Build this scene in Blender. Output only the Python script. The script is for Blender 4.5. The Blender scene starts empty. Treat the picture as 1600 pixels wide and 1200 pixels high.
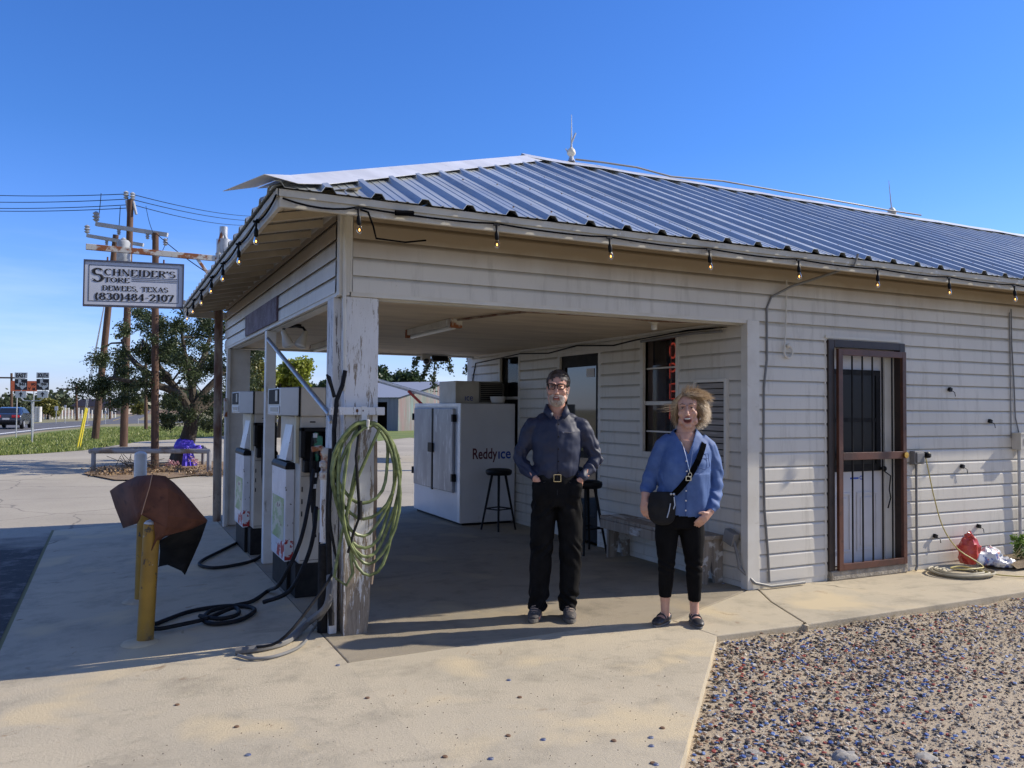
import bpy, math, random
import numpy as np
from math import radians, sin, cos, pi, hypot, atan2
from mathutils import Vector, Matrix, noise
random.seed(7); RNG = np.random.default_rng(7)
sc = bpy.context.scene
C = sc.collection
# ------------------------------------------------------------------ camera
F_PX, PITCH, ROLL, YAW, EYE = 1275.69, 3.04748e-2, 7.749e-3, 1.113961, 1.55
cf = Vector((cos(YAW)*cos(PITCH), sin(YAW)*cos(PITCH), sin(PITCH)))
cr0 = Vector((sin(YAW), -cos(YAW), 0)); cu0 = cr0.cross(cf)
cr = cr0*cos(ROLL) + cu0*sin(ROLL); cu = -cr0*sin(ROLL) + cu0*cos(ROLL)
cam = bpy.data.cameras.new("camera"); cam_o = bpy.data.objects.new("camera", cam); C.objects.link(cam_o)
M4 = Matrix.Identity(4)
for i in range(3):
    M4[i][0] = cr[i]; M4[i][1] = cu[i]; M4[i][2] = -cf[i]
M4[2][3] = EYE
cam_o.matrix_world = M4
cam.sensor_fit = 'HORIZONTAL'; cam.sensor_width = 36; cam.lens = 36*F_PX/1600
cam.clip_start = .05; cam.clip_end = 6000
sc.camera = cam_o
# ------------------------------------------------------------------ sky, sun, exposure
SUN = Vector((1.41, -.30, 1.0)).normalized()
EL = math.asin(SUN.z); AZ = atan2(SUN.x, SUN.y)
w = bpy.data.worlds.new("World"); sc.world = w; w.use_nodes = True
nt = w.node_tree; nt.nodes.clear()
sky = nt.nodes.new('ShaderNodeTexSky'); sky.sky_type = 'NISHITA'; sky.sun_disc = False
sky.sun_elevation = EL; sky.sun_rotation = AZ; sky.altitude = 150; sky.air_density = 1.15; sky.dust_density = .35; sky.ozone_density = 2.6
hs = nt.nodes.new('ShaderNodeHueSaturation'); hs.inputs['Saturation'].default_value = 1.12; hs.inputs['Value'].default_value = 1.0
tc = nt.nodes.new('ShaderNodeTexCoord'); mp = nt.nodes.new('ShaderNodeMapping'); mp.inputs['Scale'].default_value = (1.2, 1.2, 9)
cl = nt.nodes.new('ShaderNodeTexNoise'); cl.inputs['Scale'].default_value = 2.6; cl.inputs['Detail'].default_value = 6; cl.inputs['Roughness'].default_value = .6
sepz = nt.nodes.new('ShaderNodeSeparateXYZ'); cr1 = nt.nodes.new('ShaderNodeMapRange'); cr1.inputs[1].default_value = .42; cr1.inputs[2].default_value = .8; cr1.inputs[4].default_value = .55
cr2 = nt.nodes.new('ShaderNodeMapRange'); cr2.inputs[1].default_value = .22; cr2.inputs[2].default_value = .03
mu = nt.nodes.new('ShaderNodeMath'); mu.operation = 'MULTIPLY'
mx = nt.nodes.new('ShaderNodeMixRGB'); mx.inputs[2].default_value = (5.2, 6.2, 7.6, 1)
bg = nt.nodes.new('ShaderNodeBackground'); bg.inputs['Strength'].default_value = .115
wo = nt.nodes.new('ShaderNodeOutputWorld')
L = nt.links.new
L(tc.outputs['Generated'], mp.inputs[0]); L(mp.outputs[0], cl.inputs['Vector']); L(cl.outputs[0], cr1.inputs[0])
L(tc.outputs['Generated'], sepz.inputs[0]); L(sepz.outputs[2], cr2.inputs[0]); L(cr1.outputs[0], mu.inputs[0]); L(cr2.outputs[0], mu.inputs[1])
L(sky.outputs[0], hs.inputs['Color']); tint = nt.nodes.new('ShaderNodeMixRGB'); tint.inputs[1].default_value = (.40,.66,1.14,1); tint.inputs[2].default_value = (.68,.80,1.50,1)
hz = nt.nodes.new('ShaderNodeMapRange'); hz.inputs[1].default_value = .30; hz.inputs[2].default_value = .0
mul = nt.nodes.new('ShaderNodeMixRGB'); mul.blend_type = 'MULTIPLY'; mul.inputs[0].default_value = 1
L(sepz.outputs[2], hz.inputs[0]); L(hz.outputs[0], tint.inputs[0]); L(hs.outputs[0], mul.inputs[1]); L(tint.outputs[0], mul.inputs[2]); L(mul.outputs[0], mx.inputs[1]); L(mu.outputs[0], mx.inputs[0]); # unseen pale cloud added behind the camera to make the shade less blue
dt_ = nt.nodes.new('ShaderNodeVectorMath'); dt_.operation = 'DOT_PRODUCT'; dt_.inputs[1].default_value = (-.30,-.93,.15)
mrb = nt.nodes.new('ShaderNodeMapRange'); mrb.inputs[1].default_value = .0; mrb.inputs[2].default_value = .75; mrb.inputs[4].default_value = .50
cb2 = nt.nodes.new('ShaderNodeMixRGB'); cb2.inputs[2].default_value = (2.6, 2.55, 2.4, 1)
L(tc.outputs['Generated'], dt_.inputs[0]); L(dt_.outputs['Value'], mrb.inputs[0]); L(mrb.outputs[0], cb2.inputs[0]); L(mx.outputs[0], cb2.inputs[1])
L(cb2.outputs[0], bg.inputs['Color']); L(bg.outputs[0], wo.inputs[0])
sl = bpy.data.lights.new("sun", 'SUN'); sl.energy = 4.1; sl.angle = radians(.53); sl.color = (1, .91, .77)
so = bpy.data.objects.new("sun", sl); C.objects.link(so)
so.rotation_euler = SUN.to_track_quat('Z', 'Y').to_euler(); so.location = SUN*40
sc.view_settings.view_transform = 'Standard'; sc.view_settings.look = 'None'; sc.view_settings.gamma = 1
sc.view_settings.exposure = .50
# ------------------------------------------------------------------ pixel -> point helpers (measured positions on real planes)
def ray(u, v): return cf*F_PX + cr*(u-800) - cu*(v-600)
EYEV = Vector((0, 0, EYE))
def G(u, v, z=0.0):
    d = ray(u, v); return EYEV + d*((z-EYE)/d.z)
def PX(u, v, x): d = ray(u, v); return EYEV + d*(x/d.x)
def PY(u, v, y): d = ray(u, v); return EYEV + d*(y/d.y)
def DD(u, v, dep): return EYEV + ray(u, v)*(dep/F_PX)
GZ = -.10
# ------------------------------------------------------------------ mesh builder
class MB:
    def __init__(s): s.v = []; s.f = []; s.m = []; s.mi = 0
    def add(s, vs, fs):
        b = len(s.v); s.v.extend([tuple(p) for p in vs]); s.f.extend([tuple(b+i for i in f) for f in fs]); s.m.extend([s.mi]*len(fs)); return s
    def mat(s, i): s.mi = i; return s
    def box(s, x0, y0, z0, x1, y1, z1):
        vs = [(x, y, z) for z in (z0, z1) for y in (y0, y1) for x in (x0, x1)]
        return s.add(vs, [(0,2,3,1),(4,5,7,6),(0,1,5,4),(2,6,7,3),(0,4,6,2),(1,3,7,5)])
    def obox(s, c, size, rot=None):
        c = Vector(c); R = rot or Matrix.Identity(3); h = [q/2 for q in size]
        vs = [c + R@Vector((x*h[0], y*h[1], z*h[2])) for z in (-1,1) for y in (-1,1) for x in (-1,1)]
        return s.add(vs, [(0,2,3,1),(4,5,7,6),(0,1,5,4),(2,6,7,3),(0,4,6,2),(1,3,7,5)])
    def beam(s, a, b, w_, h_, up=(0,0,1)):
        a = Vector(a); b = Vector(b); d = (b-a); ln = d.length; d.normalize()
        up = Vector(up); x = d.cross(up)
        if x.length < 1e-4: x = d.cross(Vector((0,1,0)))
        x.normalize(); z = x.cross(d)
        R = Matrix((x, d, z)).transposed()
        return s.obox((a+b)/2, (w_, ln, h_), R)
    def quad(s, a, b, c, d): return s.add([a,b,c,d], [(0,1,2,3)])
    def poly(s, pts): return s.add(pts, [tuple(range(len(pts)))])
    def tube(s, pts, r, n=8, cap=True):
        pts = [Vector(p) for p in pts]; k = len(pts)
        rs = r if isinstance(r, (list, tuple)) else [r]*k
        t0 = (pts[1]-pts[0]).normalized(); ref = Vector((0,0,1)) if abs(t0.z) < .9 else Vector((1,0,0))
        nx = t0.cross(ref).normalized(); b0 = len(s.v); vs = []
        for i, p in enumerate(pts):
            t = (pts[min(i+1,k-1)]-pts[max(i-1,0)])
            if t.length < 1e-9: t = t0
            t = t.normalized()
            nx = (nx - t*nx.dot(t))
            if nx.length < 1e-5: nx = t.orthogonal()
            nx.normalize(); ny = t.cross(nx)
            for j in range(n):
                a = 2*pi*j/n; vs.append(p + (nx*cos(a)+ny*sin(a))*rs[i])
        fs = [(i*n+j, i*n+(j+1)%n, (i+1)*n+(j+1)%n, (i+1)*n+j) for i in range(k-1) for j in range(n)]
        if cap: fs += [tuple(range(n-1,-1,-1)), tuple((k-1)*n+j for j in range(n))]
        return s.add(vs, fs)
    def lathe(s, prof, c=(0,0,0), n=20, R=None):   # prof [(r,z)]
        c = Vector(c); R = R or Matrix.Identity(3); vs = []
        for r, z in prof:
            for j in range(n):
                a = 2*pi*j/n; vs.append(c + R@Vector((r*cos(a), r*sin(a), z)))
        k = len(prof)
        fs = [(i*n+j, i*n+(j+1)%n, (i+1)*n+(j+1)%n, (i+1)*n+j) for i in range(k-1) for j in range(n)]
        fs += [tuple(range(n-1,-1,-1)), tuple((k-1)*n+j for j in range(n))]
        return s.add(vs, fs)
    def ell(s, c, r, n=16, m=10, R=None, keep=None):
        c = Vector(c); R = R or Matrix.Identity(3); r = r if isinstance(r, (tuple,list)) else (r,r,r); vs = []
        for i in range(m+1):
            th = pi*i/m
            for j in range(n):
                a = 2*pi*j/n; vs.append(c + R@Vector((r[0]*sin(th)*cos(a), r[1]*sin(th)*sin(a), r[2]*cos(th))))
        fs = []
        for i in range(m):
            for j in range(n):
                q = (i*n+j, (i+1)*n+j, (i+1)*n+(j+1)%n, i*n+(j+1)%n)
                if keep and not keep(sum((vs[t] for t in q), Vector())/4): continue
                if i == 0: q = (q[0], q[1], q[2])
                elif i == m-1: q = (q[0], q[1], q[3])
                fs.append(q)
        return s.add(vs, fs)
    def rings(s, rg, n=20, hint=(1,0,0), vert=False):   # [(x,y,z,rx,ry)] elliptical loft along chain
        P = [Vector(r[:3]) for r in rg]; k = len(P); vs = []; hint = Vector(hint)
        for i, r in enumerate(rg):
            t = Vector((0,0,1)) if vert else (P[min(i+1,k-1)]-P[max(i-1,0)]).normalized()
            ax = (hint - t*hint.dot(t)).normalized(); ay = t.cross(ax)
            for j in range(n):
                a = 2*pi*j/n; vs.append(P[i] + ax*cos(a)*r[3] + ay*sin(a)*r[4])
        fs = [(i*n+j, i*n+(j+1)%n, (i+1)*n+(j+1)%n, (i+1)*n+j) for i in range(k-1) for j in range(n)]
        fs += [tuple(range(n-1,-1,-1)), tuple((k-1)*n+j for j in range(n))]
        return s.add(vs, fs)
    def prism(s, poly, fn0, fn1):     # poly 2d -> two 3d caps through fn0, fn1
        n = len(poly); vs = [fn0(*p) for p in poly] + [fn1(*p) for p in poly]
        return s.add(vs, [tuple(range(n-1,-1,-1)), tuple(range(n,2*n))] + [(i,(i+1)%n,n+(i+1)%n,n+i) for i in range(n)])
    def xform(s, M):
        s.v = [tuple(M@Vector(p)) for p in s.v]; return s
ROOT = {}
def setp(o, label=None, cat=None, group=None, kind=None):
    if label: o['label'] = label
    if cat: o['category'] = cat
    if group: o['group'] = group
    if kind: o['kind'] = kind
    return o
def thing(name, label, cat, loc=(0,0,0), rz=0.0, group=None):
    o = bpy.data.objects.new(name, None); C.objects.link(o); o.empty_display_size = .2
    o.location = loc; o.rotation_euler = (0,0,rz); setp(o, label, cat, group)
    ROOT[o.name] = Matrix.Translation(loc) @ Matrix.Rotation(rz, 4, 'Z')
    return o
def fin(me, mats, smooth, ang=40):
    for m in (mats if isinstance(mats, (list,tuple)) else [mats]): me.materials.append(m)
    if smooth:
        me.polygons.foreach_set('use_smooth', [True]*len(me.polygons))
        try: me.set_sharp_from_angle(angle=radians(ang))
        except Exception: pass
def obj(name, mb, mats, parent=None, world=False, smooth=False, bevel=0, base=None, ang=40):
    """world: vertices are world coordinates; parent: Empty or mesh part."""
    if isinstance(mb, MB):
        vs = mb.v
        me = bpy.data.meshes.new(name)
        org = Vector((0,0,0))
        if parent is None and vs:
            a = np.array(vs); org = Vector(((a[:,0].min()+a[:,0].max())/2, (a[:,1].min()+a[:,1].max())/2, a[:,2].min()))
            if base is not None: org = Vector(base)
            vs = [tuple(p) for p in (a-np.array(org))]
        elif world:
            r = parent
            while r.parent: r = r.parent
            inv = ROOT.get(r.name, Matrix.Translation(r.location)).inverted()
            vs = [tuple(inv@Vector(p)) for p in vs]
        me.from_pydata(vs, [], mb.f)
        fin(me, mats, smooth, ang)
        if any(mb.m): me.polygons.foreach_set('material_index', mb.m)
    else:
        me = mb; org = Vector((0,0,0)); fin(me, mats, smooth, ang)
    me.update()
    o = bpy.data.objects.new(name, me); C.objects.link(o)
    o.location = org
    if parent is not None:
        o.parent = parent
        r = parent
        if r.parent is None and r.type == 'MESH':     # part of a single mesh thing: world coordinates minus its origin
            pass
    if bevel:
        b = o.modifiers.new('bevel', 'BEVEL'); b.width = bevel; b.segments = 2; b.limit_method = 'ANGLE'; b.angle_limit = radians(40)
    return o
def copy_tree(o, parent=None):
    c = o.copy(); C.objects.link(c); c.parent = parent
    for ch in list(o.children): copy_tree(ch, c)
    return c
def struct(name, mb, m, **k): return setp(obj(name, mb, m, **k), kind='structure')
# ------------------------------------------------------------------ materials
def nod(t, ty, **k):
    n = t.nodes.new(ty)
    for a, b in k.items(): setattr(n, a, b)
    return n
def base_mat(name):
    m = bpy.data.materials.new(name); m.use_nodes = True; t = m.node_tree
    b = t.nodes['Principled BSDF']; return m, t, b
def S3(c): return (c[0], c[1], c[2], 1)
def noise_n(t, vec, scale, detail=4, rough=.55, dist=0):
    n = nod(t, 'ShaderNodeTexNoise'); n.inputs['Scale'].default_value = scale; n.inputs['Detail'].default_value = detail
    n.inputs['Roughness'].default_value = rough; n.inputs['Distortion'].default_value = dist
    if vec is not None: t.links.new(vec, n.inputs['Vector'])
    return n.outputs[0]
def ramp(t, fac, a, b, lo, hi):
    r = nod(t, 'ShaderNodeMapRange'); r.inputs[1].default_value = lo; r.inputs[2].default_value = hi; r.clamp = True
    t.links.new(fac, r.inputs[0])
    m = nod(t, 'ShaderNodeMixRGB'); t.links.new(r.outputs[0], m.inputs[0])
    for i, c in ((1, a), (2, b)):
        if isinstance(c, tuple): m.inputs[i].default_value = S3(c)
        else: t.links.new(c, m.inputs[i])
    return m.outputs[0]
def vecs(t, stretch=(1,1,1), world=False):
    if world: g = nod(t, 'ShaderNodeNewGeometry'); src = g.outputs['Position']
    else: g = nod(t, 'ShaderNodeTexCoord'); src = g.outputs['Object']
    mp = nod(t, 'ShaderNodeMapping'); mp.inputs['Scale'].default_value = stretch
    t.links.new(src, mp.inputs[0]); return mp.outputs[0]
def bumpit(t, b, h, strength, dist=.01):
    n = nod(t, 'ShaderNodeBump'); n.inputs['Strength'].default_value = strength; n.inputs['Distance'].default_value = dist
    t.links.new(h, n.inputs['Height']); t.links.new(n.outputs[0], b.inputs['Normal'])
MC = {}
def mat(name, c, c2=None, scale=4, lo=.4, hi=.65, rough=.6, metal=0, bump=0, bscale=60, bdist=.004, stretch=(1,1,1), spots=None, spec=None, coat=0, layers=()):
    if name in MC: return MC[name]
    m, t, b = base_mat(name); v = vecs(t, stretch)
    col = None
    b.inputs['Base Color'].default_value = S3(c)
    if c2:
        col = ramp(t, noise_n(t, v, scale), c, c2, lo, hi)
    for (cc, s_, l_, h_, st) in layers:
        col = ramp(t, noise_n(t, vecs(t, st), s_, 6, .62), col if col else c, cc, l_, h_)
    if col: t.links.new(col, b.inputs['Base Color'])
    b.inputs['Roughness'].default_value = rough; b.inputs['Metallic'].default_value = metal
    if spec is not None: b.inputs['Specular IOR Level'].default_value = spec
    if coat: b.inputs['Coat Weight'].default_value = coat
    if bump: bumpit(t, b, noise_n(t, v, bscale, 5), bump, bdist)
    MC[name] = m; return m
def emis(name, c, s_):
    m, t, b = base_mat(name); b.inputs['Base Color'].default_value = S3(c); b.inputs['Emission Color'].default_value = S3(c); b.inputs['Emission Strength'].default_value = s_; return m
def leafmat(name, c1, c2, trans=.35):
    m = bpy.data.materials.new(name); m.use_nodes = True; t = m.node_tree; t.nodes.clear()
    g = nod(t, 'ShaderNodeNewGeometry'); mxr = nod(t, 'ShaderNodeMixRGB'); mxr.inputs[1].default_value = S3(c1); mxr.inputs[2].default_value = S3(c2)
    t.links.new(g.outputs['Random Per Island'], mxr.inputs[0])
    d = nod(t, 'ShaderNodeBsdfDiffuse'); tr = nod(t, 'ShaderNodeBsdfTranslucent'); gl = nod(t, 'ShaderNodeBsdfGlossy'); gl.inputs['Roughness'].default_value = .45
    gl.inputs['Color'].default_value = (.5,.5,.5,1)
    m1 = nod(t, 'ShaderNodeMixShader'); m1.inputs[0].default_value = trans; m2 = nod(t, 'ShaderNodeMixShader'); m2.inputs[0].default_value = .06
    o = nod(t, 'ShaderNodeOutputMaterial')
    t.links.new(mxr.outputs[0], d.inputs[0]); t.links.new(mxr.outputs[0], tr.inputs[0])
    t.links.new(d.outputs[0], m1.inputs[1]); t.links.new(tr.outputs[0], m1.inputs[2]); t.links.new(m1.outputs[0], m2.inputs[1]); t.links.new(gl.outputs[0], m2.inputs[2]); t.links.new(m2.outputs[0], o.inputs[0])
    return m
def concrete_mat(name, c1, c2, dark, crack=True):
    m, t, b = base_mat(name); v = vecs(t, world=True)
    col = ramp(t, noise_n(t, v, .7, 5, .6), c1, c2, .35, .65)
    col = ramp(t, noise_n(t, v, 2.3, 8, .7), col, tuple(x*.70 for x in c2), .50, .72)
    col = ramp(t, noise_n(t, v, 9, 6, .75), col, tuple(x*.78 for x in c1), .56, .80)
    col = ramp(t, noise_n(t, v, 5.1, 2, .5, .8), col, dark, .70, .78)
    col = ramp(t, noise_n(t, v, 160, 3, .6), col, tuple(x*.62 for x in c1), .62, .78)
    if crack:
        vv = nod(t, 'ShaderNodeMixRGB'); vv.inputs[0].default_value = .25; t.links.new(v, vv.inputs[1])
        nn = nod(t, 'ShaderNodeTexNoise'); nn.inputs['Scale'].default_value = 1.7; nn.inputs['Detail'].default_value = 8; t.links.new(v, nn.inputs['Vector']); t.links.new(nn.outputs['Color'], vv.inputs[2])
        vo = nod(t, 'ShaderNodeTexVoronoi'); vo.feature = 'DISTANCE_TO_EDGE'; vo.inputs['Scale'].default_value = .55; t.links.new(vv.outputs[0], vo.inputs['Vector'])
        n2 = noise_n(t, v, .6, 2)
        ad = nod(t, 'ShaderNodeMath'); ad.operation = 'SUBTRACT'; t.links.new(vo.outputs['Distance'], ad.inputs[0])
        mr = nod(t, 'ShaderNodeMapRange'); mr.inputs[1].default_value = .5; mr.inputs[2].default_value = .7; mr.inputs[3].default_value = -.01; mr.inputs[4].default_value = .0045; t.links.new(n2, mr.inputs[0]); t.links.new(mr.outputs[0], ad.inputs[1])
        col = ramp(t, ad.outputs[0], tuple(x*.35 for x in c1), col, 0.0, .0025)
    st_n = noise_n(t, vecs(t, (1,2.2,1), True), .9, 7, .72, 1.2)
    col = ramp(t, st_n, col, tuple(x*.74 for x in c2), .55, .72)
    col = ramp(t, noise_n(t, v, 1.35, 3, .5, .4), col, (c1[0]*1.07, c1[1]*1.03, c1[2]*.93), .55, .66)
    col = ramp(t, noise_n(t, v, 26, 8, .85), col, dark, .63, .69)
    col = ramp(t, noise_n(t, vecs(t, (1,1,1), True), 3.4, 9, .8, .6), col, tuple(x*1.25 for x in dark), .62, .68)
    t.links.new(col, b.inputs['Base Color']); b.inputs['Roughness'].default_value = .85
    bumpit(t, b, noise_n(t, v, 70, 8, .75), .6, .008)
    return m
def asphalt_mat():
    m, t, b = base_mat('old_asphalt'); v = vecs(t, world=True)
    col = ramp(t, noise_n(t, v, .16, 6, .6), (.33,.295,.235), (.44,.395,.31), .38, .62)
    col = ramp(t, noise_n(t, vecs(t, (.4,1.5,1), True), .5, 8, .7), col, (.20,.18,.15), .58, .74)
    col = ramp(t, noise_n(t, v, 28, 4, .8), col, (.20,.18,.15), .55, .75)
    vo = nod(t, 'ShaderNodeTexVoronoi'); vo.feature = 'DISTANCE_TO_EDGE'; vo.inputs['Scale'].default_value = .35
    vv = nod(t, 'ShaderNodeMixRGB'); vv.inputs[0].default_value = .4; t.links.new(v, vv.inputs[1]); nn = nod(t, 'ShaderNodeTexNoise'); nn.inputs['Scale'].default_value = .9; nn.inputs['Detail'].default_value = 8
    t.links.new(v, nn.inputs['Vector']); t.links.new(nn.outputs['Color'], vv.inputs[2]); t.links.new(vv.outputs[0], vo.inputs['Vector'])
    col = ramp(t, vo.outputs['Distance'], (.20,.18,.15), col, .001, .004)
    # darker mottled asphalt next to the concrete apron
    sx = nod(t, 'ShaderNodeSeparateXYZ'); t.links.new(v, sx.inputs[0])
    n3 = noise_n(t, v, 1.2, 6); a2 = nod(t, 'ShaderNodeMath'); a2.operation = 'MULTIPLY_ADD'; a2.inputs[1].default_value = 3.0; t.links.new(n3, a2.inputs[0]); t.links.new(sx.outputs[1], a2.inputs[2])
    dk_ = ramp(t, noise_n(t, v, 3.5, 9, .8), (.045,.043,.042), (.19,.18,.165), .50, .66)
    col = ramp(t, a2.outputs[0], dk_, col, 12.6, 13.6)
    t.links.new(col, b.inputs['Base Color']); b.inputs['Roughness'].default_value = .9
    bumpit(t, b, noise_n(t, v, 60, 6, .7), .6, .01)
    return m
def siding_mat(name, c, dirt, dirt_top=None):
    m, t, b = base_mat(name); v = vecs(t, world=True)
    col = ramp(t, noise_n(t, v, 1.1, 4), c, tuple(x*.93 for x in c), .4, .65)
    col = ramp(t, noise_n(t, vecs(t, (7,7,.8), True), 1.6, 7, .7), col, dirt, .52, .84)
    col = ramp(t, noise_n(t, v, 38, 5, .8), col, tuple(x*.5 for x in c), .66, .74)
    if dirt_top:
        sx = nod(t, 'ShaderNodeSeparateXYZ'); t.links.new(v, sx.inputs[0])
        n3 = noise_n(t, vecs(t, (3,3,1), True), 1.0, 5); a2 = nod(t, 'ShaderNodeMath'); a2.operation = 'MULTIPLY_ADD'; a2.inputs[1].default_value = .22; t.links.new(n3, a2.inputs[0]); t.links.new(sx.outputs[2], a2.inputs[2])
        col = ramp(t, a2.outputs[0], col, dirt_top, 2.66, 2.86)
    t.links.new(col, b.inputs['Base Color']); b.inputs['Roughness'].default_value = .42
    bumpit(t, b, noise_n(t, vecs(t, (1,1,8), True), 12, 5), .08, .004)
    return m
def peel_mat(name, wood1, wood2, zbias=True, amt=.60):
    m, t, b = base_mat(name); v = vecs(t, (9,9,.9), True); fine = vecs(t, (30,30,2.2), True)
    wood = ramp(t, noise_n(t, fine, 4, 6, .7), wood1, wood2, .35, .65)
    wood = ramp(t, noise_n(t, fine, 9, 4, .7), wood, tuple(x*.25 for x in wood1), .58, .75)
    n = noise_n(t, v, 4.2, 9, .76)
    sx = nod(t, 'ShaderNodeSeparateXYZ'); t.links.new(vecs(t, world=True), sx.inputs[0])
    mr = nod(t, 'ShaderNodeMapRange'); mr.inputs[1].default_value = .1; mr.inputs[2].default_value = 1.0; mr.inputs[3].default_value = .12 if zbias else 0; mr.inputs[4].default_value = 0; t.links.new(sx.outputs[2], mr.inputs[0])
    ad = nod(t, 'ShaderNodeMath'); ad.operation = 'ADD'; t.links.new(n, ad.inputs[0]); t.links.new(mr.outputs[0], ad.inputs[1])
    paint = ramp(t, noise_n(t, vecs(t, (2,2,1), True), 2, 4), (.70,.70,.70), (.60,.59,.57), .4, .7)
    col = ramp(t, ad.outputs[0], paint, wood, amt, amt+.012)
    t.links.new(col, b.inputs['Base Color']); b.inputs['Roughness'].default_value = .65
    bumpit(t, b, ad.outputs[0], .5, .01)
    return m
def rust_mat(name, c1, c2, lo=.45, hi=.55, rough=.8, metal=0, scale=3, stretch=(1,1,1)):
    return mat(name, c1, c2, scale=scale, lo=lo, hi=hi, rough=rough, metal=metal, bump=.3, bscale=40, stretch=stretch, layers=[(tuple(x*.5 for x in c2), 14, .58, .75, (1,1,1))])
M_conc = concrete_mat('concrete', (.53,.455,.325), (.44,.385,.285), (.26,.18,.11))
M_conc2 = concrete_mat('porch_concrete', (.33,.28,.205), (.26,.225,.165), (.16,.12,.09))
M_conc3 = concrete_mat('apron_concrete', (.47,.43,.35), (.38,.35,.30), (.20,.16,.12))
M_asph = asphalt_mat()
M_side = siding_mat('vinyl_siding', (.64,.605,.53), (.40,.37,.31), (.36,.29,.205))
M_side_in = siding_mat('porch_siding', (.64,.605,.53), (.42,.36,.27))
M_trim = mat('trim_paint', (.66,.64,.58), (.57,.54,.47), scale=3, rough=.5, bump=.08, bscale=30, layers=[((.38,.33,.26), 5, .62, .9, (1,1,3))])
M_fascia = mat('weathered_fascia', (.60,.56,.47), (.50,.46,.38), scale=4, rough=.6, bump=.15, bscale=30, layers=[((.25,.21,.16), 9, .60, .78, (1,1,2)), ((.72,.72,.70), 12, .62, .70, (1,1,1))])
M_peel = peel_mat('peeling_white_paint', (.33,.28,.22), (.20,.155,.11), amt=.553)
M_peel2 = peel_mat('peeling_white_paint_fine', (.20,.18,.16), (.12,.10,.09), zbias=False, amt=.56)
M_white = mat('white_post_paint', (.70,.70,.68), (.60,.59,.56), scale=5, rough=.45, layers=[((.3,.27,.22), 9, .66, .76, (1,1,.4))])
M_ceil = mat('porch_ceiling', (.66,.55,.39), (.54,.44,.31), scale=1.2, rough=.75, bump=.1, bscale=10, stretch=(1,4,1), layers=[((.30,.25,.19), 6, .66, .85, (3,.6,1))])
M_eaveboard = mat('eave_boards', (.55,.47,.35), (.44,.37,.27), scale=3, rough=.8, bump=.2, bscale=30, stretch=(1,8,1))
def roof_mat():
    m, t, b = base_mat('galvanised_roof'); v = vecs(t, world=True)
    col = ramp(t, noise_n(t, v, .8, 6), (.60,.635,.64), (.46,.49,.50), .4, .7)
    col = ramp(t, noise_n(t, vecs(t, (9,1,1), True), 1.1, 6, .7), col, (.34,.35,.36), .55, .8)
    t.links.new(col, b.inputs['Base Color']); b.inputs['Metallic'].default_value = .62
    r = ramp(t, noise_n(t, v, 2.5, 5), (.34,.34,.34), (.5,.5,.5), .3, .7); t.links.new(r, b.inputs['Roughness'])
    bumpit(t, b, noise_n(t, v, 3, 3), .06, .02)
    return m
M_roof = roof_mat()
M_cap = mat('flashing', (.80,.80,.80), (.66,.66,.66), scale=3, rough=.4, metal=.3, layers=[((.5,.5,.5), 7, .62, .8, (1,1,1))])
M_black = mat('black_rubber', (.008,.008,.009), (.018,.018,.02), scale=20, rough=.6, spec=.2)
M_blackm = mat('black_plastic', (.006,.006,.007), rough=.5, spec=.2)
M_glass = mat('dark_window_glass', (.02,.025,.03), rough=.04, spec=.9)
M_dark = mat('dark_interior', (.012,.011,.010), rough=.9)
M_galv = mat('galvanised_pipe', (.50,.51,.52), (.38,.39,.40), scale=12, rough=.42, metal=.6)
M_alu = mat('aluminium', (.62,.62,.62), (.45,.45,.46), scale=8, rough=.35, metal=.9, layers=[((.75,.75,.75), 4, .55, .7, (1,1,.15))])
M_rustw = rust_mat('rusty_white_paint', (.55,.53,.48), (.28,.10,.04), .47, .55, scale=9)
M_rustp = rust_mat('rusty_dark_pipe', (.30,.24,.18), (.13,.06,.035), .42, .6, scale=5, stretch=(1,1,.35))
M_poleW = mat('utility_pole_wood', (.13,.072,.047), (.06,.034,.024), scale=3, rough=.85, bump=.5, bscale=16, stretch=(5,5,.4))
M_wood = mat('grey_weathered_wood', (.33,.29,.24), (.20,.17,.14), scale=3, rough=.85, bump=.4, bscale=14, stretch=(7,7,.7), layers=[((.55,.55,.54), 5, .52, .6, (2,.6,2))])
M_cream = mat('cream_metal', (.60,.57,.50), (.52,.49,.42), scale=5, rough=.45, layers=[((.32,.27,.2), 9, .66, .8, (1,1,.5))])
M_pumpw = mat('pump_white_paint', (.72,.73,.76), (.62,.63,.66), scale=6, rough=.35, layers=[((.10,.09,.08), 24, .665, .675, (1,1,.7))])
M_pumpb = mat('pump_beige_panel', (.55,.50,.42), (.47,.43,.36), scale=4, rough=.4, layers=[((.3,.25,.19), 8, .62, .8, (1,1,.4))])
M_icew = mat('icebox_white', (.66,.67,.69), (.60,.61,.63), scale=2, rough=.35, layers=[((.40,.38,.34), 6, .66, .9, (1,1,.5))])
M_yel = mat('yellow_bollard_paint', (.36,.20,.02), (.25,.14,.018), scale=4, rough=.5, layers=[((.06,.045,.03), 9, .585, .61, (1,1,.7)), ((.20,.13,.05), 4, .5, .7, (1,1,.4)), ((.40,.36,.28), 22, .66, .69, (1,1,1))])
M_rustd = rust_mat('rust_brown_sheet', (.17,.062,.030), (.10,.035,.018), .4, .65, rough=.8, scale=6)
M_blkpaint = mat('black_painted_steel', (.010,.010,.011), (.022,.021,.020), scale=9, rough=.6, spec=.2)
M_gate = rust_mat('brown_gate_steel', (.035,.020,.015), (.02,.012,.010), .4, .7, rough=.45, scale=7)
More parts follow.
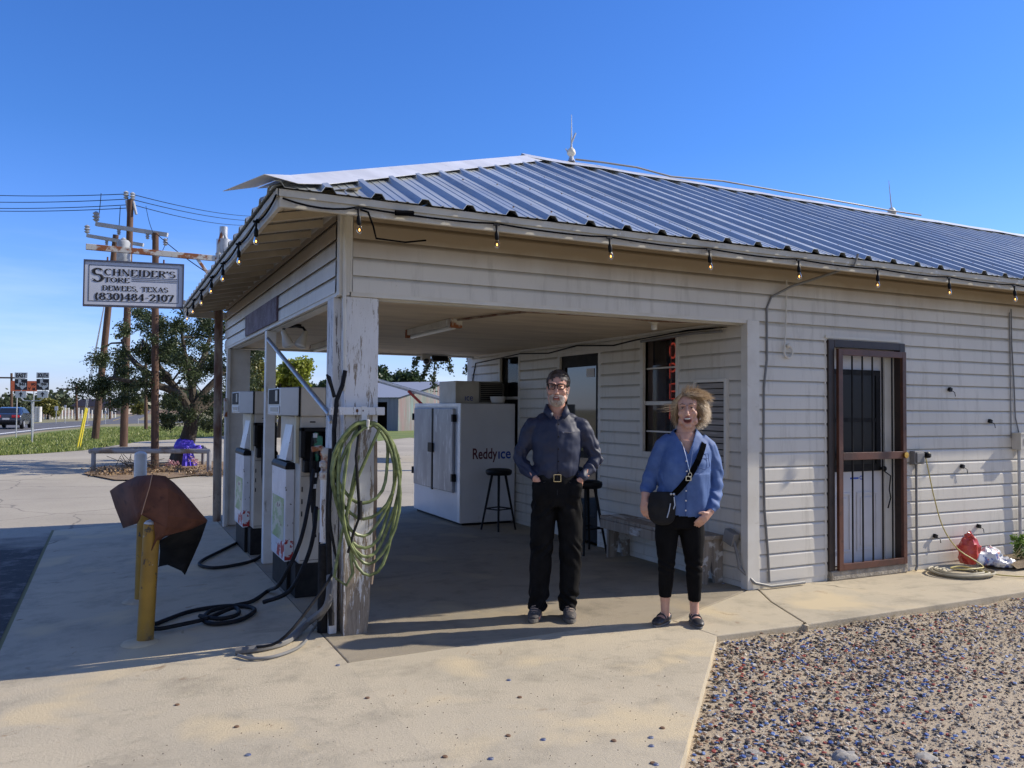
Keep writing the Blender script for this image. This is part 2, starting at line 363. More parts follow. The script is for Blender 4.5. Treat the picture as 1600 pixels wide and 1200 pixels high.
M_gate2 = rust_mat('red_brown_gate_steel', (.12,.045,.026), (.06,.027,.018), .4, .7, rough=.45, scale=5)
M_ink = mat('sign_ink', (.012,.012,.015), rough=.6)
M_signw = mat('sign_face', (.62,.64,.70), (.55,.57,.63), scale=3, rough=.4)
exec_order = []
# ------------------------------------------------------------------ lettering (drawn serif strokes, and plain letters)
def arc(cx, cy, rx, ry, a0, a1, n=14): return [(cx+rx*cos(radians(a0+(a1-a0)*i/n)), cy+ry*sin(radians(a0+(a1-a0)*i/n))) for i in range(n+1)]
T_, H_ = .22, .09
GL = {   # width, strokes ; each stroke: list of points ; 's' marks serif bars (x0,x1,y)
'S': (.72, [arc(.37,.74,.26,.22,30,270)+arc(.37,.28,.28,.25,90,-150)[1:]], [(.60,.68,.80),(.04,.12,.2)]),
'C': (.80, [arc(.44,.5,.34,.46,50,310)], [(.62,.72,.8)]),
'H': (.95, [[(.2,0),(.2,1)],[(.75,0),(.75,1)],[(.2,.52),(.75,.52)]], [(.04,.36,0),(.04,.36,1),(.59,.91,0),(.59,.91,1)]),
'N': (.92, [[(.16,0),(.16,1)],[(.16,1),(.74,.0)],[(.76,0),(.76,1)]], [(.02,.30,0),(.02,.26,1),(.64,.88,1)]),
'E': (.78, [[(.2,0),(.2,1)],[(.2,.97),(.68,.97)],[(.2,.52),(.52,.52)],[(.2,.03),(.70,.03)],[(.66,.97),(.66,.80)],[(.68,.03),(.68,.22)]], [(.04,.3,0),(.04,.3,1)]),
'I': (.45, [[(.22,0),(.22,1)]], [(.05,.4,0),(.05,.4,1)]),
'D': (.88, [[(.2,0),(.2,1)],[(.2,.97),(.40,.97)]+arc(.40,.5,.36,.47,90,-90)+[(.2,.03)]], [(.04,.25,0),(.04,.25,1)]),
'R': (.86, [[(.2,0),(.2,1)],[(.2,.97),(.44,.97)]+arc(.44,.74,.24,.23,90,-90)+[(.2,.51)],[(.42,.5),(.74,.02)]], [(.04,.36,0),(.04,.25,1),(.64,.86,0)]),
'T': (.82, [[(.41,0),(.41,1)],[(.06,.97),(.76,.97)],[(.07,.97),(.07,.78)],[(.75,.97),(.75,.78)]], [(.24,.58,0)]),
'O': (.90, [arc(.45,.5,.35,.46,0,360,24)], []),
'W': (1.15,[[(.10,1),(.36,.02)],[(.36,.02),(.58,1)],[(.58,1),(.82,.02)],[(.82,.02),(1.04,1)]], [(0,.26,1),(.46,.70,1),(.94,1.14,1)]),
'X': (.88, [[(.14,1),(.72,0)],[(.14,0),(.72,1)]], [(.02,.3,1),(.56,.84,1),(.02,.3,0),(.56,.84,0)]),
'A': (.90, [[(.45,1),(.12,0)],[(.43,1),(.76,0)],[(.22,.33),(.66,.33)]], [(.0,.26,0),(.6,.92,0)]),
"'": (.3, [[(.15,1),(.13,.72)]], []), ',': (.35, [[(.16,.1),(.08,-.16)]], []), ' ': (.42, [], []),
'(': (.42, [arc(.44,.45,.30,.62,120,240)], []), ')': (.42, [arc(-.02,.45,.30,.62,60,-60)], []),
'-': (.45, [[(.06,.42),(.38,.42)]], []),
'0': (.68, [arc(.34,.5,.24,.47,0,360,22)], []),
'1': (.52, [[(.28,0),(.28,1)],[(.28,.97),(.1,.82)]], [(.1,.46,0)]),
'2': (.68, [arc(.32,.72,.22,.25,170,0)+[(.52,.62),(.10,.06)],[(.08,.05),(.6,.05)],[(.6,.05),(.6,.2)]], []),
'3': (.66, [arc(.30,.76,.20,.20,160,-80),arc(.30,.29,.24,.26,85,-160)], []),
'4': (.70, [[(.46,0),(.46,1)],[(.46,1),(.05,.28)],[(.05,.28),(.64,.28)]], [(.32,.60,0)]),
'7': (.62, [[(.06,.95),(.58,.95)],[(.58,.95),(.26,0)],[(.07,.95),(.07,.78)]], []),
'8': (.68, [arc(.33,.75,.20,.21,0,360,18),arc(.33,.27,.25,.25,0,360,20)], []),
}
def serif_text(mb, s, org, ux, uz, height, width=None, thick=.004, nrm=None):
    tot = sum(GL[c][0] for c in s); k = height; kx = (width/tot) if width else k
    org = Vector(org); ux = Vector(ux); uz = Vector(uz); nv = Vector(nrm)*thick; x = 0
    def P(p): return org + ux*((x+p[0])*kx) + uz*(p[1]*k)
    def seg(a, b, wa, wb):
        d = Vector((b[0]-a[0], b[1]-a[1])); 
        if d.length < 1e-6: return
        d.normalize(); n = Vector((-d.y, d.x)); a = Vector(a)-d*.0; b = Vector(b)
        q = [a+n*wa/2, a-n*wa/2, b-n*wb/2, b+n*wb/2]
        vs = [P(t)+nv for t in q]; mb.add(vs, [(0,1,2,3)])
    for c in s:
        w_, st, se = GL[c]
        for line in st:
            for a, b in zip(line[:-1], line[1:]):
                d = Vector((b[0]-a[0], b[1]-a[1])); L_ = d.length or 1
                ww = H_ + (T_-H_)*abs(d.y/L_)**1.5
                if c in 'NX4WA' and len(line) == 2 and d.x*d.y > 0: ww = H_
                if c in 'N' and abs(d.x) < .01: ww = H_
                seg(a, b, ww, ww)
        for a, b, y in se: seg((a, y), (b, y), .055, .055)
        x += w_
FONT_CACHE = {}
def plain_text(s, size, org, ux, uz, width=None, bold=0):
    cu_ = bpy.data.curves.new('lettering', 'FONT'); cu_.body = s; cu_.size = size; cu_.offset = bold; cu_.resolution_u = 3
    o = bpy.data.objects.new('lettering', cu_); C.objects.link(o)
    dg = bpy.context.evaluated_depsgraph_get(); me = bpy.data.meshes.new_from_object(o.evaluated_get(dg))
    bpy.data.objects.remove(o); bpy.data.curves.remove(cu_)
    mb = MB(); org = Vector(org); ux = Vector(ux); uz = Vector(uz)
    vs = [v.co.copy() for v in me.vertices]
    if not vs: return mb
    x0 = min(v.x for v in vs); x1 = max(v.x for v in vs); kx = (width/(x1-x0)) if width else 1
    mb.add([org + ux*((v.x-x0)*kx) + uz*v.y for v in vs], [tuple(p.vertices) for p in me.polygons])
    bpy.data.meshes.remove(me); return mb
# ------------------------------------------------------------------ ground, lot, slabs
mg, tg, bgd = base_mat('dry_ground'); v_ = vecs(tg, world=True)
cg = ramp(tg, noise_n(tg, v_, .03, 6, .6), (.20,.19,.085), (.28,.235,.135), .4, .6)
cg = ramp(tg, noise_n(tg, v_, 1.5, 6, .8), cg, (.15,.13,.08), .55, .8); tg.links.new(cg, bgd.inputs['Base Color']); bgd.inputs['Roughness'].default_value = .95
b_ = MB(); b_.quad((-2500,-300,GZ),(2500,-300,GZ),(2500,4000,GZ),(-2500,4000,GZ)); struct('ground', b_, mg, base=(0,0,GZ))
# lot: weathered pavement behind and left of the store
edge = [G(0,712,GZ), G(60,709,GZ), G(130,704,GZ), G(220,690,GZ), G(300,685,GZ), G(345,682,GZ), G(400,676,GZ), G(600,672,GZ)]
lot = MB(); lot.poly([(-40,-2,GZ+.004),(-.66,-2,GZ+.004),(-.66,12.38,GZ+.004),(17,12.38,GZ+.004),(40,14,GZ+.004),(60,70,GZ+.004)] + [(p.x,p.y,GZ+.004) for p in reversed(edge)] + [(-14,G(0,712,GZ).y+4,GZ+.004),(-60,30,GZ+.004)])
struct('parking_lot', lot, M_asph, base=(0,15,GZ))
def gm(name, c, c2, c3=None, s=.5):
    m, t, b = base_mat(name); v = vecs(t, world=True)
    col = ramp(t, noise_n(t, v, s, 6, .7), c, c2, .4, .62)
    if c3: col = ramp(t, noise_n(t, v, s*6, 6, .8), col, c3, .55, .72)
    t.links.new(col, b.inputs['Base Color']); b.inputs['Roughness'].default_value = .95; bumpit(t, b, noise_n(t, v, 20, 5, .8), .6, .03); return m
M_lawn = gm('lawn_soil', (.12,.17,.035), (.17,.20,.05), (.21,.20,.09), .35)
M_field = gm('ploughed_field', (.20,.125,.07), (.24,.155,.09), (.17,.11,.07), .03)
def sheet(name, uvs, m, dz, z=GZ):
    p = [G(u, v, z) for u, v in uvs]; s_ = MB(); s_.poly([(q.x,q.y,z+dz) for q in p]); return struct(name, s_, m)
lawn_uv = [(-160,722),(0,712),(60,709),(130,704),(220,690),(300,685),(345,682),(400,676),(360,670),(250,668),(150,671.5),(75,678.5),(0,689),(-160,712)]
sheet('lawn', [(-400,732),(0,712),(60,709),(130,704),(220,690),(300,685),(400,677),(400,668.5),(250,665.5),(160,667),(75,674.5),(0,685),(-400,725)], M_lawn, .012)
sheet('lawn', [(585,690),(640,684),(720,690),(760,684),(760,669),(585,668)], M_lawn, .012)
sheet('field', [(-60,655),(180,648),(300,646),(300,640.5),(-60,641.5)], M_field, .01)
M_road = mat('road_asphalt', (.10,.098,.10), (.135,.13,.13), scale=.5, rough=.85)
M_line = mat('road_paint_white', (.7,.7,.68), rough=.6); M_liney = mat('road_paint_yellow', (.65,.45,.08), rough=.6)
sheet('road', [(-300,708),(0,681),(75,672),(140,666),(165,663),(250,661),(440,659.5),(440,655.5),(250,656.5),(150,657.5),(100,659),(0,665),(-300,676)], M_road, .008)
sheet('road', [(150,660),(212,657.6),(228,650),(236,641.8),(231,641.8),(215,646),(185,651)], M_road, .014)
sheet('road_marking', [(-300,702.5),(0,679),(75,670.6),(140,664.8),(140,664.2),(75,669.6),(0,677.6),(-300,700)], M_line, .022)
sheet('road_marking', [(176,657.5),(177.5,657.6),(232.6,642),(232.3,642)], M_liney, .026)
# concrete slabs
def zf(x): return -.051*max(0, 1.33-x)
def slab(name, poly, m, label=None, th=.16):
    pts = [(x, y, zf(x)) for x, y in poly]; n = len(pts)
    s_ = MB(); s_.add(pts + [(x, y, z-th) for x, y, z in pts], [tuple(range(n)), tuple(range(2*n-1,n-1,-1))] + [(i, n+i, n+(i+1)%n, (i+1)%n) for i in range(n)])
    return struct(name, s_, m, bevel=.008)
jt = [G(542,1036), G(716,1010.5), G(955,976), G(1050,970), G(1119,993)]
jt = [(p.x, p.y) for p in jt]
g_ = .006
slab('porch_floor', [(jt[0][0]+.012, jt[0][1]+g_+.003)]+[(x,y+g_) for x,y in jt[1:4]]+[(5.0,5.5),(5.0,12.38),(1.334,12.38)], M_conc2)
front = [(jt[0][0]-.0, jt[0][1]-g_)]+[(x,y-g_) for x,y in jt[1:]]+[(G(1062,1200).x, G(1062,1200).y), (1.324,1.935)]
k_ = front[-3:]  # one pour: level strip right of x = 1.33 and the apron that falls away to the left
s_ = MB(); P_ = [(1.324,12.38),(-.66,12.38),(-.66,-1.0),(1.324,-1.0),(1.324,1.935),(1.324,4.93)]
R_ = [(1.324,4.93)]+front[1:]
def flat(poly, th=.2):
    n = len(poly); pts = [(x,y,zf(x)) for x,y in poly]
    s_.add(pts+[(x,y,z-th) for x,y,z in pts], [tuple(range(n)), tuple(range(2*n-1,n-1,-1))]+[(i,n+i,n+(i+1)%n,(i+1)%n) for i in range(n)])
flat(P_); 
n0 = len(s_.v); flat(R_)
s_.f = [f for f in s_.f if not (all(abs(s_.v[i][0]-1.324) < 1e-4 and 1.9 < s_.v[i][1] < 4.94 for i in f))]
struct('concrete_apron', s_, M_conc)
c1 = G(1262,975); e1 = G(1185,922)
crack = [(G(u,v).x, G(u,v).y) for u, v in [(1185,921),(1205,940),(1232,957),(1256,972),(1262,978)]]
slab('sidewalk', [(jt[4][0]+.004, jt[4][1]+.002), (crack[-1][0]-.01, 4.43), *[(x-.008,y) for x,y in reversed(crack)], (5.01,5.49), (jt[3][0]+.01, jt[3][1]+.006)], M_conc)
slab('sidewalk', [(crack[-1][0]+.002, 4.43), (7.15,4.44), (9,4.40), (16,4.3), (16,5.6), (5.08,5.6), *[(x+.004,y) for x,y in crack]], M_conc)
# dirt patch by the wall on the right
b_ = MB(); N_ = 18
for i in range(N_):
    for j in range(8):
        x = 7.98+(i/N_)*5; y = 5.02+j*.07
        def hh(x, y): return .02+.05*noise.noise(Vector((x*3, y*5, 1)))+.05*max(0, 1-abs(x-8.4)/2)*(1 if y > 5.05 else 0)
        if j == 0: pass
        x2 = 7.98+((i+1)/N_)*5; y2 = y+.07
        b_.quad((x,y,hh(x,y)),(x2,y,hh(x2,y)),(x2,y2,hh(x2,y2)),(x,y2,hh(x,y2)))
M_dirt = gm('garden_dirt', (.24,.18,.11), (.17,.125,.08), (.12,.09,.06), 4)
struct('soil', b_, M_dirt, smooth=True)
# leaf litter bed around the oak
b_ = MB(); pb = [G(u,v,GZ) for u,v in [(130,742),(180,752),(240,752),(300,745),(350,743),(400,744),(400,726),(330,722),(250,724),(190,728),(150,732)]]
b_.poly([(p.x,p.y,GZ+.035) for p in pb]); struct('soil', b_, gm('leaf_litter', (.20,.13,.075), (.27,.19,.11), (.11,.07,.04), 3))
# ------------------------------------------------------------------ store building
YF, XP, XW = 5.50, 1.40, 5.02
st = thing('store_building', 'long cream-sided roadside store with ribbed metal hip roof and pump canopy', 'store', (5.0, 5.5, 0))
def siding(mb, P, d, n, u0, u1, z0, z1, ops=(), e=.127, dep=.026, seed=0):
    P = Vector((P[0], P[1], 0)); d = Vector((d[0], d[1], 0)); n = Vector((n[0], n[1], 0)); rr = random.Random(seed)
    k = 0; zb = z0
    while zb < z1-1e-4:
        zt = min(zb+e, z1); jj = rr.uniform(-.0012, .0012)
        cuts = sorted({zb, zt} | {z for z in (zb+e*.7, zb+e*.79, zb+e*.88, zb+e*.95) if zb < z < zt} | {z for o_ in ops for z in (o_[2], o_[3]) if zb < z < zt})
        for za, zc in zip(cuts[:-1], cuts[1:]):
            iv = [(u0, u1)]
            for (a, b, c, dd) in ops:
                if c < (za+zc)/2 < dd:
                    nv_ = []
                    for (p, q) in iv:
                        if b <= p or a >= q: nv_.append((p, q))
                        else:
                            if a > p: nv_.append((p, a))
                            if b < q: nv_.append((b, q))
                    iv = nv_
            def prof(z):   # lap profile: flat face that rolls back near its top
                f = (z-zb)/e
                if f < .70: return .004 + jj + dep*(1-.10*f)
                g = (f-.70)/.30; return .004 + jj + dep*(.94-.94*(g*g*(3-2*g)))
            for (p, q) in iv:
                m_ = max(1, int((q-p)/1.2)); us = [p+(q-p)*i/m_ for i in range(m_+1)]
                for a, b in zip(us[:-1], us[1:]):
                    oa = [n*(prof(z)+.0012*noise.noise(Vector((uu*1.3, z*3, seed)))) for uu in (a, b) for z in (za, zc)]
                    mb.quad(P+d*a+oa[0]+Vector((0,0,za)), P+d*b+oa[2]+Vector((0,0,za)), P+d*b+oa[3]+Vector((0,0,zc)), P+d*a+oa[1]+Vector((0,0,zc)))
                    if abs(za-zb) < 1e-6:
                        lo_ = Vector((0,0,za-.010)) if za > z0+.01 else Vector((0,0,za))
                        mb.quad(P+d*a+n*.001+Vector((0,0,za+.004)), P+d*b+n*.001+Vector((0,0,za+.004)), P+d*b+oa[2]+lo_, P+d*a+oa[0]+lo_)
                        mb.quad(P+d*a+oa[0]+lo_, P+d*b+oa[2]+lo_, P+d*b+oa[2]+Vector((0,0,za)), P+d*a+oa[0]+Vector((0,0,za)))
        zb = zt; k += 1
# front wall (right of the porch) and canopy face, one run of siding rows
fw = MB(); DOOR = (5.98, 6.90, .10, 2.16)
siding(fw, (0,YF), (1,0), (0,-1), 5.10, 17.0, .054, 2.34, [DOOR], seed=1)
siding(fw, (0,YF), (1,0), (0,-1), 1.47, 17.0, 2.34, 2.94, [], seed=2)
fw.box(5.10,YF+.001,.0, DOOR[0],YF+.1,2.9).box(DOOR[1],YF+.001,0,17,YF+.1,2.9).box(DOOR[0],YF+.001,DOOR[3],DOOR[1],YF+.1,2.9).box(1.47,YF+.001,2.34,5.10,YF+.1,2.9)
obj('front_wall', fw, M_side if False else siding_mat('front_siding', (.65,.62,.55), (.40,.37,.31), (.38,.31,.23)), st, world=True)
# porch wall
pw = MB(); OPW = [(6.50-5.5,7.05-5.5,1.12,2.27),(7.93-5.5,8.82-5.5,0.0,2.20),(9.96-5.5,10.54-5.5,1.0,2.27)]
siding(pw, (XW,YF), (0,1), (-1,0), .06, 6.1, .054, 2.36, OPW, seed=3)
pw2 = MB()
for (a,b,c,d_) in [(0,6.1,2.27,2.36)]: pw2.box(XW+.001,YF+a,c,XW+.1,YF+b,d_)
for a,b in [(0,1.0),(1.55,2.43),(3.32,4.46),(5.04,6.1)]: pw2.box(XW+.001,YF+a,0,XW+.1,YF+b,2.27)
pw2.box(XW+.001,YF+1.0,0,XW+.1,YF+1.55,1.12).box(XW+.001,YF+4.46,0,XW+.1,YF+5.04,1.0)
pwall = obj('porch_wall', pw, M_side_in, st, world=True); obj('wall_sheathing', pw2, M_side_in, st, world=True)
# body behind (end/back walls), dark core seen through glass
bk = MB(); bk.box(XW+.5,YF+.12,0,17,11.6,2.9); obj('inner_walls', bk, M_dark, st, world=True)
bk = MB(); bk.box(XW+.02,11.6,0,17,11.72,2.9); obj('back_wall', bk, M_side_in, st, world=True)
# canopy side face (pump side) and back beam
cs = MB(); siding(cs, (XP,YF), (0,1), (-1,0), .06, 6.1, 2.34, 2.94, seed=4); cs.box(XP+.001,YF+.05,2.34,XP+.12,11.6,2.92)
obj('canopy_side', cs, M_side, st, world=True)
cb = MB(); cb.box(XP,11.5,2.33,XW+.02,11.62,2.92); cb.box(XP+.02,YF+.03,2.305,1.50,11.6,2.338).box(1.50,YF+.03,2.305,5.0,YF+.11,2.338); obj('canopy_beam', cb, M_trim, st, world=True)
cl_ = MB(); cl_.box(1.50,YF+.09,2.352,XW,11.5,2.40)
obj('porch_ceiling', cl_, M_ceil, st, world=True)
tr = MB()
tr.box(XP-.025,YF-.03,2.315,XP+.05,YF+.04,2.93)          # canopy corner board
tr.box(XP+.05,YF-.028,2.34,XP+.068,YF+.0,2.93)
tr.box(1.46,YF-.026,2.312,5.1,YF+.006,2.352)             # starter strip under the canopy face
tr.box(XP-.022,YF+.04,2.312,XP+.006,11.62,2.352)
tr.box(XP-.03,YF-.02,2.885,XP-.002,11.6,2.935)
tr.box(4.968,YF-.035,0,5.10,YF+.05,2.34)                 # corner board between porch and front wall
tr.box(5.098,YF-.028,0,5.112,YF,2.34)
tr.box(5.10,YF-.024,0,DOOR[0]-.05,YF,.06).box(DOOR[1]+.06,YF-.024,0,17,YF,.06).box(XW-.024,YF+.05,0,XW,7.88,.05).box(XW-.024,8.87,0,XW,11.6,.05)
tr.box(XW-.03,11.56,0,XW+.1,11.74,2.35)
tr.box(XW-.022,YF+.05,2.325,XW,11.5,2.352)
obj('corner_trim', tr, M_trim, st, world=True, bevel=.003)
# roof
YE, XE, ZE, SL, YR = 4.95, .84, 2.865, .46, 8.525
XR = XE + (YR-YE); XEND = 18.2
def rib_positions(a, b, ph):
    out = []; k = math.ceil((a-ph-.2)/.3125)
    p = ph+(k-1)*.3125
    while p < b+.3125:
        for off, h in ((-.048,0),(-.024,.034),(.024,.034),(.048,0),(.108,0),(.114,.005),(.126,.005),(.132,0),(.18,0),(.186,.005),(.198,.005),(.204,0)):
            out.append((p+off, h))
        p += .3125
    return [(max(a, min(b, q)), h) for q, h in out if a-.05 <= q <= b+.05]
rf = MB()
pr = rib_positions(XE, XEND, 1.80)
for (x0,h0),(x1,h1) in zip(pr[:-1], pr[1:]):
    if x1-x0 < 1e-5: continue
    def top(x): return min(YR, YE+(x-XE))
    for (ya, yb_) in [(0, 1)]:
        a = (x0, YE, ZE+h0); b = (x1, YE, ZE+h1); c = (x1, top(x1), ZE+SL*(top(x1)-YE)+h1); d_ = (x0, top(x0), ZE+SL*(top(x0)-YE)+h0)
        rf.quad(a,b,c,d_)
    # rear slope
    YB = 11.9
    rf.quad((x1,YB,ZE+SL*(2*YR-YE-YB)+h1),(x0,YB,ZE+SL*(2*YR-YE-YB)+h0),(x0,max(YR,2*YR-top(x0)),ZE+SL*(top(x0)-YE)+h0),(x1,max(YR,2*YR-top(x1)),ZE+SL*(top(x1)-YE)+h1))
pr = rib_positions(YE, 11.95, 5.12)
for (y0,h0),(y1,h1) in zip(pr[:-1], pr[1:]):
    if y1-y0 < 1e-5: continue
    def tx(y): return XE + min(y-YE, 2*YR-YE-y)
    rf.quad((XE,y1,ZE+h1),(XE,y0,ZE+h0),(tx(y0),y0,ZE+SL*(tx(y0)-XE)+h0),(tx(y1),y1,ZE+SL*(tx(y1)-XE)+h1))
ro = obj('roof', rf, M_roof, st, world=True)
sd = ro.modifiers.new('sheet', 'SOLIDIFY'); sd.thickness = .003; sd.offset = -1
# roof screws
scw = MB()
for k in range(3, 44):
    x = 1.80+.3125*k-.1562
    for yy in (5.25, 6.2, 7.1, 8.0):
        if x-XE > yy-YE+.15: scw.ell((x, yy, ZE+SL*(yy-YE)+.005), (.008,.008,.005), 6, 4)
        if x-XE-.1562 > yy-YE+.2: scw.ell((x+.1562, yy+.03, ZE+SL*(yy+.03-YE)+.032), (.008,.008,.005), 6, 4)
setp(obj('roof_screws', scw, M_rustp, ro, world=True), kind='stuff')
hc = MB()
def zhip(t): return ZE+SL*t
stn = [(-.06,(-.20,.25,-.03),(.20,.02,.0)),(.12,(-.15,.27,.0),(.24,0,.0)),(.45,(-.02,.26,.0),(.24,0,0)),(1.2,(0,.24,0),(.24,0,0)),(3.58,(0,.24,0),(.24,0,0))]
for (t0,l0,r0),(t1,l1,r1) in zip(stn[:-1], stn[1:]):
    def pt(t,o=(0,0,0),h=.055): return (XE+t+o[0], YE+t+o[1], zhip(max(t,-.02))+o[2]+h)
    hc.quad(pt(t0), pt(t1), pt(t1,l1,.03), pt(t0,l0,.02)); hc.quad(pt(t0,r0,.031), pt(t1,r1,.031), pt(t1), pt(t0))
    mid = lambda t,r: (XE+t+r[0]*.42, YE+t+r[1], zhip(max(t,-.02))+.075)
hcap = obj('hip_cap', hc, M_cap, ro, world=True); sd = hcap.modifiers.new('sheet','SOLIDIFY'); sd.thickness = .003
rc = MB(); segs = [XR-.12, XR+.9]+[XR+.9+3.05*i for i in range(1,5)]
for i,(a,b) in enumerate(zip(segs[:-1], segs[1:])):
    for k in range(6):
        x0 = a+(b-a)*k/6; x1 = a+(b-a)*(k+1)/6; q0 = .006*sin(x0*5)+i*.002; q1 = .006*sin(x1*5)+i*.002
        zr = ZE+SL*(YR-YE)
        rc.quad((x0,YR-.19,zr-.04+q0),(x1,YR-.19,zr-.04+q1),(x1,YR,zr+.055+q1),(x0,YR,zr+.055+q0)); rc.quad((x0,YR,zr+.055+q0),(x1,YR,zr+.055+q1),(x1,YR+.19,zr-.04+q1),(x0,YR+.19,zr-.04+q0))
rcap = obj('ridge_cap', rc, M_cap, ro, world=True); sd = rcap.modifiers.new('sheet','SOLIDIFY'); sd.thickness = .003
# fascia, eave boards, rafters
fa = MB(); fa.box(.885,4.985,2.752,17.6,5.012,2.852); fa.box(.88,5.012,2.752,.908,11.9,2.852)
fa.box(.90,11.84,2.76,5.2,11.87,2.85)
obj('fascia_board', fa, M_fascia, st, world=True, bevel=.004)
fl = MB(); fl.box(.872,4.972,2.815,17.6,4.984,2.858); fl.box(.866,4.972,2.815,.879,11.9,2.858); obj('drip_edge', fl, M_fascia, st, world=True)
sf = MB()
nb = 5
for i in range(nb):
    a = i/nb; b = (i+.94)/nb
    za = 2.835+.115*a; zb_ = 2.835+.115*b
    sf.quad((.91+.0,5.012+.5*a,za),(17.5,5.012+.5*a,za),(17.5,5.012+.5*b,zb_),(.91,5.012+.5*b,zb_))
    sf.quad((.908+.5*a,5.02,za-.002),(.908+.5*b,5.02,zb_-.002),(.908+.5*b,11.86,zb_-.002),(.908+.5*a,11.86,za-.002))
for x in [1.45+.61*i for i in range(26)]: sf.beam((x,5.01,2.812),(x,5.49,2.915),.04,.05)
for y in [5.55+.405*i for i in range(16)]: sf.beam((.905,y,2.80),(1.39,y,2.90),.04,.05)
sf.beam((.90,5.0,2.795),(1.39,5.49,2.90),.04,.06)
obj('eave_boards', sf, M_eaveboard, st, world=True)
# columns
def column(poly_b, poly_t, z1, m, n=14, jag=.0):
    mb = MB(); k = 4
    rows = []
    for i in range(n+1):
        f = i/n; z = z1*f
        row = []
        for (a, b) in zip(poly_b, poly_t):
            x = a[0]+(b[0]-a[0])*min(1, f*2.2); y = a[1]+(b[1]-a[1])*min(1, f*2.2)
            j = jag*max(0, 1-f*3.2); row.append((x+random.uniform(-j,j), y+random.uniform(-j,j), z))
        rows.append(row)
    vs = [p for r in rows for p in r]; q = len(poly_b)
    mb.add(vs, [(i*q+j, i*q+(j+1)%q, (i+1)*q+(j+1)%q, (i+1)*q+j) for i in range(n) for j in range(q)]+[tuple(n*q+j for j in range(q))])
    return mb
def rect(x0,y0,x1,y1,n=3):
    p = [(x0+(x1-x0)*i/n,y0) for i in range(n)]+[(x1,y0+(y1-y0)*i/n) for i in range(n)]+[(x1-(x1-x0)*i/n,y1) for i in range(n)]+[(x0,y1-(y1-y0)*i/n) for i in range(n)]; return p
colA = column(rect(1.455,5.525,1.625,5.77), rect(1.425,5.49,1.662,5.80), 2.31, M_peel, jag=.008)
ca = obj('column', colA, M_peel, st, world=True, bevel=.003); ca['label'] = 'peeling white column with a rotten bare wood foot'
cc = MB(); cc.box(1.372,5.60,0,1.425,5.78,2.31); obj('column_side_board', cc, M_peel2, st, world=True, bevel=.003)
cB = MB(); cB.box(1.382,8.36,0,1.478,8.46,2.31); o_ = obj('column', cB, M_white, st, world=True, bevel=.004); o_['label'] = 'slim square white post between the two pumps'
cC = MB(); cC.box(1.385,11.28,0,1.66,11.52,2.31).box(1.36,11.20,0,1.40,11.28,2.31); o_ = obj('column', cC, M_white, st, world=True, bevel=.004); o_['label'] = 'far white column at the back of the pump island'
# ---- security gate door
gate = MB(); x0,x1,z0,z1 = 5.925,6.955,.085,2.215
fr = MB(); yo = YF-.05
for a in ((x0,z0,x0+.075,z1),(x1-.075,z0,x1,z1),(x0+.075,z1-.07,x1-.075,z1)): fr.box(a[0],yo,a[1],a[2],YF+.02,a[3])
dr = obj('security_door_frame', fr, M_gate, st, world=True, bevel=.004); dr['label'] = 'dark brown steel frame around the side door'
gl = MB(); yg = yo-.035; gx0, gx1, gz0, gz1 = x0+.09, x1-.03, .09, 2.13
for a in ((gx0,gz0,gx0+.055,gz1),(gx1-.05,gz0,gx1,gz1),(gx0+.055,gz0,gx1-.05,gz0+.06),(gx0+.055,gz1-.06,gx1-.05,gz1),(gx0+.055,1.10,gx1-.05,1.17)): gl.box(a[0],yg,a[1],a[2],yg+.032,a[3])
g1 = obj('security_gate', gl, M_gate2, st, world=True, bevel=.003)
for i in range(1,6):
    bx = gx0+.055+(gx1-gx0-.105)*i/6+.0; bb = MB(); bb.tube([(bx,yg+.016,gz0+.03),(bx,yg+.016,gz1-.03)], .0085, 6); obj('gate_bar', bb, M_blkpaint, g1, world=True)
lk = MB(); lk.lathe([(.0,-.035),(.022,-.03),(.026,-.01),(.03,0),(.03,.01),(0,.011)], (gx1-.03,yg-.012,1.135), 14, Matrix.Rotation(radians(90),3,'X')); obj('lock', lk, mat('brass', (.65,.42,.12), rough=.25, metal=1), g1, world=True, smooth=True)
dk = MB(); dk.box(DOOR[0],YF+.07,.10,DOOR[1]-.14,YF+.105,2.12)
M_door = mat('white_door', (.66,.66,.68), (.58,.58,.60), scale=3, rough=.45, layers=[((.35,.32,.28),6,.62,.8,(1,1,.4))])
sdoor = obj('side_door', dk, M_door, st, world=True); sdoor['label'] = 'white panelled door with a dark window in its upper half'
px = MB()
for (a,b,c,d_) in ((6.05,.22,6.33,.78),(6.41,.22,6.69,.78)):
    for q in ((a,b,c,b+.02),(a,d_-.02,c,d_),(a,b+.02,a+.02,d_-.02),(c-.02,b+.02,c,d_-.02)): px.box(q[0],YF+.06,q[1],q[2],YF+.071,q[3])
    px.box(a+.05,YF+.062,b+.05,c-.05,YF+.071,d_-.05)
obj('door_moulding', px, M_door, sdoor, world=True, bevel=.003)
wn = MB(); wn.box(6.04,YF+.045,.98,6.72,YF+.07,1.05).box(6.04,YF+.045,1.90,6.72,YF+.07,1.95).box(6.04,YF+.045,1.05,6.10,YF+.07,1.90).box(6.66,YF+.045,1.05,6.72,YF+.07,1.90).box(6.10,YF+.048,1.45,6.66,YF+.066,1.49)
obj('window_frame', wn, M_blkpaint, sdoor, world=True); wn = MB(); wn.box(6.10,YF+.055,1.05,6.66,YF+.069,1.90); obj('window_pane', wn, mat('screened_glass', (.012,.012,.014), rough=.35, spec=.25), sdoor, world=True)
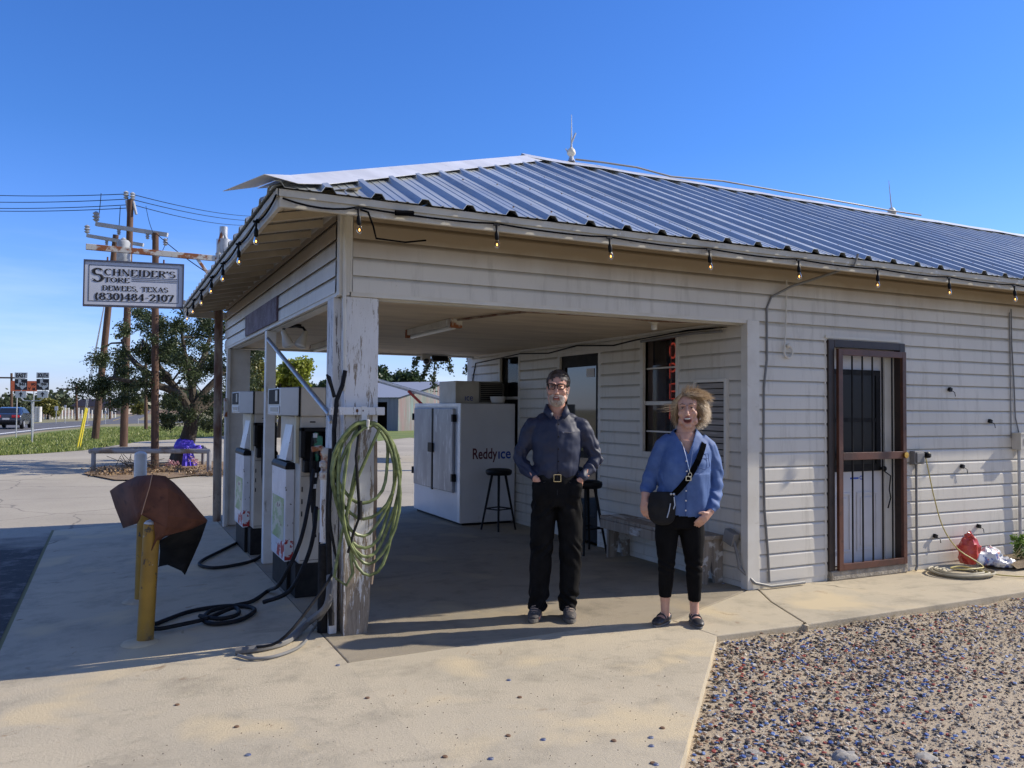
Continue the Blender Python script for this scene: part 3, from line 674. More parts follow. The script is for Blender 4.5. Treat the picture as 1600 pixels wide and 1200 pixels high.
jm = MB(); jm.box(DOOR[1]-.14,YF+.03,.1,DOOR[1]-.03,YF+.1,2.16).box(DOOR[0],YF+.05,2.12,DOOR[1]-.14,YF+.1,2.16).box(DOOR[1]-.03,YF+.021,.1,DOOR[1],YF+.1,2.16)
obj('door_jamb', jm, M_trim, st, world=True)
stk = plain_text('C', .05, (6.455,YF+.0695,.90), (1,0,0), (0,0,1), bold=.002); stk.box(6.33,YF+.0665,.905,6.44,YF+.0695,.922)
obj('door_sticker', stk, mat('sticker_blue', (.02,.08,.45), rough=.4), sdoor, world=True)
kn = MB(); kn.ell((6.73,YF+.02,1.0),.028,12,8).tube([(6.73,YF+.07,1.0),(6.73,YF+.02,1.0)],.012,8).tube([(6.74,YF+.03,.98),(6.80,YF+.0,.93),(6.78,YF+.0,.80),(6.80,YF-.0,.72),(6.76,YF+.0,.62)],.006,6); obj('door_knob', kn, M_blackm, sdoor, world=True, smooth=True)
dt = MB(); dt.box(5.895,YF-.03,.0,5.915,YF,2.25).box(5.895,YF-.045,2.225,6.90,YF,2.25); obj('door_trim', dt, M_trim, st, world=True)
sp = MB(); sp.box(5.93,YF-.07,0,6.95,YF+.1,.088); obj('door_step', sp, mat('step_concrete', (.40,.36,.29), (.25,.22,.18), scale=9, rough=.95, bump=.8, bscale=40, bdist=.02), st, world=True, bevel=.012)
# ---- porch windows and entrance door
def pwin(y0,y1,z0,z1,mid,label):
    f = MB(); x = XW-.035
    for a in ((y0-.05,z0-.05,y0,z1+.05),(y1,z0-.05,y1+.05,z1+.05),(y0,z1,y1,z1+.05),(y0,z0-.05,y1,z0)): f.box(x,a[0],a[1],XW+.04,a[2],a[3])
    if mid: f.box(XW-.005,y0,mid-.02,XW+.02,y1,mid+.02)
    wf = obj('window', f, M_trim, st, world=True, bevel=.003); wf['label'] = label
    g = MB(); g.box(XW+.03,y0,z0,XW+.036,y1,z1); obj('window_pane', g, M_glassw, wf, world=True); return wf
M_glassw, tw, bw = base_mat('window_glass'); bw.inputs['Base Color'].default_value = (.02,.022,.025,1); bw.inputs['Roughness'].default_value = .03; bw.inputs['Alpha'].default_value = .45
w1 = pwin(6.50,7.05,1.12,2.27,1.62,'tall porch window with a red neon sign inside')
w2 = pwin(9.96,10.54,1.0,2.27,1.7,'far narrow porch window beside the ice box')
mu_ = MB()
for z in (1.98,1.33): mu_.box(XW+.012,6.50,z-.008,XW+.026,7.05,z+.008)
for y in (6.68,): mu_.box(XW+.05,y,1.12,XW+.06,y+.012,2.27)
obj('muntin', mu_, M_trim, w1, world=True)
cu1 = MB(); cu1.box(XW+.12,6.86,1.12,XW+.14,7.05,2.27); obj('curtain', cu1, mat('brown_curtain', (.20,.11,.05), (.30,.2,.1), scale=6, rough=.9), w1, world=True)
cu1 = MB(); cu1.box(XW+.16,6.50,1.12,XW+.18,6.86,2.27); obj('blind', cu1, mat('grey_blind', (.20,.21,.23), rough=.8), w1, world=True)
ed = MB(); a0,a1 = 7.93,8.82
for q in ((a0-.055,0,a0,2.26),(a1,0,a1+.055,2.26),(a0,2.20,a1,2.26)): ed.box(XW-.03,q[0],q[1],XW+.04,q[2],q[3])
edf = obj('entrance_door_frame', ed, M_trim, st, world=True, bevel=.003)
ed = MB()
for q in ((a0,.02,a0+.09,2.2),(a1-.09,.02,a1,2.2),(a0+.09,2.06,a1-.09,2.2),(a0+.09,.02,a1-.09,.30),(a0+.09,.98,a1-.09,1.06)): ed.box(XW+.0,q[0],q[1],XW+.04,q[2],q[3])
edd = obj('entrance_door', ed, M_blkpaint, st, world=True, bevel=.003); edd['label'] = 'black glazed entrance door behind the man'
ed = MB(); ed.box(XW+.018,a0+.09,.30,XW+.024,a1-.09,.98).box(XW+.018,a0+.09,1.06,XW+.024,a1-.09,2.06); obj('door_glass', ed, M_glass, edd, world=True)
ed = MB(); ed.box(XW+.012,8.08,1.93,XW+.0165,8.25,2.03); obj('notice', ed, mat('paper', (.6,.6,.6), rough=.8), edd, world=True)
# roof and ceiling fixtures fixed to the building get their own things below
# ------------------------------------------------------------------ things fixed to or standing by the store
def sag(a, b, s_, n=10): 
    a = Vector(a); b = Vector(b); return [a+(b-a)*(i/n)-Vector((0,0,s_*4*(i/n)*(1-i/n))) for i in range(n+1)]
# string lights (one strand)
sl_ = thing('string_lights', 'black strand of clear party bulbs strung along the eaves of the store', 'string lights', (.88,4.96,2.80))
fb = [(1.36,2.655),(2.31,2.69),(3.21,2.70),(4.12,2.705),(5.05,2.705),(5.98,2.705),(6.92,2.69),(7.88,2.68),(8.8,2.68),(9.7,2.68)]
lb = [5.68,6.53,7.49,8.35,9.35,10.25,11.1]
cord = MB(); pts = []
for a, b in zip([(.90,2.80)]+fb[:-1], fb): pts += [p for p in sag((a[0],4.962,2.80), (b[0],4.962,2.795), .012 if a[0] > 1 else .03, 6)][:-1]
cord.tube(pts, .0065, 6)
pts = []
for a, b in zip([4.965]+lb[:-1], lb): pts += sag((.862,a,2.815), (.862,b,2.80), .03, 6)[:-1]
cord.tube(pts, .0065, 6)
cord.tube([(1.36,4.965,2.79),(1.43,4.98,2.78),(1.47,5.0,2.70),(1.52,5.1,2.645),(1.75,5.2,2.66),(1.95,5.35,2.72)], .006, 6).tube([(1.60,4.955,2.79),(1.72,4.955,2.80)],.018,8)
obj('cord', cord, mat('cord_black', (.006,.006,.007), rough=.95, spec=.02), sl_, world=True, smooth=True)
M_bulb, tb, bb_ = base_mat('bulb_glass'); bb_.inputs['Base Color'].default_value = (.95,.93,.88,1); bb_.inputs['Roughness'].default_value = .05; bb_.inputs['Transmission Weight'].default_value = 1; bb_.inputs['IOR'].default_value = 1.15
M_fil = emis('filament', (1,.42,.10), 4)
sock = MB(); sock.lathe([(.006,.0),(.011,-.005),(.008,-.05),(.012,-.06),(.017,-.075),(.017,-.12),(.014,-.125)], n=10)
sock.obox((0,0,.0),(.05,.014,.018))
gb = MB(); gb.lathe([(.012,-.125),(.014,-.133),(.020,-.152),(.022,-.168),(.018,-.185),(.008,-.195),(.001,-.197)], n=12)
SB = .86
fil = MB(); fil.ell((0,0,-.165),(.006,.006,.012),8,6)
proto = None
for (x, y, z) in [(x,4.955,2.79) for x, z in fb] + [(.858,y,2.80) for y in lb]:
    if proto is None:
        so_ = obj('bulb_socket', sock, M_blackm, sl_, smooth=True); obj('bulb', gb, M_bulb, so_, smooth=True); obj('filament', fil, M_fil, so_); proto = so_; o = so_
    else: o = copy_tree(proto, sl_)
    o.location = (x-.88, y-4.96, z-2.80); o.rotation_euler = (random.uniform(-.08,.08), random.uniform(-.08,.08), 0); o.scale = (SB,SB,SB*.95)
# porch ceiling lights
def fluoro(x, y, rz, ln, label):
    t = thing('tube_light', label, 'ceiling light', (x,y,2.352), rz, 'fluorescent strip lights on the porch ceiling')
    b = MB(); b.box(-ln/2,-.05,-.06,ln/2,.05,0); obj('housing', b, M_fascia, t, bevel=.004)
    b = MB(); b.box(-ln/2-.02,-.055,-.085,-ln/2+.035,.055,-.001); obj('end_cap', b, M_rustw, t, bevel=.003); b = MB(); b.box(ln/2-.035,-.055,-.085,ln/2+.02,.055,-.001); obj('end_cap', b, M_rustw, t, bevel=.003)
    b = MB(); b.tube([(-ln/2+.03,0,-.075),(ln/2-.03,0,-.075)], .019, 10); obj('tube', b, mat('lamp_tube', (.75,.75,.72), rough=.3), t, smooth=True)
c_ = PX(605,521,2.2); 
fluoro(2.75, 7.35, radians(90), 1.22, 'fluorescent strip light with a rusty end cap, nearer the front of the porch')
fluoro(2.35, 10.1, radians(90), 1.0, 'fluorescent strip light farther back, half hidden behind the peeling column')
fl2 = thing('flood_light', 'pair of flood lamps under the canopy above the pumps', 'flood light', (1.60,8.0,2.352))
b = MB(); b.lathe([(.05,0),(.05,-.02),(.02,-.03)], n=14).tube([(0,0,-.02),(-.10,-.02,-.03),(-.13,-.02,-.06)],.012,8).tube([(0,0,-.02),(.06,-.02,-.03),(.09,-.02,-.07)],.012,8); obj('bracket', b, M_blackm, fl2, smooth=True)
for sx, a in ((-.13,-.35),(.09,.35)):
    b = MB(); R_ = Matrix.Rotation(a,3,'Y'); b.lathe([(.012,.0),(.028,-.02),(.030,-.06),(.045,-.10),(.058,-.15)], (sx,-.02,-.06), 14, R_); h_ = obj('lamp_holder', b, M_cream, fl2, smooth=True)
    b = MB(); b.lathe([(.057,-.15),(.055,-.165),(.03,-.178),(.001,-.182)], (sx,-.02,-.06), 14, R_); obj('lamp_lens', b, mat('lamp_lens', (.7,.7,.68), rough=.2), h_, smooth=True)
cb_ = thing('bulb_fixture', 'small white bulb fixture on the ceiling by the porch corner', 'light fixture', (4.33,5.95,2.352))
b = MB(); b.lathe([(.055,0),(.055,-.02),(.03,-.035),(.028,-.05)], n=14); obj('base', b, M_trim, cb_, smooth=True)
b = MB(); b.lathe([(.026,-.05),(.03,-.065),(.027,-.085),(.001,-.095)], n=12); obj('lamp', b, mat('lamp_lens', (.7,.7,.68), rough=.2), cb_, smooth=True)
cam_ = thing('security_camera', 'small dome security camera under the rear canopy beam', 'camera', (4.2,11.40,2.352))
b = MB(); b.box(-.09,-.03,-.10,.05,.05,0); obj('housing', b, M_trim, cam_, bevel=.01); b = MB(); b.ell((-.02,-.02,-.11),(.05,.05,.045),12,8); obj('dome', b, M_glass, cam_, smooth=True)
b = MB(); b.box(.08,-.03,-.10,.32,.05,-.02); obj('bracket', b, M_blackm, cam_, bevel=.006)
# cables run on the building
def cable(name, label, pts, r, m, cat='cable', group=None):
    b = MB(); b.tube(pts, r, 6); return setp(obj(name, b, m, smooth=True), label, cat, group)
M_grey = mat('grey_conduit', (.21,.21,.21), (.17,.17,.165), rough=.5)
cable('cable', 'grey cable from the roof edge down beside the porch corner', [(5.72,4.94,2.90),(5.70,4.96,2.80),(5.60,5.2,2.74),(5.42,5.40,2.66),(5.24,5.46,2.56),(5.19,5.465,2.46),(5.19,5.465,2.0),(5.155,5.465,1.75),(5.15,5.465,1.2),(5.16,5.465,.7),(5.20,5.465,.30),(5.21,5.46,.05)], .011, M_grey)
cable('cable', 'thin black wire along the top of the porch wall', [(5.0,5.7,2.30),(4.99,6.3,2.32),(4.99,7.2,2.29),(4.985,7.6,2.26),(4.985,8.4,2.31),(4.985,9.1,2.26),(4.985,9.9,2.30),(4.985,10.6,2.27),(4.985,11.4,2.24),(4.98,11.5,2.0),(4.98,11.52,1.5)], .009, M_blackm)
cable('conduit', 'thin conduit across the porch ceiling to the strip light', [(2.75,6.7,2.335),(2.9,6.1,2.335),(3.0,5.85,2.335),(3.8,5.78,2.335),(4.3,5.9,2.335),(4.9,5.7,2.335)], .011, M_rustp, 'conduit')
cable('conduit', 'dark conduit stub along the porch corner ceiling line', [(4.95,5.78,2.27),(4.93,6.2,2.28),(4.93,7.0,2.26)], .016, M_grey, 'conduit')
cable('cable', 'wire dropping down the wall to the meter box', [(8.62,5.455,2.66),(8.63,5.46,2.3),(8.66,5.46,1.9),(8.68,5.46,1.5),(8.74,5.455,1.30),(8.86,5.455,1.20)], .007, M_grey)
cable('cable', 'thin straight wire running beside the dangling meter wire', [(8.60,5.462,2.62),(8.61,5.462,1.28)], .005, M_grey)
cable('conduit', 'white conduit climbing the narrow trim at the far canopy corner', [(1.35,11.16,0),(1.35,11.16,1.65)], .022, M_white, 'conduit')
b = MB(); b.box(1.325,11.10,1.42,1.36,11.22,1.66); setp(obj('junction_box', b, M_rustw), 'small rusty junction box on the far column', 'junction box')
# white hook rod on the front wall
b = MB(); b.tube([(5.41,5.45,2.72),(5.405,5.45,2.40),(5.385,5.45,2.12)], .006, 6)
b.tube([(5.385,5.45,2.12)]+[(5.43+.05*cos(a),5.45,2.08+.055*sin(a)) for a in [pi+.5*i for i in range(10)]], .009, 7).ell((5.43,5.45,2.135),.02,10,6)
setp(obj('hook', b, M_trim, smooth=True), 'white wire hook hanging on the siding beside the side door', 'hook')
# outlet box, meter box, plug box
t = thing('outlet_box', 'grey outdoor outlet box right of the security gate', 'outlet', (7.10,5.47,1.04))
b = MB(); b.box(-.07,-.06,0,.07,.0,.13).box(-.055,-.075,.015,.055,-.06,.115); obj('box', b, M_grey, t, bevel=.006)
b = MB(); b.tube([(.0,-.02,.0),(.0,-.02,-.55),(.0,-.02,-1.0),(-.03,-.03,-1.03)],.012,8); obj('conduit', b, M_grey, t, smooth=True)
b = MB(); b.lathe([(.03,0),(.03,.04),(.012,.05)], (.10,-.05,.085), 10, Matrix.Rotation(radians(80),3,'X')).obox((.10,-.04,.10),(.06,.05,.035)); obj('socket', b, M_blackm, t)
t = thing('meter_box', 'beige meter box with a conduit to the ground near the right edge', 'meter box', (8.70,5.47,1.16))
b = MB(); b.box(-.075,-.10,0,.085,.0,.17).box(-.085,-.11,.165,.095,0,.178).box(-.03,-.105,.05,.055,-.10,.12); obj('box', b, M_cream, t, bevel=.005)
b = MB(); b.tube([(.0,-.03,.0),(.012,-.03,-1.16)],.016,8); obj('conduit', b, M_galv, t, smooth=True)
t = thing('plug_box', 'grey cable outlet on the porch wall beside the bench', 'outlet', (4.985,5.62,.40))
b = MB(); b.obox((-.04,.03,.03),(.07,.13,.12), Matrix.Rotation(.3,3,'X')); obj('box', b, M_grey, t, bevel=.006)
b = MB(); b.tube([(-.05,-.02,.0),(-.05,-.06,-.10),(-.05,-.09,-.22),(.05,-.17,-.34),(.2,-.2,-.375),(.6,-.2,-.375)],.014,8); obj('cable', b, M_grey, t, smooth=True)
for i,(x,z) in enumerate([(7.62,1.78),(8.25,1.46),(7.80,1.0),(8.05,.38),(7.38,.32)]):
    b = MB(); b.obox((x,5.455,z),(.035,.03,.035), Matrix.Rotation(.4,3,'Y')).tube([(x,5.455,z),(x+.05,5.44,z-.03),(x+.06,5.44,z-.07)],.004,5)
    setp(obj('siding_clip', b, M_blackm), 'small black clip left on the siding right of the gate', 'clip', 'black clips on the siding right of the gate')
# lightning rods on the ridge
zr = ZE+SL*(YR-YE)+.05
t = thing('lightning_rod', 'spiky lightning rod with ceramic knob at the near end of the ridge', 'lightning rod', (4.97,YR,zr))
b = MB(); b.lathe([(.05,0),(.03,.04),(.028,.06)], n=10).tube([(0,0,.0),(-.12,-.05,-.04)],.01,6).tube([(0,0,.05),(-.08,0,.15)],.008,5).tube([(0,0,.22),(.06,0,.36)],.012,5); obj('base', b, M_galv, t)
b = MB(); b.lathe([(.02,.06),(.05,.09),(.055,.115),(.04,.15),(.015,.175)], n=14); obj('insulator', b, mat('ceramic', (.75,.70,.58), rough=.3), t, smooth=True)
b = MB(); b.tube([(0,0,.17),(0,0,.3),(0,0,.58)],[.012,.009,.003],6); obj('rod', b, M_galv, t)
t = thing('lightning_rod', 'thin leaning lightning rod far along the ridge', 'lightning rod', (10.6,YR,zr))
b = MB(); b.lathe([(.07,0),(.06,.05),(.03,.09)], n=10); obj('base', b, M_trim, t); b = MB(); b.tube([(0,0,.05),(-.06,0,.5)],[.012,.004],6); obj('rod', b, M_galv, t)
b = MB(); b.tube([(5.0,YR-.05,zr+.02),(5.35,YR-.1,zr+.02),(5.9,YR-.04,zr+.05),(6.4,YR-.08,zr-.01),(7.3,YR-.03,zr+.06),(8.8,YR-.03,zr+.05),(9.8,YR-.04,zr+.04),(10.5,YR-.04,zr+.03),(11.0,YR-.2,zr-.02)],.012,6); setp(obj('cable', b, M_grey, smooth=True), 'slack grounding cable along the roof ridge', 'cable')
# ---- wooden plaque on canopy side
b = MB(); b.box(1.352,7.68,2.345,1.378,9.62,2.575)
M_plaq = mat('plaque', (.085,.06,.085), (.16,.13,.17), scale=6, rough=.7, layers=[((.30,.27,.33), 7, .60, .68, (1,3,6))]); 
setp(obj('plaque', b, M_plaq, bevel=.003), 'faded dark wooden plaque on the canopy side', 'plaque')
# ---- shutter panel on porch wall
t = thing('shutter_panel', 'grey weathered slatted panel in a white frame beside the woman', 'panel', (5.0,5.96,.94))
f = MB()
for q in ((-.23,0,-.20,.90),(.20,0,.23,.90),(-.20,.87,.20,.90),(-.20,0,.20,.03)): f.box(-.045,q[0],q[1],0,q[2],q[3])
obj('frame', f, M_trim, t, bevel=.003)
f = MB()
for i in range(15):
    z = .035+i*.0555; f.obox((-.026,0,z+.025),(.012,.39,.046), Matrix.Rotation(radians(7+random.uniform(-4,4)),3,'Y'))
obj('slats', f, mat('dark_weathered_slats', (.24,.225,.205), (.33,.31,.29), scale=4, rough=.9, stretch=(3,.6,8), layers=[((.36,.35,.33), 5, .6, .7, (2,.7,9))]), t); f = MB(); f.box(-.018,-.2,.03,-.002,.2,.87); obj('backing', f, M_dark, t)
# ---- neon OPEN sign (letters stacked) hung inside the window
t = thing('neon_sign', 'vertical red neon open sign hanging inside the porch window', 'neon sign', (5.10,6.66,1.40))
b = MB(); b.box(-.0,-.085,.0,.012,.085,.86); obj('backing', b, mat('sign_backing', (.03,.012,.012), rough=.5), t)
M_neon = emis('neon_red', (.85,.10,.06), .45)
strokes = {'O':[arc(0,0,.05,.075,0,360,16)], 'P':[[(-.045,-.075),(-.045,.075)]+arc(.0,.035,.045,.04,90,-90,8)+[(-.045,-.005)]], 'E':[[(.05,.075),(-.045,.075),(-.045,-.075),(.05,-.075)],[(-.045,0),(.035,0)]], 'N':[[(-.048,-.075),(-.048,.075),(.048,-.075),(.048,.075)]]}
for k, ch in enumerate('OPEN'):
    b = MB()
    for s_ in strokes[ch]: b.tube([(-.02,-x,.75-.205*k+y) for x, y in s_], .009, 6)
    obj('letter', b, M_neon, t, smooth=True)
# ---- cleat, hose, conduit on column
t = thing('garden_hose', 'green garden hose looped on a hook on the peeling column', 'hose', (1.55,5.44,1.43))
b = MB(); b.box(-.02,-.02,-.03,.02,.01,.13); b.tube([(0,-.02,0),(0,-.10,-.02),(0,-.11,.04)],.012,6); obj('hook', b, M_white, t, bevel=.004)
rr = random.Random(5); pts = []
loops = [(-.0,.24,-.40,.42),(.02,.235,-.43,.45),(-.01,.215,-.36,.38),(.03,.225,-.46,.47),(.0,.23,-.30,.33),(-.02,.20,-.25,.27),(.03,.235,-.50,.50)]
for k,(cx,rx,cz,rz) in enumerate(loops):
    for i in range(24):
        a = pi/2 + 2*pi*i/24 + rr.uniform(-.02,.02)
        fz = cz + rz*sin(a); wv = .018*sin(3*a+k)
        pts.append((cx + (rx+wv)*cos(a)*(.75+.25*min(1,(1.0-(fz+.02)/-.9)) if True else 1), -.055-.012*(k%4)+.02*cos(2*a+k), min(fz, .012+.004*k)))
M_hose = mat('green_hose', (.10,.13,.045), (.22,.26,.10), scale=18, rough=.45, layers=[((.05,.07,.02), 6, .56, .62, (1,1,1))])
b = MB(); b.tube(pts+[(-.08,-.07,-.4),(-.16,-.07,-.72),(-.20,-.05,-1.0),(-.12,-.06,-1.06),(-.08,-.07,-.98),(-.13,-.07,-.6),(-.05,-.06,-.2)], .0112, 7); obj('hose', b, M_hose, t, smooth=True)
b = MB(); b.tube([(-.05,-.09,.0),(-.075,-.10,-.2),(-.06,-.10,-.42),(-.05,-.11,-.56)],.011,7).tube([(-.05,-.11,-.50),(-.048,-.11,-.62)],.017,8).tube([(-.05,-.11,-.60),(-.09,-.10,-.72),(-.12,-.09,-.84)],.009,6); obj('nozzle', b, M_blkpaint, t, smooth=True)
t = thing('cleat_board', 'short peeling board nailed across the column', 'board', (1.52,5.47,1.52))
b = MB(); b.box(-.20,-.045,-.02,.175,.012,.035); obj('board', b, M_peel2, t, bevel=.004)
b = MB()
for x in (-.02,.02): b.ell((x,-.047,.01),(.009,.004,.012),8,6)
obj('bolt', b, M_rustd, t)
b = MB(); b.tube([(1.63,5.42,1.32),(1.635,5.42,1.0),(1.63,5.43,.5),(1.62,5.45,.35)],.012,7); setp(obj('pipe', b, M_rustp, smooth=True), 'thin rusty pipe along the right edge of the peeling column', 'pipe')
cable('conduit', 'white painted conduit down the corner of the peeling column', [(1.405,5.47,2.85),(1.41,5.455,2.3),(1.42,5.455,1.76),(1.415,5.46,1.66)], .013, M_trim, 'conduit')
cable('cable', 'black cables sprouting from the conduit end on the column', [(1.42,5.45,1.80),(1.40,5.44,1.70),(1.36,5.43,1.60),(1.345,5.43,1.4),(1.35,5.43,1.2),(1.37,5.42,1.05)], .016, M_black)
cable('cable', 'short frayed cable end beside the column', [(1.345,5.43,1.62),(1.325,5.42,1.68),(1.30,5.41,1.75),(1.285,5.41,1.77)], [.014,.012,.016,.006], M_black)
# diagonal brace
b = MB(); b.tube([(1.36,8.15,2.21),(1.36,5.62,1.50)], .019, 10); b.tube([(1.36,5.66,1.51),(1.355,5.55,1.45)],.014,8); setp(obj('brace', b, M_galv, smooth=True), 'galvanised diagonal brace from the slim post to the peeling column', 'brace')
# ---- standing pipe with bolted flanges between pump and column
t = thing('vent_pipe', 'scaly white pipe with dark couplings beside the peeling column', 'pipe', (1.355,5.68,0))
b = MB(); b.tube([(0,0,.62),(0,0,1.05)],.038,12); obj('pipe', b, peel_mat('scaly_paint', (.3,.2,.12), (.1,.08,.06), False, .57), t, smooth=True)
b = MB(); b.tube([(0,0,0),(0,0,.60)],.045,12); obj('sleeve', b, M_black, t, smooth=True)
b = MB(); b.lathe([(.04,1.05),(.046,1.06),(.046,1.10),(.036,1.11),(.036,1.13),(.047,1.14),(.047,1.17),(.036,1.18),(.036,1.21),(.044,1.22),(.044,1.24),(.02,1.27)], n=14).tube([(0,0,1.24),(-.04,0,1.27),(-.10,0,1.26)],.02,8); obj('coupling', b, M_rustw, t, smooth=True)
# ------------------------------------------------------------------ fuel pumps
M_disp = mat('display_black', (.006,.006,.008), rough=.6, spec=.1)
def make_pump(label, loc):
    t = thing('fuel_pump', label, 'fuel pump', loc, 0, 'old fuel pumps on the canopy island')
    b = MB(); b.box(-.13,.20,0,.19,.86,.275).box(-.10,.0,0,.14,.22,.275); obj('plinth', b, M_blkpaint, t, bevel=.006)
    b = MB(); b.box(-.075,.0,.275,.125,.86,1.48); obj('cabinet', b, M_pumpb, t, bevel=.008)
    for sx, lab in ((-1,'near'),(1,'far')):
        xa, xb = ((-.15,-.077) if sx < 0 else (.127,.20))
        b = MB(); b.box(xa,.20,.262,xb,.84,1.03); pn = obj('side_panel', b, M_pumpw, t, bevel=.005)
        b = MB(); b.box(xa-.006,.192,1.03,xb+.004,.846,1.055)
        b.add([(xa-.006,.192,1.055),(xb+.004,.192,1.055),(xb+.004,.846,1.055),(xa-.006,.846,1.055),(xa+.01 if sx<0 else xa-.006,.21,1.085),(xb+.004 if sx<0 else xb-.012,.21,1.085),(xb+.004 if sx<0 else xb-.012,.83,1.085),(xa+.01 if sx<0 else xa-.006,.83,1.085)],[(0,1,5,4),(1,2,6,5),(2,3,7,6),(3,0,4,7),(4,5,6,7)])
        obj('panel_cap', b, M_blackm, pn)
        xf = xa-.002 if sx < 0 else xb+.002
        b = MB(); b.box(min(xf,xf+.001),.26,.42,max(xf,xf+.001),.78,.78)
        obj('poster', b, M_poster, pn)
        if sx < 0:
            b = MB(); b.poly([(xa-.0008,.205,.275),(xa-.0008,.62,.275),(xa-.0008,.60,.36),(xa-.0008,.205,.46)]); b.poly([(xa,.1992,.275),(xa,.1992,.45),(xb-.003,.1992,.43),(xb-.003,.1992,.275)])
            obj('red_paint_patch', b, M_redp, pn)
        # slanted reader column
        b = MB(); xs = (-.078 if sx < 0 else .128); b.box(xs-(.03 if sx<0 else 0),.03,1.09,xs+(0 if sx<0 else .03),.09,1.48); obj('trim_strip', b, mat('yellowed_strip', (.52,.47,.33), rough=.5), t, bevel=.003)
        b = MB(); xx = xs-(.055 if sx<0 else -.055); b.add([(xs,.30,1.10),(xs,.62,1.10),(xx,.62,1.10),(xx,.30,1.10),(xs,.30,1.40),(xs,.62,1.40)],[(0,1,2,3),(3,2,5,4),(0,3,4),(1,5,2)]); obj('instruction_plate', b, M_pumpw, t)
    # head with dark seams and slanted display ends
    b = MB(); b.box(-.085,-.03,1.475,.125,.89,1.715); hd = obj('head', b, M_pumpb, t, bevel=.012)
    for sx in (-1,1):
        o0 = -.098 if sx<0 else .138; o1 = -.215 if sx<0 else .255
        b = MB(); b.prism([(o0,-.028),(o1,.13),(o1,.73),(o0,.888)] if sx<0 else [(o0,.888),(o1,.73),(o1,.13),(o0,-.028)], lambda x,y: (x,y,1.48), lambda x,y: (x,y,1.712)); w_ = obj('head_wing', b, M_pumpw2, t, bevel=.008)
        b = MB(); b.box(min(o0,o0-.012*sx*-1)-0,-.026,1.476,max(o0,o0+.012*sx*-1),.886,1.716); 
        xm = (-.085-.098)/2 if sx<0 else (.125+.138)/2
        b = MB(); b.box(xm-.0055,-.033,1.472,xm+.0055,.892,1.719); obj('seam', b, M_blackm, hd)
        xd = o1-.002 if sx<0 else o1+.002
        b = MB(); b.box(min(xd,xd+.004*sx),.20,1.575,max(xd,xd+.004*sx),.66,1.70); obj('display', b, M_disp, w_)
        b = MB(); b.box(min(xd,xd+.006*sx),.24,1.60,max(xd,xd+.006*sx),.34,1.69); obj('number_window', b, mat('lcd', (.25,.27,.28), rough=.3), w_)
        b = MB(); b.box(min(xd,xd+.006*sx),.16,1.50,max(xd,xd+.006*sx),.60,1.56); obj('price_plate', b, M_white, w_, bevel=.002)
        b = MB(); b.box(min(xd,xd+.009*sx),.21,1.512,max(xd,xd+.009*sx),.55,1.548); obj('price_window', b, mat('lcd', (.25,.27,.28), rough=.3), w_)
    b = MB()
    for i in range(3): b.box(-.06,-.0045,.86-.10*i,-.052,.0,.90-.10*i)
    b.box(-.065,-.0035,.30,.115,.0,.303).box(-.065,-.0035,.985,.115,.0,.988); obj('panel_seam', b, M_blackm, t)
    b = MB(); b.box(.03,-.0035,.62,.11,.0,.72); obj('decal', b, M_poster, t)
    b = MB(); b.box(.0,-.004,1.425,.045,.001,1.435).box(.085,-.003,.36,.10,.001,.52); obj('slot', b, M_blackm, t)
    # nozzle boot on the end
    b = MB(); z0,z1,x0,x1 = 1.02,1.385,-.09,.14
    for q in ((x0,z0+.12,x0+.035,z1),(x1-.035,z0,x1,z1),(x0,z1-.035,x1,z1),(x0+.03,z0,x1,z0+.10)): b.box(q[0],-.09,q[1],q[2],.0,q[3])
    b.box(x0+.03,-.02,z0,x1-.03,-.002,z1-.03); bt = obj('nozzle_boot', b, M_blackm, t, bevel=.008)
    nz = MB(); nz.tube([(.035,-.10,1.345),(.02,-.10,1.30),(.03,-.09,1.22),(.05,-.09,1.10)],[.018,.022,.02,.014],8).obox((.055,-.10,1.27),(.05,.035,.10)); nn_ = obj('nozzle', nz, M_nozz, t, bevel=.006, smooth=True)
    b = MB(); b.tube([(.005,-.10,1.33),(-.01,-.11,1.1),(-.005,-.11,.85),(.01,-.11,.7)],.013,8); b.tube([(.05,-.09,1.12),(.04,-.10,1.02),(.02,-.11,.9),(.02,-.10,.7),(.03,-.10,.5)],.015,8); obj('hose', b, M_black, t, smooth=True)
    b = MB()
    for z in (1.34,1.02,.93,.56): b.tube([(.02,-.11,z),(.02,-.11,z-.035)],.019,10)
    obj('hose_coupling', b, M_galv, t, smooth=True)
    b = MB(); b.box(.06,-.13,1.09,.13,-.09,1.15).lathe([(.0,0),(.035,.005),(.035,.03),(0,.035)], (.10,-.11,1.03), 12, Matrix.Rotation(radians(90),3,'X')); obj('latch', b, M_blackm, t)
    return t
M_poster = mat('faded_poster', (.48,.52,.30), (.30,.42,.16), scale=2.5, rough=.5, layers=[((.62,.60,.45), 5, .5, .56, (1,1,2)), ((.25,.10,.08), 6, .62, .66, (1,1,2))])
M_redp = mat('red_paint', (.70,.71,.74), (.40,.025,.025), scale=7, lo=.50, hi=.515, rough=.45)
M_pumpw2 = mat('pump_head_grey', (.56,.55,.52), (.50,.49,.46), scale=5, rough=.4)
M_nozz = mat('nozzle_green', (.02,.16,.10), (.015,.03,.03), scale=12, lo=.5, hi=.52, rough=.4)
make_pump('nearer white fuel pump with torn red paint low on its side', (1.475,6.76,0))
make_pump('farther white fuel pump behind the slim white post', (1.44,8.90,0))
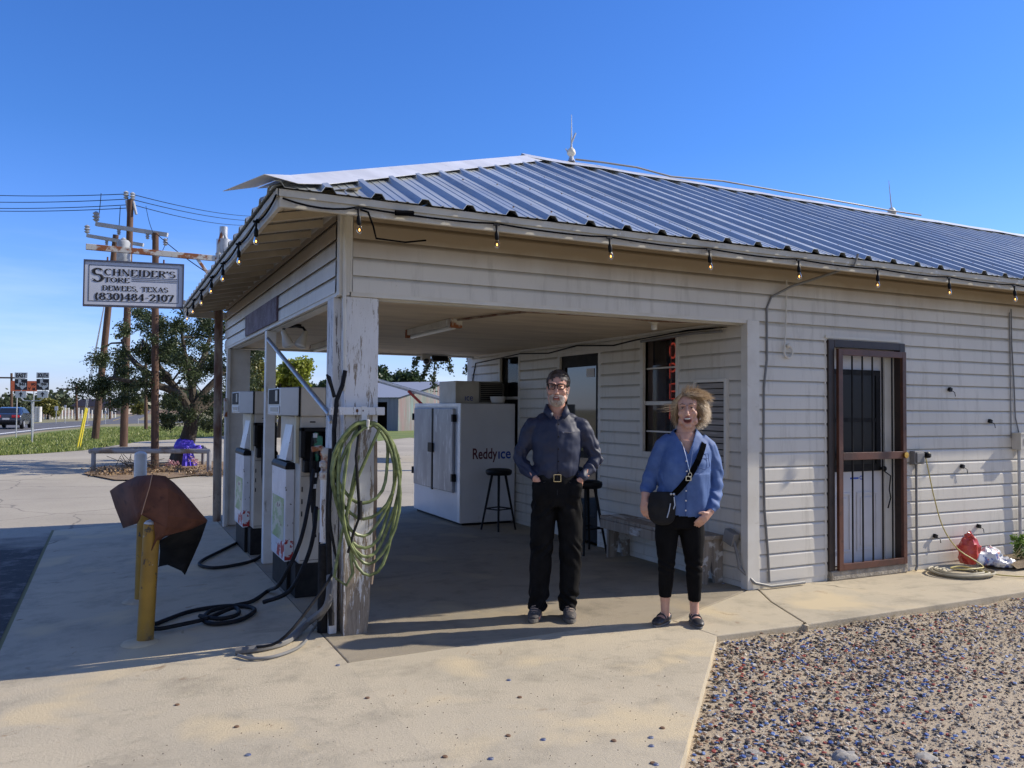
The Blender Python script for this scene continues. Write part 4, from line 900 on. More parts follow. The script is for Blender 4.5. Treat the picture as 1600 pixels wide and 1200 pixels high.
# pump hoses lying on the slab
def ground_pts(uv, z=.02): return [Vector((p.x, p.y, zf(p.x)+z)) for p in (G(u, v, 0) for u, v in uv)]
def smooth_path(P, n=5):
    P = [Vector(p) for p in P]; out = []
    for i in range(len(P)-1):
        p0 = P[max(i-1,0)]; p1 = P[i]; p2 = P[i+1]; p3 = P[min(i+2,len(P)-1)]
        for k in range(n):
            s_ = k/n; out.append(.5*((2*p1)+(-p0+p2)*s_+(2*p0-5*p1+4*p2-p3)*s_*s_+(-p0+3*p1-3*p2+p3)*s_**3))
    out.append(P[-1]); return out
def hose(label, pts, r, m=None, name='fuel_hose', cat='hose'):
    b = MB(); b.tube(smooth_path(pts), r, 8); return setp(obj(name, b, m or M_black, smooth=True), label, cat)
P1 = [Vector((1.48,6.62,1.05)),Vector((1.42,6.5,.8)),Vector((1.33,6.4,.5)),Vector((1.20,6.45,.2))]
hose('long black fuel hose coiled on the slab by the yellow bollard', P1+ground_pts([(420,925),(395,940),(370,945),(330,952),(318,965),(335,972),(375,968),(398,955),(385,948),(350,946),(300,951),(262,962),(243,968)],.02)+[Vector((.30,6.45,.0))]+ground_pts([(243,979),(290,973),(325,966),(365,952),(372,962),(345,968),(312,962)],.035), .016)
hose('thick black hose from the near pump down to its plinth', [(1.50,6.60,.75),(1.46,6.5,.55),(1.40,6.48,.35),(1.28,6.5,.12),(1.1,6.6,.03)], .017)
hose('black fuel hose looping on the slab from the far pump', [(1.46,8.72,.75),(1.46,8.66,.4),(1.44,8.60,.12)]+ground_pts([(402,876),(370,884),(335,887),(312,882),(318,874),(345,862),(372,850)],.02), .016)
hose('black cable slanting down beside the column to the slab', [(1.35,5.50,1.05),(1.33,5.45,.8),(1.36,5.42,.5)]+[Vector((1.20,5.35,.28)),Vector((.98,5.28,.08))]+ground_pts([(385,1008)],.012), .010)
hose('thin grey hose looping on the slab at the foot of the column', [(1.36,5.44,.6),(1.34,5.40,.3)]+ground_pts([(490,985),(470,1010),(430,1024),(395,1026),(372,1020)],.014), .010, M_grey)
hose('cut length of thick grey hose leaning on the column', [(1.35,5.50,.42),(1.32,5.44,.24)]+ground_pts([(482,985)],.06)+ground_pts([(450,1003),(415,1012),(368,1016)],.022), .024, mat('grey_hose', (.14,.14,.14), (.19,.185,.175), rough=.7))
hose('black hose rising from the slab up the side of the column', [(1.37,5.52,.08),(1.36,5.55,.4),(1.35,5.57,.75),(1.35,5.55,1.1),(1.36,5.56,1.27)], .020)
# ------------------------------------------------------------------ bollards and bent sheet
def bollard(p, h, r, tilt, label, m, g=None):
    t = thing('bollard', label, 'bollard', (p[0],p[1],zf(p[0])), 0, g)
    b = MB(); b.tube([(0,0,0),(tilt*h,0,h)], r, 20); obj('post', b, m, t, smooth=True)
    b = MB(); b.ell((tilt*h,0,h),(r*.96,r*.96,r*.5),16,8); obj('concrete_fill', b, M_white, t, smooth=True)
    b = MB(); b.lathe([(r*2.3,0),(r*2.1,.012),(r*1.2,.02)], (-.03,-.02,-.004), 14); obj('concrete_collar', b, M_conc, t, smooth=True); return t
bollard((.245,6.14), .80, .054, .035, 'nearer yellow bollard carrying the bent rusty sheet', M_yel)
bollard((.262,7.45), .86, .052, .01, 'farther yellow bollard just behind the first', M_yel)
pw_ = DD(222,827,11.2)
bollard((.38,12.07), .95, .080, 0, 'stubby white bollard seen behind the rusty sheet', M_white)
bt = thing('bent_sheet', 'rust brown sheet with black underside folded over the yellow bollards', 'metal sheet', (.30,6.1,.3))
def sheet3(pts, m, name, parent, th=.005):
    P = [Vector(p) for p in pts]; n = (P[1]-P[0]).cross(P[2]-P[0]).normalized()*th
    b = MB(); k = len(P); b.add([p for p in P]+[p+n for p in P],[tuple(range(k)),tuple(range(2*k-1,k-1,-1))]+[(i,k+i,k+(i+1)%k,(i+1)%k) for i in range(k)])
    return obj(name, b, m, parent, world=True)
def gridsheet(rows, m, name, parent, th=.006):
    b = MB(); n = len(rows[0]); vs = [Vector(p) for r in rows for p in r]
    b.add(vs, [(i*n+j,i*n+j+1,(i+1)*n+j+1,(i+1)*n+j) for i in range(len(rows)-1) for j in range(n-1)])
    o = obj(name, b, m, parent, world=True, smooth=True, ang=14); s_ = o.modifiers.new('sheet','SOLIDIFY'); s_.thickness = th; s_.offset = 0; return o
# left leaf (rows top->bottom along outline), right leaf; the fold line runs from the crown to the notch
d0 = 5.62
rowsL = [[DD(186,757,5.95),DD(214,744,5.80),DD(238,742,5.66)],[DD(172,767,6.05),DD(206,762,5.82),DD(234,760,5.58)],[DD(180,792,6.02),DD(208,786,5.80),DD(228,780,5.55)],[DD(187,810,6.0),DD(212,802,5.78),DD(224,795,5.53)],[DD(193,825,5.98),DD(214,818,5.76),DD(221,804,5.52)]]
gridsheet(rowsL, M_rustd, 'left_leaf', bt)
rowsR = [[DD(238,742,5.66),DD(258,744,5.72),DD(272,755,5.80),DD(282,765,5.86)],[DD(234,760,5.58),DD(262,764,5.66),DD(286,778,5.78),DD(298,783,5.86)],[DD(228,780,5.55),DD(262,786,5.62),DD(292,794,5.76),DD(312,800,5.86)],[DD(221,804,5.52),DD(262,806,5.60),DD(296,810,5.74),DD(324,813,5.86)],[DD(240,815,5.53),DD(260,824,5.60),DD(290,824,5.74),DD(322,816,5.86)],[DD(243,840,5.54),DD(254,836,5.60),DD(275,832,5.70),DD(300,826,5.80)],[DD(236,862,5.55),DD(246,846,5.60),DD(258,838,5.66),DD(268,834,5.70)]]
gridsheet(rowsR, M_rustd, 'right_leaf', bt)
b = MB(); b.tube([DD(238,741,5.64),DD(234,760,5.56),DD(228,780,5.53),DD(221,804,5.50)], .0035, 5); obj('fold_highlight', b, mat('highlight_tan', (.42,.24,.14), rough=.8), bt, world=True)  # lighter strip paints in the highlight along the worn fold
rowsK = [[DD(249,845,5.72),DD(270,834,5.76),DD(298,826,5.84),DD(324,813,5.88)],[DD(250,862,5.90),DD(270,858,5.92),DD(292,852,5.94),DD(314,842,5.94)],[DD(248,884,6.05),DD(266,878,6.04),DD(284,882,6.02),DD(302,870,6.0)],[DD(244,886,6.06),DD(262,882,6.06),DD(284,892,6.04),DD(289,898,6.02)]]
gridsheet(rowsK, M_blkpaint, 'black_flap', bt)
# ------------------------------------------------------------------ ice box, stool, bench, bowl
t = thing('ice_merchandiser', 'white bagged-ice freezer with two grey doors against the porch wall', 'ice box', (4.17,10.0,0))
b = MB(); b.box(0,0,.03,.80,1.84,1.62); obj('cabinet', b, M_icew, t, bevel=.012)
b = MB(); b.box(.04,.04,0,.76,1.8,.03); obj('skid', b, M_blackm, t)
b = MB(); b.box(-.012,.0,.04,.004,.09,1.62).box(-.012,.09,1.57,.004,1.80,1.62); obj('edge_trim', b, M_cap, t, bevel=.003)
M_icedoor = mat('scuffed_grey_door', (.36,.36,.37), (.27,.27,.28), scale=3, rough=.45, metal=.5, stretch=(1,1,.5), layers=[((.58,.58,.60), 8, .56, .72, (1,2,.5))])
for y0,y1 in ((.20,.92),(.99,1.74)):
    b = MB(); b.box(-.045,y0,.42,-.002,y1,1.55); dd_ = obj('freezer_door', b, M_icedoor, t, bevel=.008)
    yh = y0+.03 if y0 < .5 else y1-.03
    for z in (.62,1.42):
        b = MB(); b.box(-.06,yh-.07,z-.05,-.0,yh-.02,z+.05) if y0 < .5 else b.box(-.06,yh+.04,z-.05,-.0,yh+.08,z+.05); obj('hinge', b, M_blackm, dd_)
b = MB(); b.box(-.075,.90,.93,-.0,1.06,1.06).box(-.05,.93,.40,-.03,.98,1.55); obj('door_latch', b, M_blackm, t)
b = MB(); b.box(.07,.38,1.622,.80,1.0,1.93); cpb = obj('compressor_housing', b, M_cream, t, bevel=.008)
b = MB(); b.box(.43,.368,1.65,.78,.381,1.91); gr = obj('grille', b, M_blackm, cpb)
b = MB()
for i in range(9): b.box(.445,.352,1.662+i*.027,.765,.37,1.674+i*.027)
for q in ((.42,1.64,.435,1.92),(.775,1.64,.79,1.92),(.42,1.90,.79,1.92),(.42,1.64,.79,1.655)): b.box(q[0],.352,q[1],q[2],.38,q[3])
obj('grille_bars', b, mat('grille_grey', (.16,.15,.13), rough=.6), gr)
M_navy = mat('lettering_maroon', (.10,.02,.03), rough=.4); M_blu = mat('lettering_blue', (.012,.06,.34), rough=.4)
o_ = obj('lettering', plain_text('Reddy', .20, (.17,-.003,.88), (1,0,0), (0,0,1), width=.36, bold=.004), M_navy, t)
o_ = obj('lettering', plain_text('ıce', .20, (.545,-.003,.88), (1,0,0), (0,0,1), width=.19, bold=.004), M_blu, t)
o_ = obj('lettering', plain_text('ıce', .13, (.21,.375,1.66), (1,0,0), (0,0,1), width=.12), M_blu, cpb)
b = MB(); b.lathe([(.05,0),(.09,.012),(.105,.06),(.11,.095),(.10,.095),(.08,.03),(.01,.02)], (4.78,10.16,1.622), 20)
setp(obj('bowl', b, M_white, smooth=True), 'small white bowl on top of the ice box', 'bowl')
def stool(label, loc, rz):
    t = thing('bar_stool', label, 'stool', loc, rz, 'black bar stools on the porch')
    b = MB(); b.lathe([(.05,.70),(.15,.70),(.165,.715),(.172,.74),(.165,.765),(.13,.78),(.001,.783)], n=24); obj('seat', b, M_blackm, t, smooth=True)
    for i in range(4):
        a = pi/4+i*pi/2; b = MB(); b.tube([(.085*cos(a),.085*sin(a),.71),(.22*cos(a),.22*sin(a),0)],[.017,.012],8); obj('leg', b, M_blackm, t, smooth=True)
    b = MB(); R_=.175; b.tube([(R_*cos(pi/4+i*pi/2),R_*sin(pi/4+i*pi/2),.27) for i in range(5)],.009,6); obj('foot_ring', b, M_galv if False else M_blkpaint, t); return t
stool('black round bar stool in front of the ice box', (4.50,9.52,0), .35)
stool('black bar stool by the door behind the man', (4.66,7.62,0), .1)
t = thing('wooden_bench', 'weathered wooden bench with notched plank legs along the porch wall', 'bench', (4.86,5.78,0))
b = MB(); b.box(-.17,0,.395,.14,1.62,.43); obj('seat', b, M_wood, t, bevel=.004); b = MB(); b.box(-.175,.01,.30,-.145,1.61,.392); obj('apron', b, M_wood, t, bevel=.004)
for y in (.03,1.50):
    b = MB(); b.prism([(-.14,0),(-.045,0),(.0,.20),(.045,0),(.13,0),(.13,.393),(-.14,.393)], lambda x,z: (x,y,z), lambda x,z: (x,y+.035,z)); obj('leg', b, M_wood, t)
# ------------------------------------------------------------------ rubbish and hose by the gate
t = thing('hose_coil', 'pale garden hose coiled flat on the sidewalk with a yellow cord on top', 'hose', (7.36,5.16,0))
pts = []
for k in range(9):
    for i in range(20):
        a = 2*pi*i/20; r = .15+.016*k+.008*sin(2*a+k); pts.append((r*1.15*cos(a)+.01*sin(k*2.1), r*.95*sin(a), .014+.010*(k%3)+.004*sin(a*3)))
b = MB(); b.tube(pts, .0105, 6); obj('hose', b, mat('pale_hose', (.42,.38,.28), (.32,.29,.21), scale=14, rough=.6), t, smooth=True)
yc = MB(); yc.tube(smooth_path([(7.20,5.42,1.10),(7.22,5.40,.95),(7.27,5.38,.7),(7.34,5.34,.42),(7.46,5.28,.22),(7.62,5.20,.10),(7.66,5.15,.05),(7.5,5.08,.06),(7.3,5.1,.06),(7.25,5.2,.06),(7.42,5.22,.06),(7.48,5.12,.05),(7.55,4.95,.02),(7.75,4.75,.015),(8.0,4.5,.012),(8.2,4.30,-.02)],5), .006, 6)
setp(obj('extension_cord', yc, mat('yellow_cord', (.50,.42,.14), rough=.5), smooth=True), 'thin yellow cord from the outlet down over the hose coil', 'cord')
def crumple(c, r, seed, n=26, m=18, amp=.35, flat=.7):
    b = MB(); b.ell((0,0,0), r, n, m); vs = []
    for p in b.v:
        p = Vector(p); q = p.normalized()
        f = 1+amp*(noise.noise(q*2.1+Vector((seed,0,0)))+.5*abs(noise.noise(q*5+Vector((seed,3,0))))-.12)
        p = p*f; p.z = max(p.z, -r[2]*flat); vs.append(tuple(Vector(c)+p))
    b.v = vs; return b
t = thing('rubbish_bag', 'crumpled red and white plastic bags heaped against the wall', 'plastic bag', (7.75,5.32,0))
M_bagr = mat('red_plastic', (.50,.03,.025), (.62,.10,.07), scale=14, rough=.25); M_bagw = mat('printed_plastic', (.60,.62,.66), (.12,.16,.36), scale=11, lo=.56, hi=.60, rough=.3, layers=[((.55,.10,.06), 9, .60, .64, (1,1,1))])
obj('red_bag', crumple((-.05,.0,.16), (.12,.09,.16), 3), M_bagr, t, smooth=True, ang=25)
obj('red_bag', crumple((-.02,.02,.29), (.05,.04,.07), 8), M_bagr, t, smooth=True, ang=25)
obj('printed_bag', crumple((.16,-.04,.10), (.20,.11,.10), 11), M_bagw, t, smooth=True, ang=25)
obj('printed_bag', crumple((.24,-.16,.06), (.14,.08,.055), 17), M_bagw, t, smooth=True, ang=25)
# ------------------------------------------------------------------ people
def fuse(mb, voxel=.007, it=6, disp=None, fac=.5):
    me = bpy.data.meshes.new('tmp'); me.from_pydata([tuple(p) for p in mb.v], [], mb.f)
    o = bpy.data.objects.new('tmp', me); C.objects.link(o)
    r = o.modifiers.new('r', 'REMESH'); r.mode = 'VOXEL'; r.voxel_size = voxel
    if it: s_ = o.modifiers.new('s', 'SMOOTH'); s_.iterations = it; s_.factor = fac
    dg = bpy.context.evaluated_depsgraph_get(); out = bpy.data.meshes.new_from_object(o.evaluated_get(dg))
    bpy.data.objects.remove(o); bpy.data.meshes.remove(me)
    if disp:
        n = len(out.vertices); nr = [v.normal.copy() for v in out.vertices]
        for v, q in zip(out.vertices, nr): v.co += q*disp(v.co)
    out.update(); return out
def cut(me, keep):
    import bmesh
    bm = bmesh.new(); bm.from_mesh(me); bmesh.ops.delete(bm, geom=[v for v in bm.verts if not keep(v.co)], context='VERTS'); bm.to_mesh(me); bm.free(); return me
nz_ = noise.noise
def skin_mat(name, c1, c2, blotch):
    m, t, b = base_mat(name); v = vecs(t); col = ramp(t, noise_n(t, v, 14, 5), c1, c2, .35, .65); col = ramp(t, noise_n(t, v, 45, 4), col, blotch, .55, .8)
    t.links.new(col, b.inputs['Base Color']); b.inputs['Roughness'].default_value = .5; b.inputs['Subsurface Weight'].default_value = .12; b.inputs['Subsurface Radius'].default_value = (.02,.008,.004)
    bumpit(t, b, noise_n(t, v, 220, 4), .25, .001); return m
M_skin = skin_mat('skin_man', (.60,.34,.25), (.54,.28,.20), (.50,.20,.15))
M_skin2 = skin_mat('skin_woman', (.62,.37,.27), (.57,.32,.23), (.55,.24,.18))
def cloth(name, c1, c2, rough=.85, bump=.35, sheen=.2, scale=9):
    m, t, b = base_mat(name); v = vecs(t); col = ramp(t, noise_n(t, v, scale, 6, .6), c1, c2, .38, .66)
    t.links.new(col, b.inputs['Base Color']); b.inputs['Roughness'].default_value = rough; b.inputs['Sheen Weight'].default_value = 0; b.inputs['Specular IOR Level'].default_value = .5 if sheen > .08 else .12
    bumpit(t, b, noise_n(t, v, 380, 3), bump, .0015); return m
M_navyshirt = cloth('navy_shirt', (.012,.018,.046), (.019,.027,.062), .60, .2, .1)
M_jeans = cloth('black_jeans', (.0045,.0045,.005), (.010,.010,.011), .8, .35, .03)
M_denim = cloth('blue_chambray', (.050,.105,.27), (.085,.155,.35), .7)
M_legg = cloth('black_leggings', (.0035,.0035,.004), (.007,.007,.008), .8, .15, .03)
M_strap = mat('strap_black', (.005,.005,.0055), rough=1, spec=.0)
M_eyew = mat('eye_white', (.75,.72,.68), rough=.25); M_iris = mat('iris_brown', (.05,.03,.02), rough=.15); M_teeth = mat('teeth', (.75,.72,.64), rough=.3)
M_mouth = mat('mouth_dark', (.10,.015,.015), rough=.5); M_lip = mat('lips', (.45,.15,.12), rough=.45)
def finger_set(mb, wrist, palm_c, fdir, side, thumb, r=.0085, curl=.5, lens=(.068,.078,.073,.058), back=(0,-1,0)):
    """palm + five finger chains; fdir: along the fingers, side: towards the thumb, back: back of the hand"""
    W = Vector(wrist); P = Vector(palm_c); f = Vector(fdir).normalized(); s = Vector(side).normalized(); bk = Vector(back).normalized()
    mb.rings([(*(W-f*.01),.027,.019),(*W,.028,.020),(*P,.039,.016),(*(P+f*.035),.041,.014)], 12, hint=s)
    for i, L_ in enumerate(lens):
        b0 = P+f*.025+s*(.030-.020*i); d = f.copy(); pts = [b0]; rr_ = [r*1.15]
        for k, fr in enumerate((.45,.30,.25)):
            d = (d - bk*curl*(.5+.35*k+.08*i)).normalized(); pts.append(pts[-1]+d*L_*fr); rr_.append(r*(1.0-.12*(k+1)))
        mb.tube(pts, rr_, 8); mb.ell(pts[-1], rr_[-1]*1.02, 8, 6)
    tb = P-f*.03+s*.030; td = (Vector(thumb)).normalized()
    mb.tube([tb-s*.012, tb+td*.03, tb+td*.058-bk*.006], [.014,.0115,.0085], 8); mb.ell(tb+td*.058-bk*.006, .009, 8, 6)
def head_mesh(hc, sc_=1.0, turn=0, tilt=0, jaw=0.0, full=1.0):
    """adult head, face toward -y; hc = centre between the ears"""
    b = MB(); E_ = b.ell
    E_((0,.018,.045),(.073*full,.093,.083),20,14); E_((0,-.020,-.015),(.060*full,.070,.085),18,12)
    E_((0,-.040,-.070-jaw*.5),(.044*full,.044,.036),16,10); E_((0,-.066,-.088-jaw),(.024,.022,.020),12,8)
    for s in (-1,1):
        E_((s*.042,-.058,-.015),(.024,.022,.024)); E_((s*.030,-.078,.047),(.027,.014,.009)); E_((s*.046,-.030,-.062-jaw*.4),(.022,.034,.03)); 
        E_((s*.073*full,.012,-.002),(.008,.017,.030),12,10); E_((s*.077*full,.020,.010),(.008,.012,.016),10,8); E_((s*.074*full,.004,-.026),(.006,.008,.010),8,6)
        E_((s*.0115,-.098,-.022),(.0085,.010,.008),8,6); E_((s*.031,-.076,.012),(.017,.010,.006),10,6)
    b.tube([(0,-.084,.040),(0,-.097,.012),(0,-.110,-.014)],[.0085,.010,.0125],10); E_((0,-.108,-.017),(.0125,.013,.011),10,8)
    E_((0,-.082,-.046),(.030,.014,.016),12,8)
    return b
def hxf(hc, s, turn, tilt, roll=0): return Matrix.Translation(hc) @ Matrix.Rotation(turn,4,'Z') @ Matrix.Rotation(tilt,4,'X') @ Matrix.Rotation(roll,4,'Y') @ Matrix.Scale(s,4)
M_lash = mat('eyelash', (.06,.03,.02), rough=.7)
def eyes(parent, X, s_=1.0, narrow=.6):
    for s in (-1,1):
        b = MB(); b.ell((s*.031,-.0775,.026),(.0125,.0105,.0125*narrow),12,8); e = obj('eye', b.xform(X), M_eyew, parent, smooth=True)
        b = MB(); b.tube([(s*.019,-.0855,.0245),(s*.025,-.0895,.0315*.98),(s*.033,-.0895,.0318),(s*.043,-.083,.026)],[.0010,.0018,.0018,.0012],5); obj('eyelid', b.xform(X), M_lash, e, smooth=True)
        b = MB(); b.ell((s*.031,-.0862,.026),(.0062,.0035,.0062*min(1,narrow+.2)),10,6); obj('iris', b.xform(X), M_iris, e, smooth=True)
RZ = radians(-26.2)
# ---------------- man
man = thing('person', 'man in dark navy shirt and black jeans with glasses, hands in pockets', 'person', (3.0,5.34,.0), RZ)
HX = hxf((.006,-.01,1.697), 1.06, radians(-9), radians(5), radians(1.5))
bd = MB()
bd.v += [tuple(HX@Vector(p)) for p in head_mesh(None, full=1.0).v]; hb = head_mesh(None); bd.f = list(hb.f); bd.m = [0]*len(hb.f)
bd.ell((.07,.02,1.475),(.07,.05,.035),12,8); bd.ell((-.07,.02,1.475),(.07,.05,.035),12,8); bd.rings([(0,.025,1.44,.075,.07),(0,.018,1.52,.066,.062),(0,.012,1.58,.063,.062),(0,.0,1.64,.062,.062)], 16)
def man_body(k, bd):
    bd.rings([(0,.0,.86,.165*k,.115*k),(0,0,.98,.165*k,.12*k),(0,0,1.08,.15*k,.115*k),(0,.0,1.22,.165*k,.12*k),(0,.0,1.36,.18*k,.125*k),(0,.01,1.45,.16*k,.10*k),(0,.02,1.50,.10*k,.075*k)], 20, vert=True)
man_body(.90, bd)
armsM = {-1: [(-.165,.01,1.435,.062,.062),(-.205,.02,1.36,.056,.060),(-.245,.03,1.27,.050,.054),(-.275,.035,1.185,.046,.050),(-.235,-.01,1.12,.042,.045),(-.185,-.07,1.065,.034,.036),(-.155,-.10,1.035,.028,.024)],
         1: [(.175,.01,1.43,.062,.062),(.215,.02,1.36,.056,.060),(.262,.03,1.27,.050,.054),(.295,.035,1.18,.046,.050),(.25,-.01,1.115,.042,.045),(.20,-.07,1.06,.034,.036),(.168,-.10,1.03,.028,.024)]}
legsM = {-1: [(-.088,.0,.90,.088,.105),(-.098,.0,.74,.083,.095),(-.108,-.01,.50,.060,.065),(-.120,.015,.32,.055,.062),(-.132,.02,.10,.040,.045)],
         1: [(.088,.0,.90,.088,.105),(.102,.0,.74,.083,.095),(.112,-.01,.50,.060,.065),(.105,.015,.32,.055,.062),(.092,.02,.10,.040,.045)]}
for s in (-1,1):
    bd.rings([(r[0],r[1],r[2],r[3]*.86,r[4]*.86) for r in armsM[s]], 12, hint=(0,1,0)); bd.rings(legsM[s], 14)
    wr = armsM[s][-1]; finger_set(bd, (wr[0],wr[1],wr[2]), (wr[0]-s*.016,wr[1]+.008,wr[2]-.052), (-s*.22,.05,-1), (-s*.8,-.3,.1), (-s*.4,-.1,-.9), back=(s*.3,-1,0), curl=.06)
    fx = legsM[s][-1][0]; bd.rings([(fx,.05,.035,.03,.03),(fx+s*.01,-.06,.04,.038,.03),(fx+s*.02,-.13,.032,.034,.02)], 12, hint=(1,0,0))
body = obj('body', fuse(bd, .0037, 4), M_skin, man, smooth=True, ang=80)
eyes(body, HX, narrow=.38)
# hair: short, combed to the side
b = MB(); b.ell((0,.026,.052),(.082,.099,.088),36,26, keep=lambda p: (p.z > .082-.45*max(0,-p.y-.03) or (p.y > -.03 and p.z > .022) or (p.y > .015 and p.z > -.03)) and not (p.y < -.062 and p.z < .108))
def strand_tube(mb, P, r): mb.tube(P, r, 4, cap=False)
def hairlayer(mb, n, c, r, inside, flow, ln, rad, rng, lift=.004):
    k = 0; tries = 0
    while k < n and tries < n*30:
        tries += 1
        u = rng.uniform(-1,1); a = rng.uniform(0,2*pi); q = math.sqrt(1-u*u); d = Vector((q*cos(a), q*sin(a), u)); p = Vector((c[0]+d.x*r[0], c[1]+d.y*r[1], c[2]+d.z*r[2]))
        if not inside(p, d): continue
        k += 1; P = [p]; L_ = ln*rng.uniform(.6,1.3); fl_ = flow(p, d)
        for i in range(3):
            fl_ = flow(P[-1], d); nxt = P[-1]+fl_*(L_/3)+d*lift*(1-.3*i)+Vector((rng.uniform(-1,1),rng.uniform(-1,1),rng.uniform(-1,1)))*L_*.06; P.append(nxt)
        mb.tube(P, [rad, rad, rad*.8, rad*.15], 3, cap=False)
rg = random.Random(3)
hairlayer(b, 1300, (0,.026,.052), (.080,.097,.086), lambda p,d: (p.z > .092-.25*max(0,p.y) or (p.y > -.02 and p.z > .02) or (p.y > .02 and p.z > -.035)) and not (p.y < -.060 and p.z < .112),
          lambda p,d: (Vector((.8,.5,.1))-d*Vector((.8,.5,.1)).dot(d)).normalized() if p.z > .09 else (Vector((0,.3,-1))-d*Vector((0,.3,-1)).dot(d)).normalized(), .022, .0014, rg, .0012)
M_hairm = mat('dark_grey_hair', (.035,.022,.016), (.10,.08,.07), scale=30, rough=.5)
obj('hair', b.xform(HX), M_hairm, man)
# beard and moustache
b = MB()
hairlayer(b, 1500, (0,-.040,-.063), (.055,.060,.052), lambda p,d: d.y < .3 and not (abs(p.x) < .022 and -.066 < p.z < -.038 and d.y < 0) and p.z < -.046+abs(p.x)*.45, lambda p,d: (Vector((0,-.15,-1))-d*Vector((0,-.15,-1)).dot(d)).normalized(), .013, .0012, rg, .0015)
hairlayer(b, 150, (0,-.075,-.036), (.032,.024,.010), lambda p,d: d.y < -.1, lambda p,d: (Vector((d.x*1.5,-.1,-.8))).normalized(), .009, .0012, rg, .001)
for s in (-1,1): hairlayer(b, 140, (s*.058,-.005,-.02), (.014,.022,.045), lambda p,d: d.x*s > .1, lambda p,d: Vector((0,-.2,-1)).normalized(), .010, .0012, rg, .001)
obj('beard', b.xform(HX), mat('grey_beard', (.72,.64,.56), (.48,.40,.34), scale=40, rough=.6), man)
b = MB(); b.ell((0,-.0955,-.052),(.021,.008,.0075),12,8); mo = obj('mouth', b.xform(HX), M_mouth, man, smooth=True)
b = MB(); b.ell((0,-.1000,-.0487),(.015,.005,.003),12,6); obj('teeth', b.xform(HX), M_teeth, mo, smooth=True)
b = MB(); b.ell((0,-.0985,-.0595),(.019,.006,.004),12,6); b.ell((0,-.0985,-.0445),(.019,.005,.003),12,6); obj('lips', b.xform(HX), M_lip, mo, smooth=True)
b = MB()
for s in (-1,1): b.tube([(s*.014,-.094,.043),(s*.031,-.0975,.048),(s*.048,-.087,.043)],[.002,.0036,.002],6)
obj('eyebrows', b.xform(HX), M_hairm, man)
# glasses
b = MB()
for s in (-1,1):
    o_ = [(s*.009,.040),(s*.013,.044),(s*.052,.046),(s*.057,.041),(s*.055,.016),(s*.048,.009),(s*.018,.008),(s*.011,.014)]
    b.tube([(x,-.107+.25*abs(x)**1.4*1.0,z) for x,z in o_+[o_[0],o_[1]]], .0030, 6); b.tube([(s*.056,-.104,.038),(s*.070,-.085,.038),(s*.077,-.02,.034),(s*.079,.02,.022)], .0026, 6)
b.tube([(-.011,-.108,.034),(0,-.111,.036),(.011,-.108,.034)], .0028, 6)
gls = obj('glasses', b.xform(HX), M_blackm, man, smooth=True)
# shirt
sh = MB(); man_body(1.06, sh)
sh.v = []; sh.f = []; sh.m = []
sh.rings([(0,.0,1.035,.158,.122),(0,-.005,1.10,.172,.138),(.0,-.005,1.20,.180,.140),(.0,-.002,1.31,.190,.140),(.0,.0,1.39,.192,.132),(.0,.01,1.45,.170,.112),(.0,.015,1.495,.118,.090),(0,.014,1.525,.084,.080),(0,.012,1.545,.076,.076)], 26, vert=True)
for s in (-1,1):
    A = armsM[s]; k = [1.14,1.14,1.14,1.12,1.12,1.12,1.10]
    sh.ell((s*.085,.02,1.488),(.075,.055,.040),14,10); sh.rings([(s*.13,.012,1.448,.060,.056)]+[(r[0],r[1],r[2],r[3]*q,r[4]*q) for r,q in zip(A[:-1],k)]+[(A[-1][0]-s*-.004,A[-1][1]+.006,A[-1][2]+.008,.036,.033)], 16, hint=(0,1,0))
def wr_shirt(p):
    q = Vector((p.x*9, p.y*7, p.z*9)); a = nz_(q)*.007 + nz_(q*2.3+Vector((3,1,0)))*.0045
    if abs(p.x) > .19: a += .005*sin(p.z*60+p.x*70*(1 if p.y < 0 else -1)+6*nz_(q*1.3))*(1 if 1.05 < p.z < 1.26 else .4)
    if p.z < 1.16 and abs(p.x) < .19: a += .007*nz_(Vector((p.x*26, p.y*10, p.z*7)))
    a += .006*nz_(Vector((p.x*6+p.z*10, 2, p.z*5-p.x*12)))
    return a
shirt = obj('shirt', cut(fuse(sh, .0065, 5, wr_shirt), lambda p: not (p.y < .0 and p.z > 1.472 and abs(p.x) < (p.z-1.472)*.80)), M_navyshirt, man, smooth=True, ang=80)
b = MB()
for s in (-1,1):   # collar leaves
    b.add([(s*.076,.03,1.590),(s*.070,-.035,1.582),(s*.030,-.086,1.515),(s*.048,-.120,1.475),(s*.096,-.070,1.522),(s*.098,.03,1.522)],[(0,1,5),(1,4,5),(1,2,3,4)])
b.add([(-.076,.03,1.590),(.076,.03,1.590),(.098,.03,1.522),(-.098,.03,1.522),(0,.090,1.58),(0,.105,1.53)],[(0,4,5,3),(4,1,2,5)])
co = obj('collar', b, M_navyshirt, shirt, smooth=True, ang=60); s_ = co.modifiers.new('t','SOLIDIFY'); s_.thickness = .005
b = MB()
b.tube([(.0,-.106,1.50),(.002,-.141,1.38),(.0,-.146,1.25),(.0,-.143,1.12),(.0,-.130,1.05)],.0022,5); b_pl = b
b = MB()
for z in (1.44,1.35,1.26,1.17,1.09): b.ell((.006,-.147+.02*max(0,z-1.38)/.06,z),(.0055,.003,.0055),8,6)
obj('shirt_buttons', b, M_blackm, shirt)
b = b_pl; obj('placket', b, mat('navy_thread', (.010,.014,.035), rough=.8), shirt)
b = MB(); b.tube([(.035,-.1445,1.385),(.13,-.124,1.38)],.0028,5).tube([(.035,-.146,1.385),(.045,-.147,1.375)],.003,5); obj('zip', b, mat('zip_dark', (.25,.25,.27), rough=.3, metal=.8), shirt)
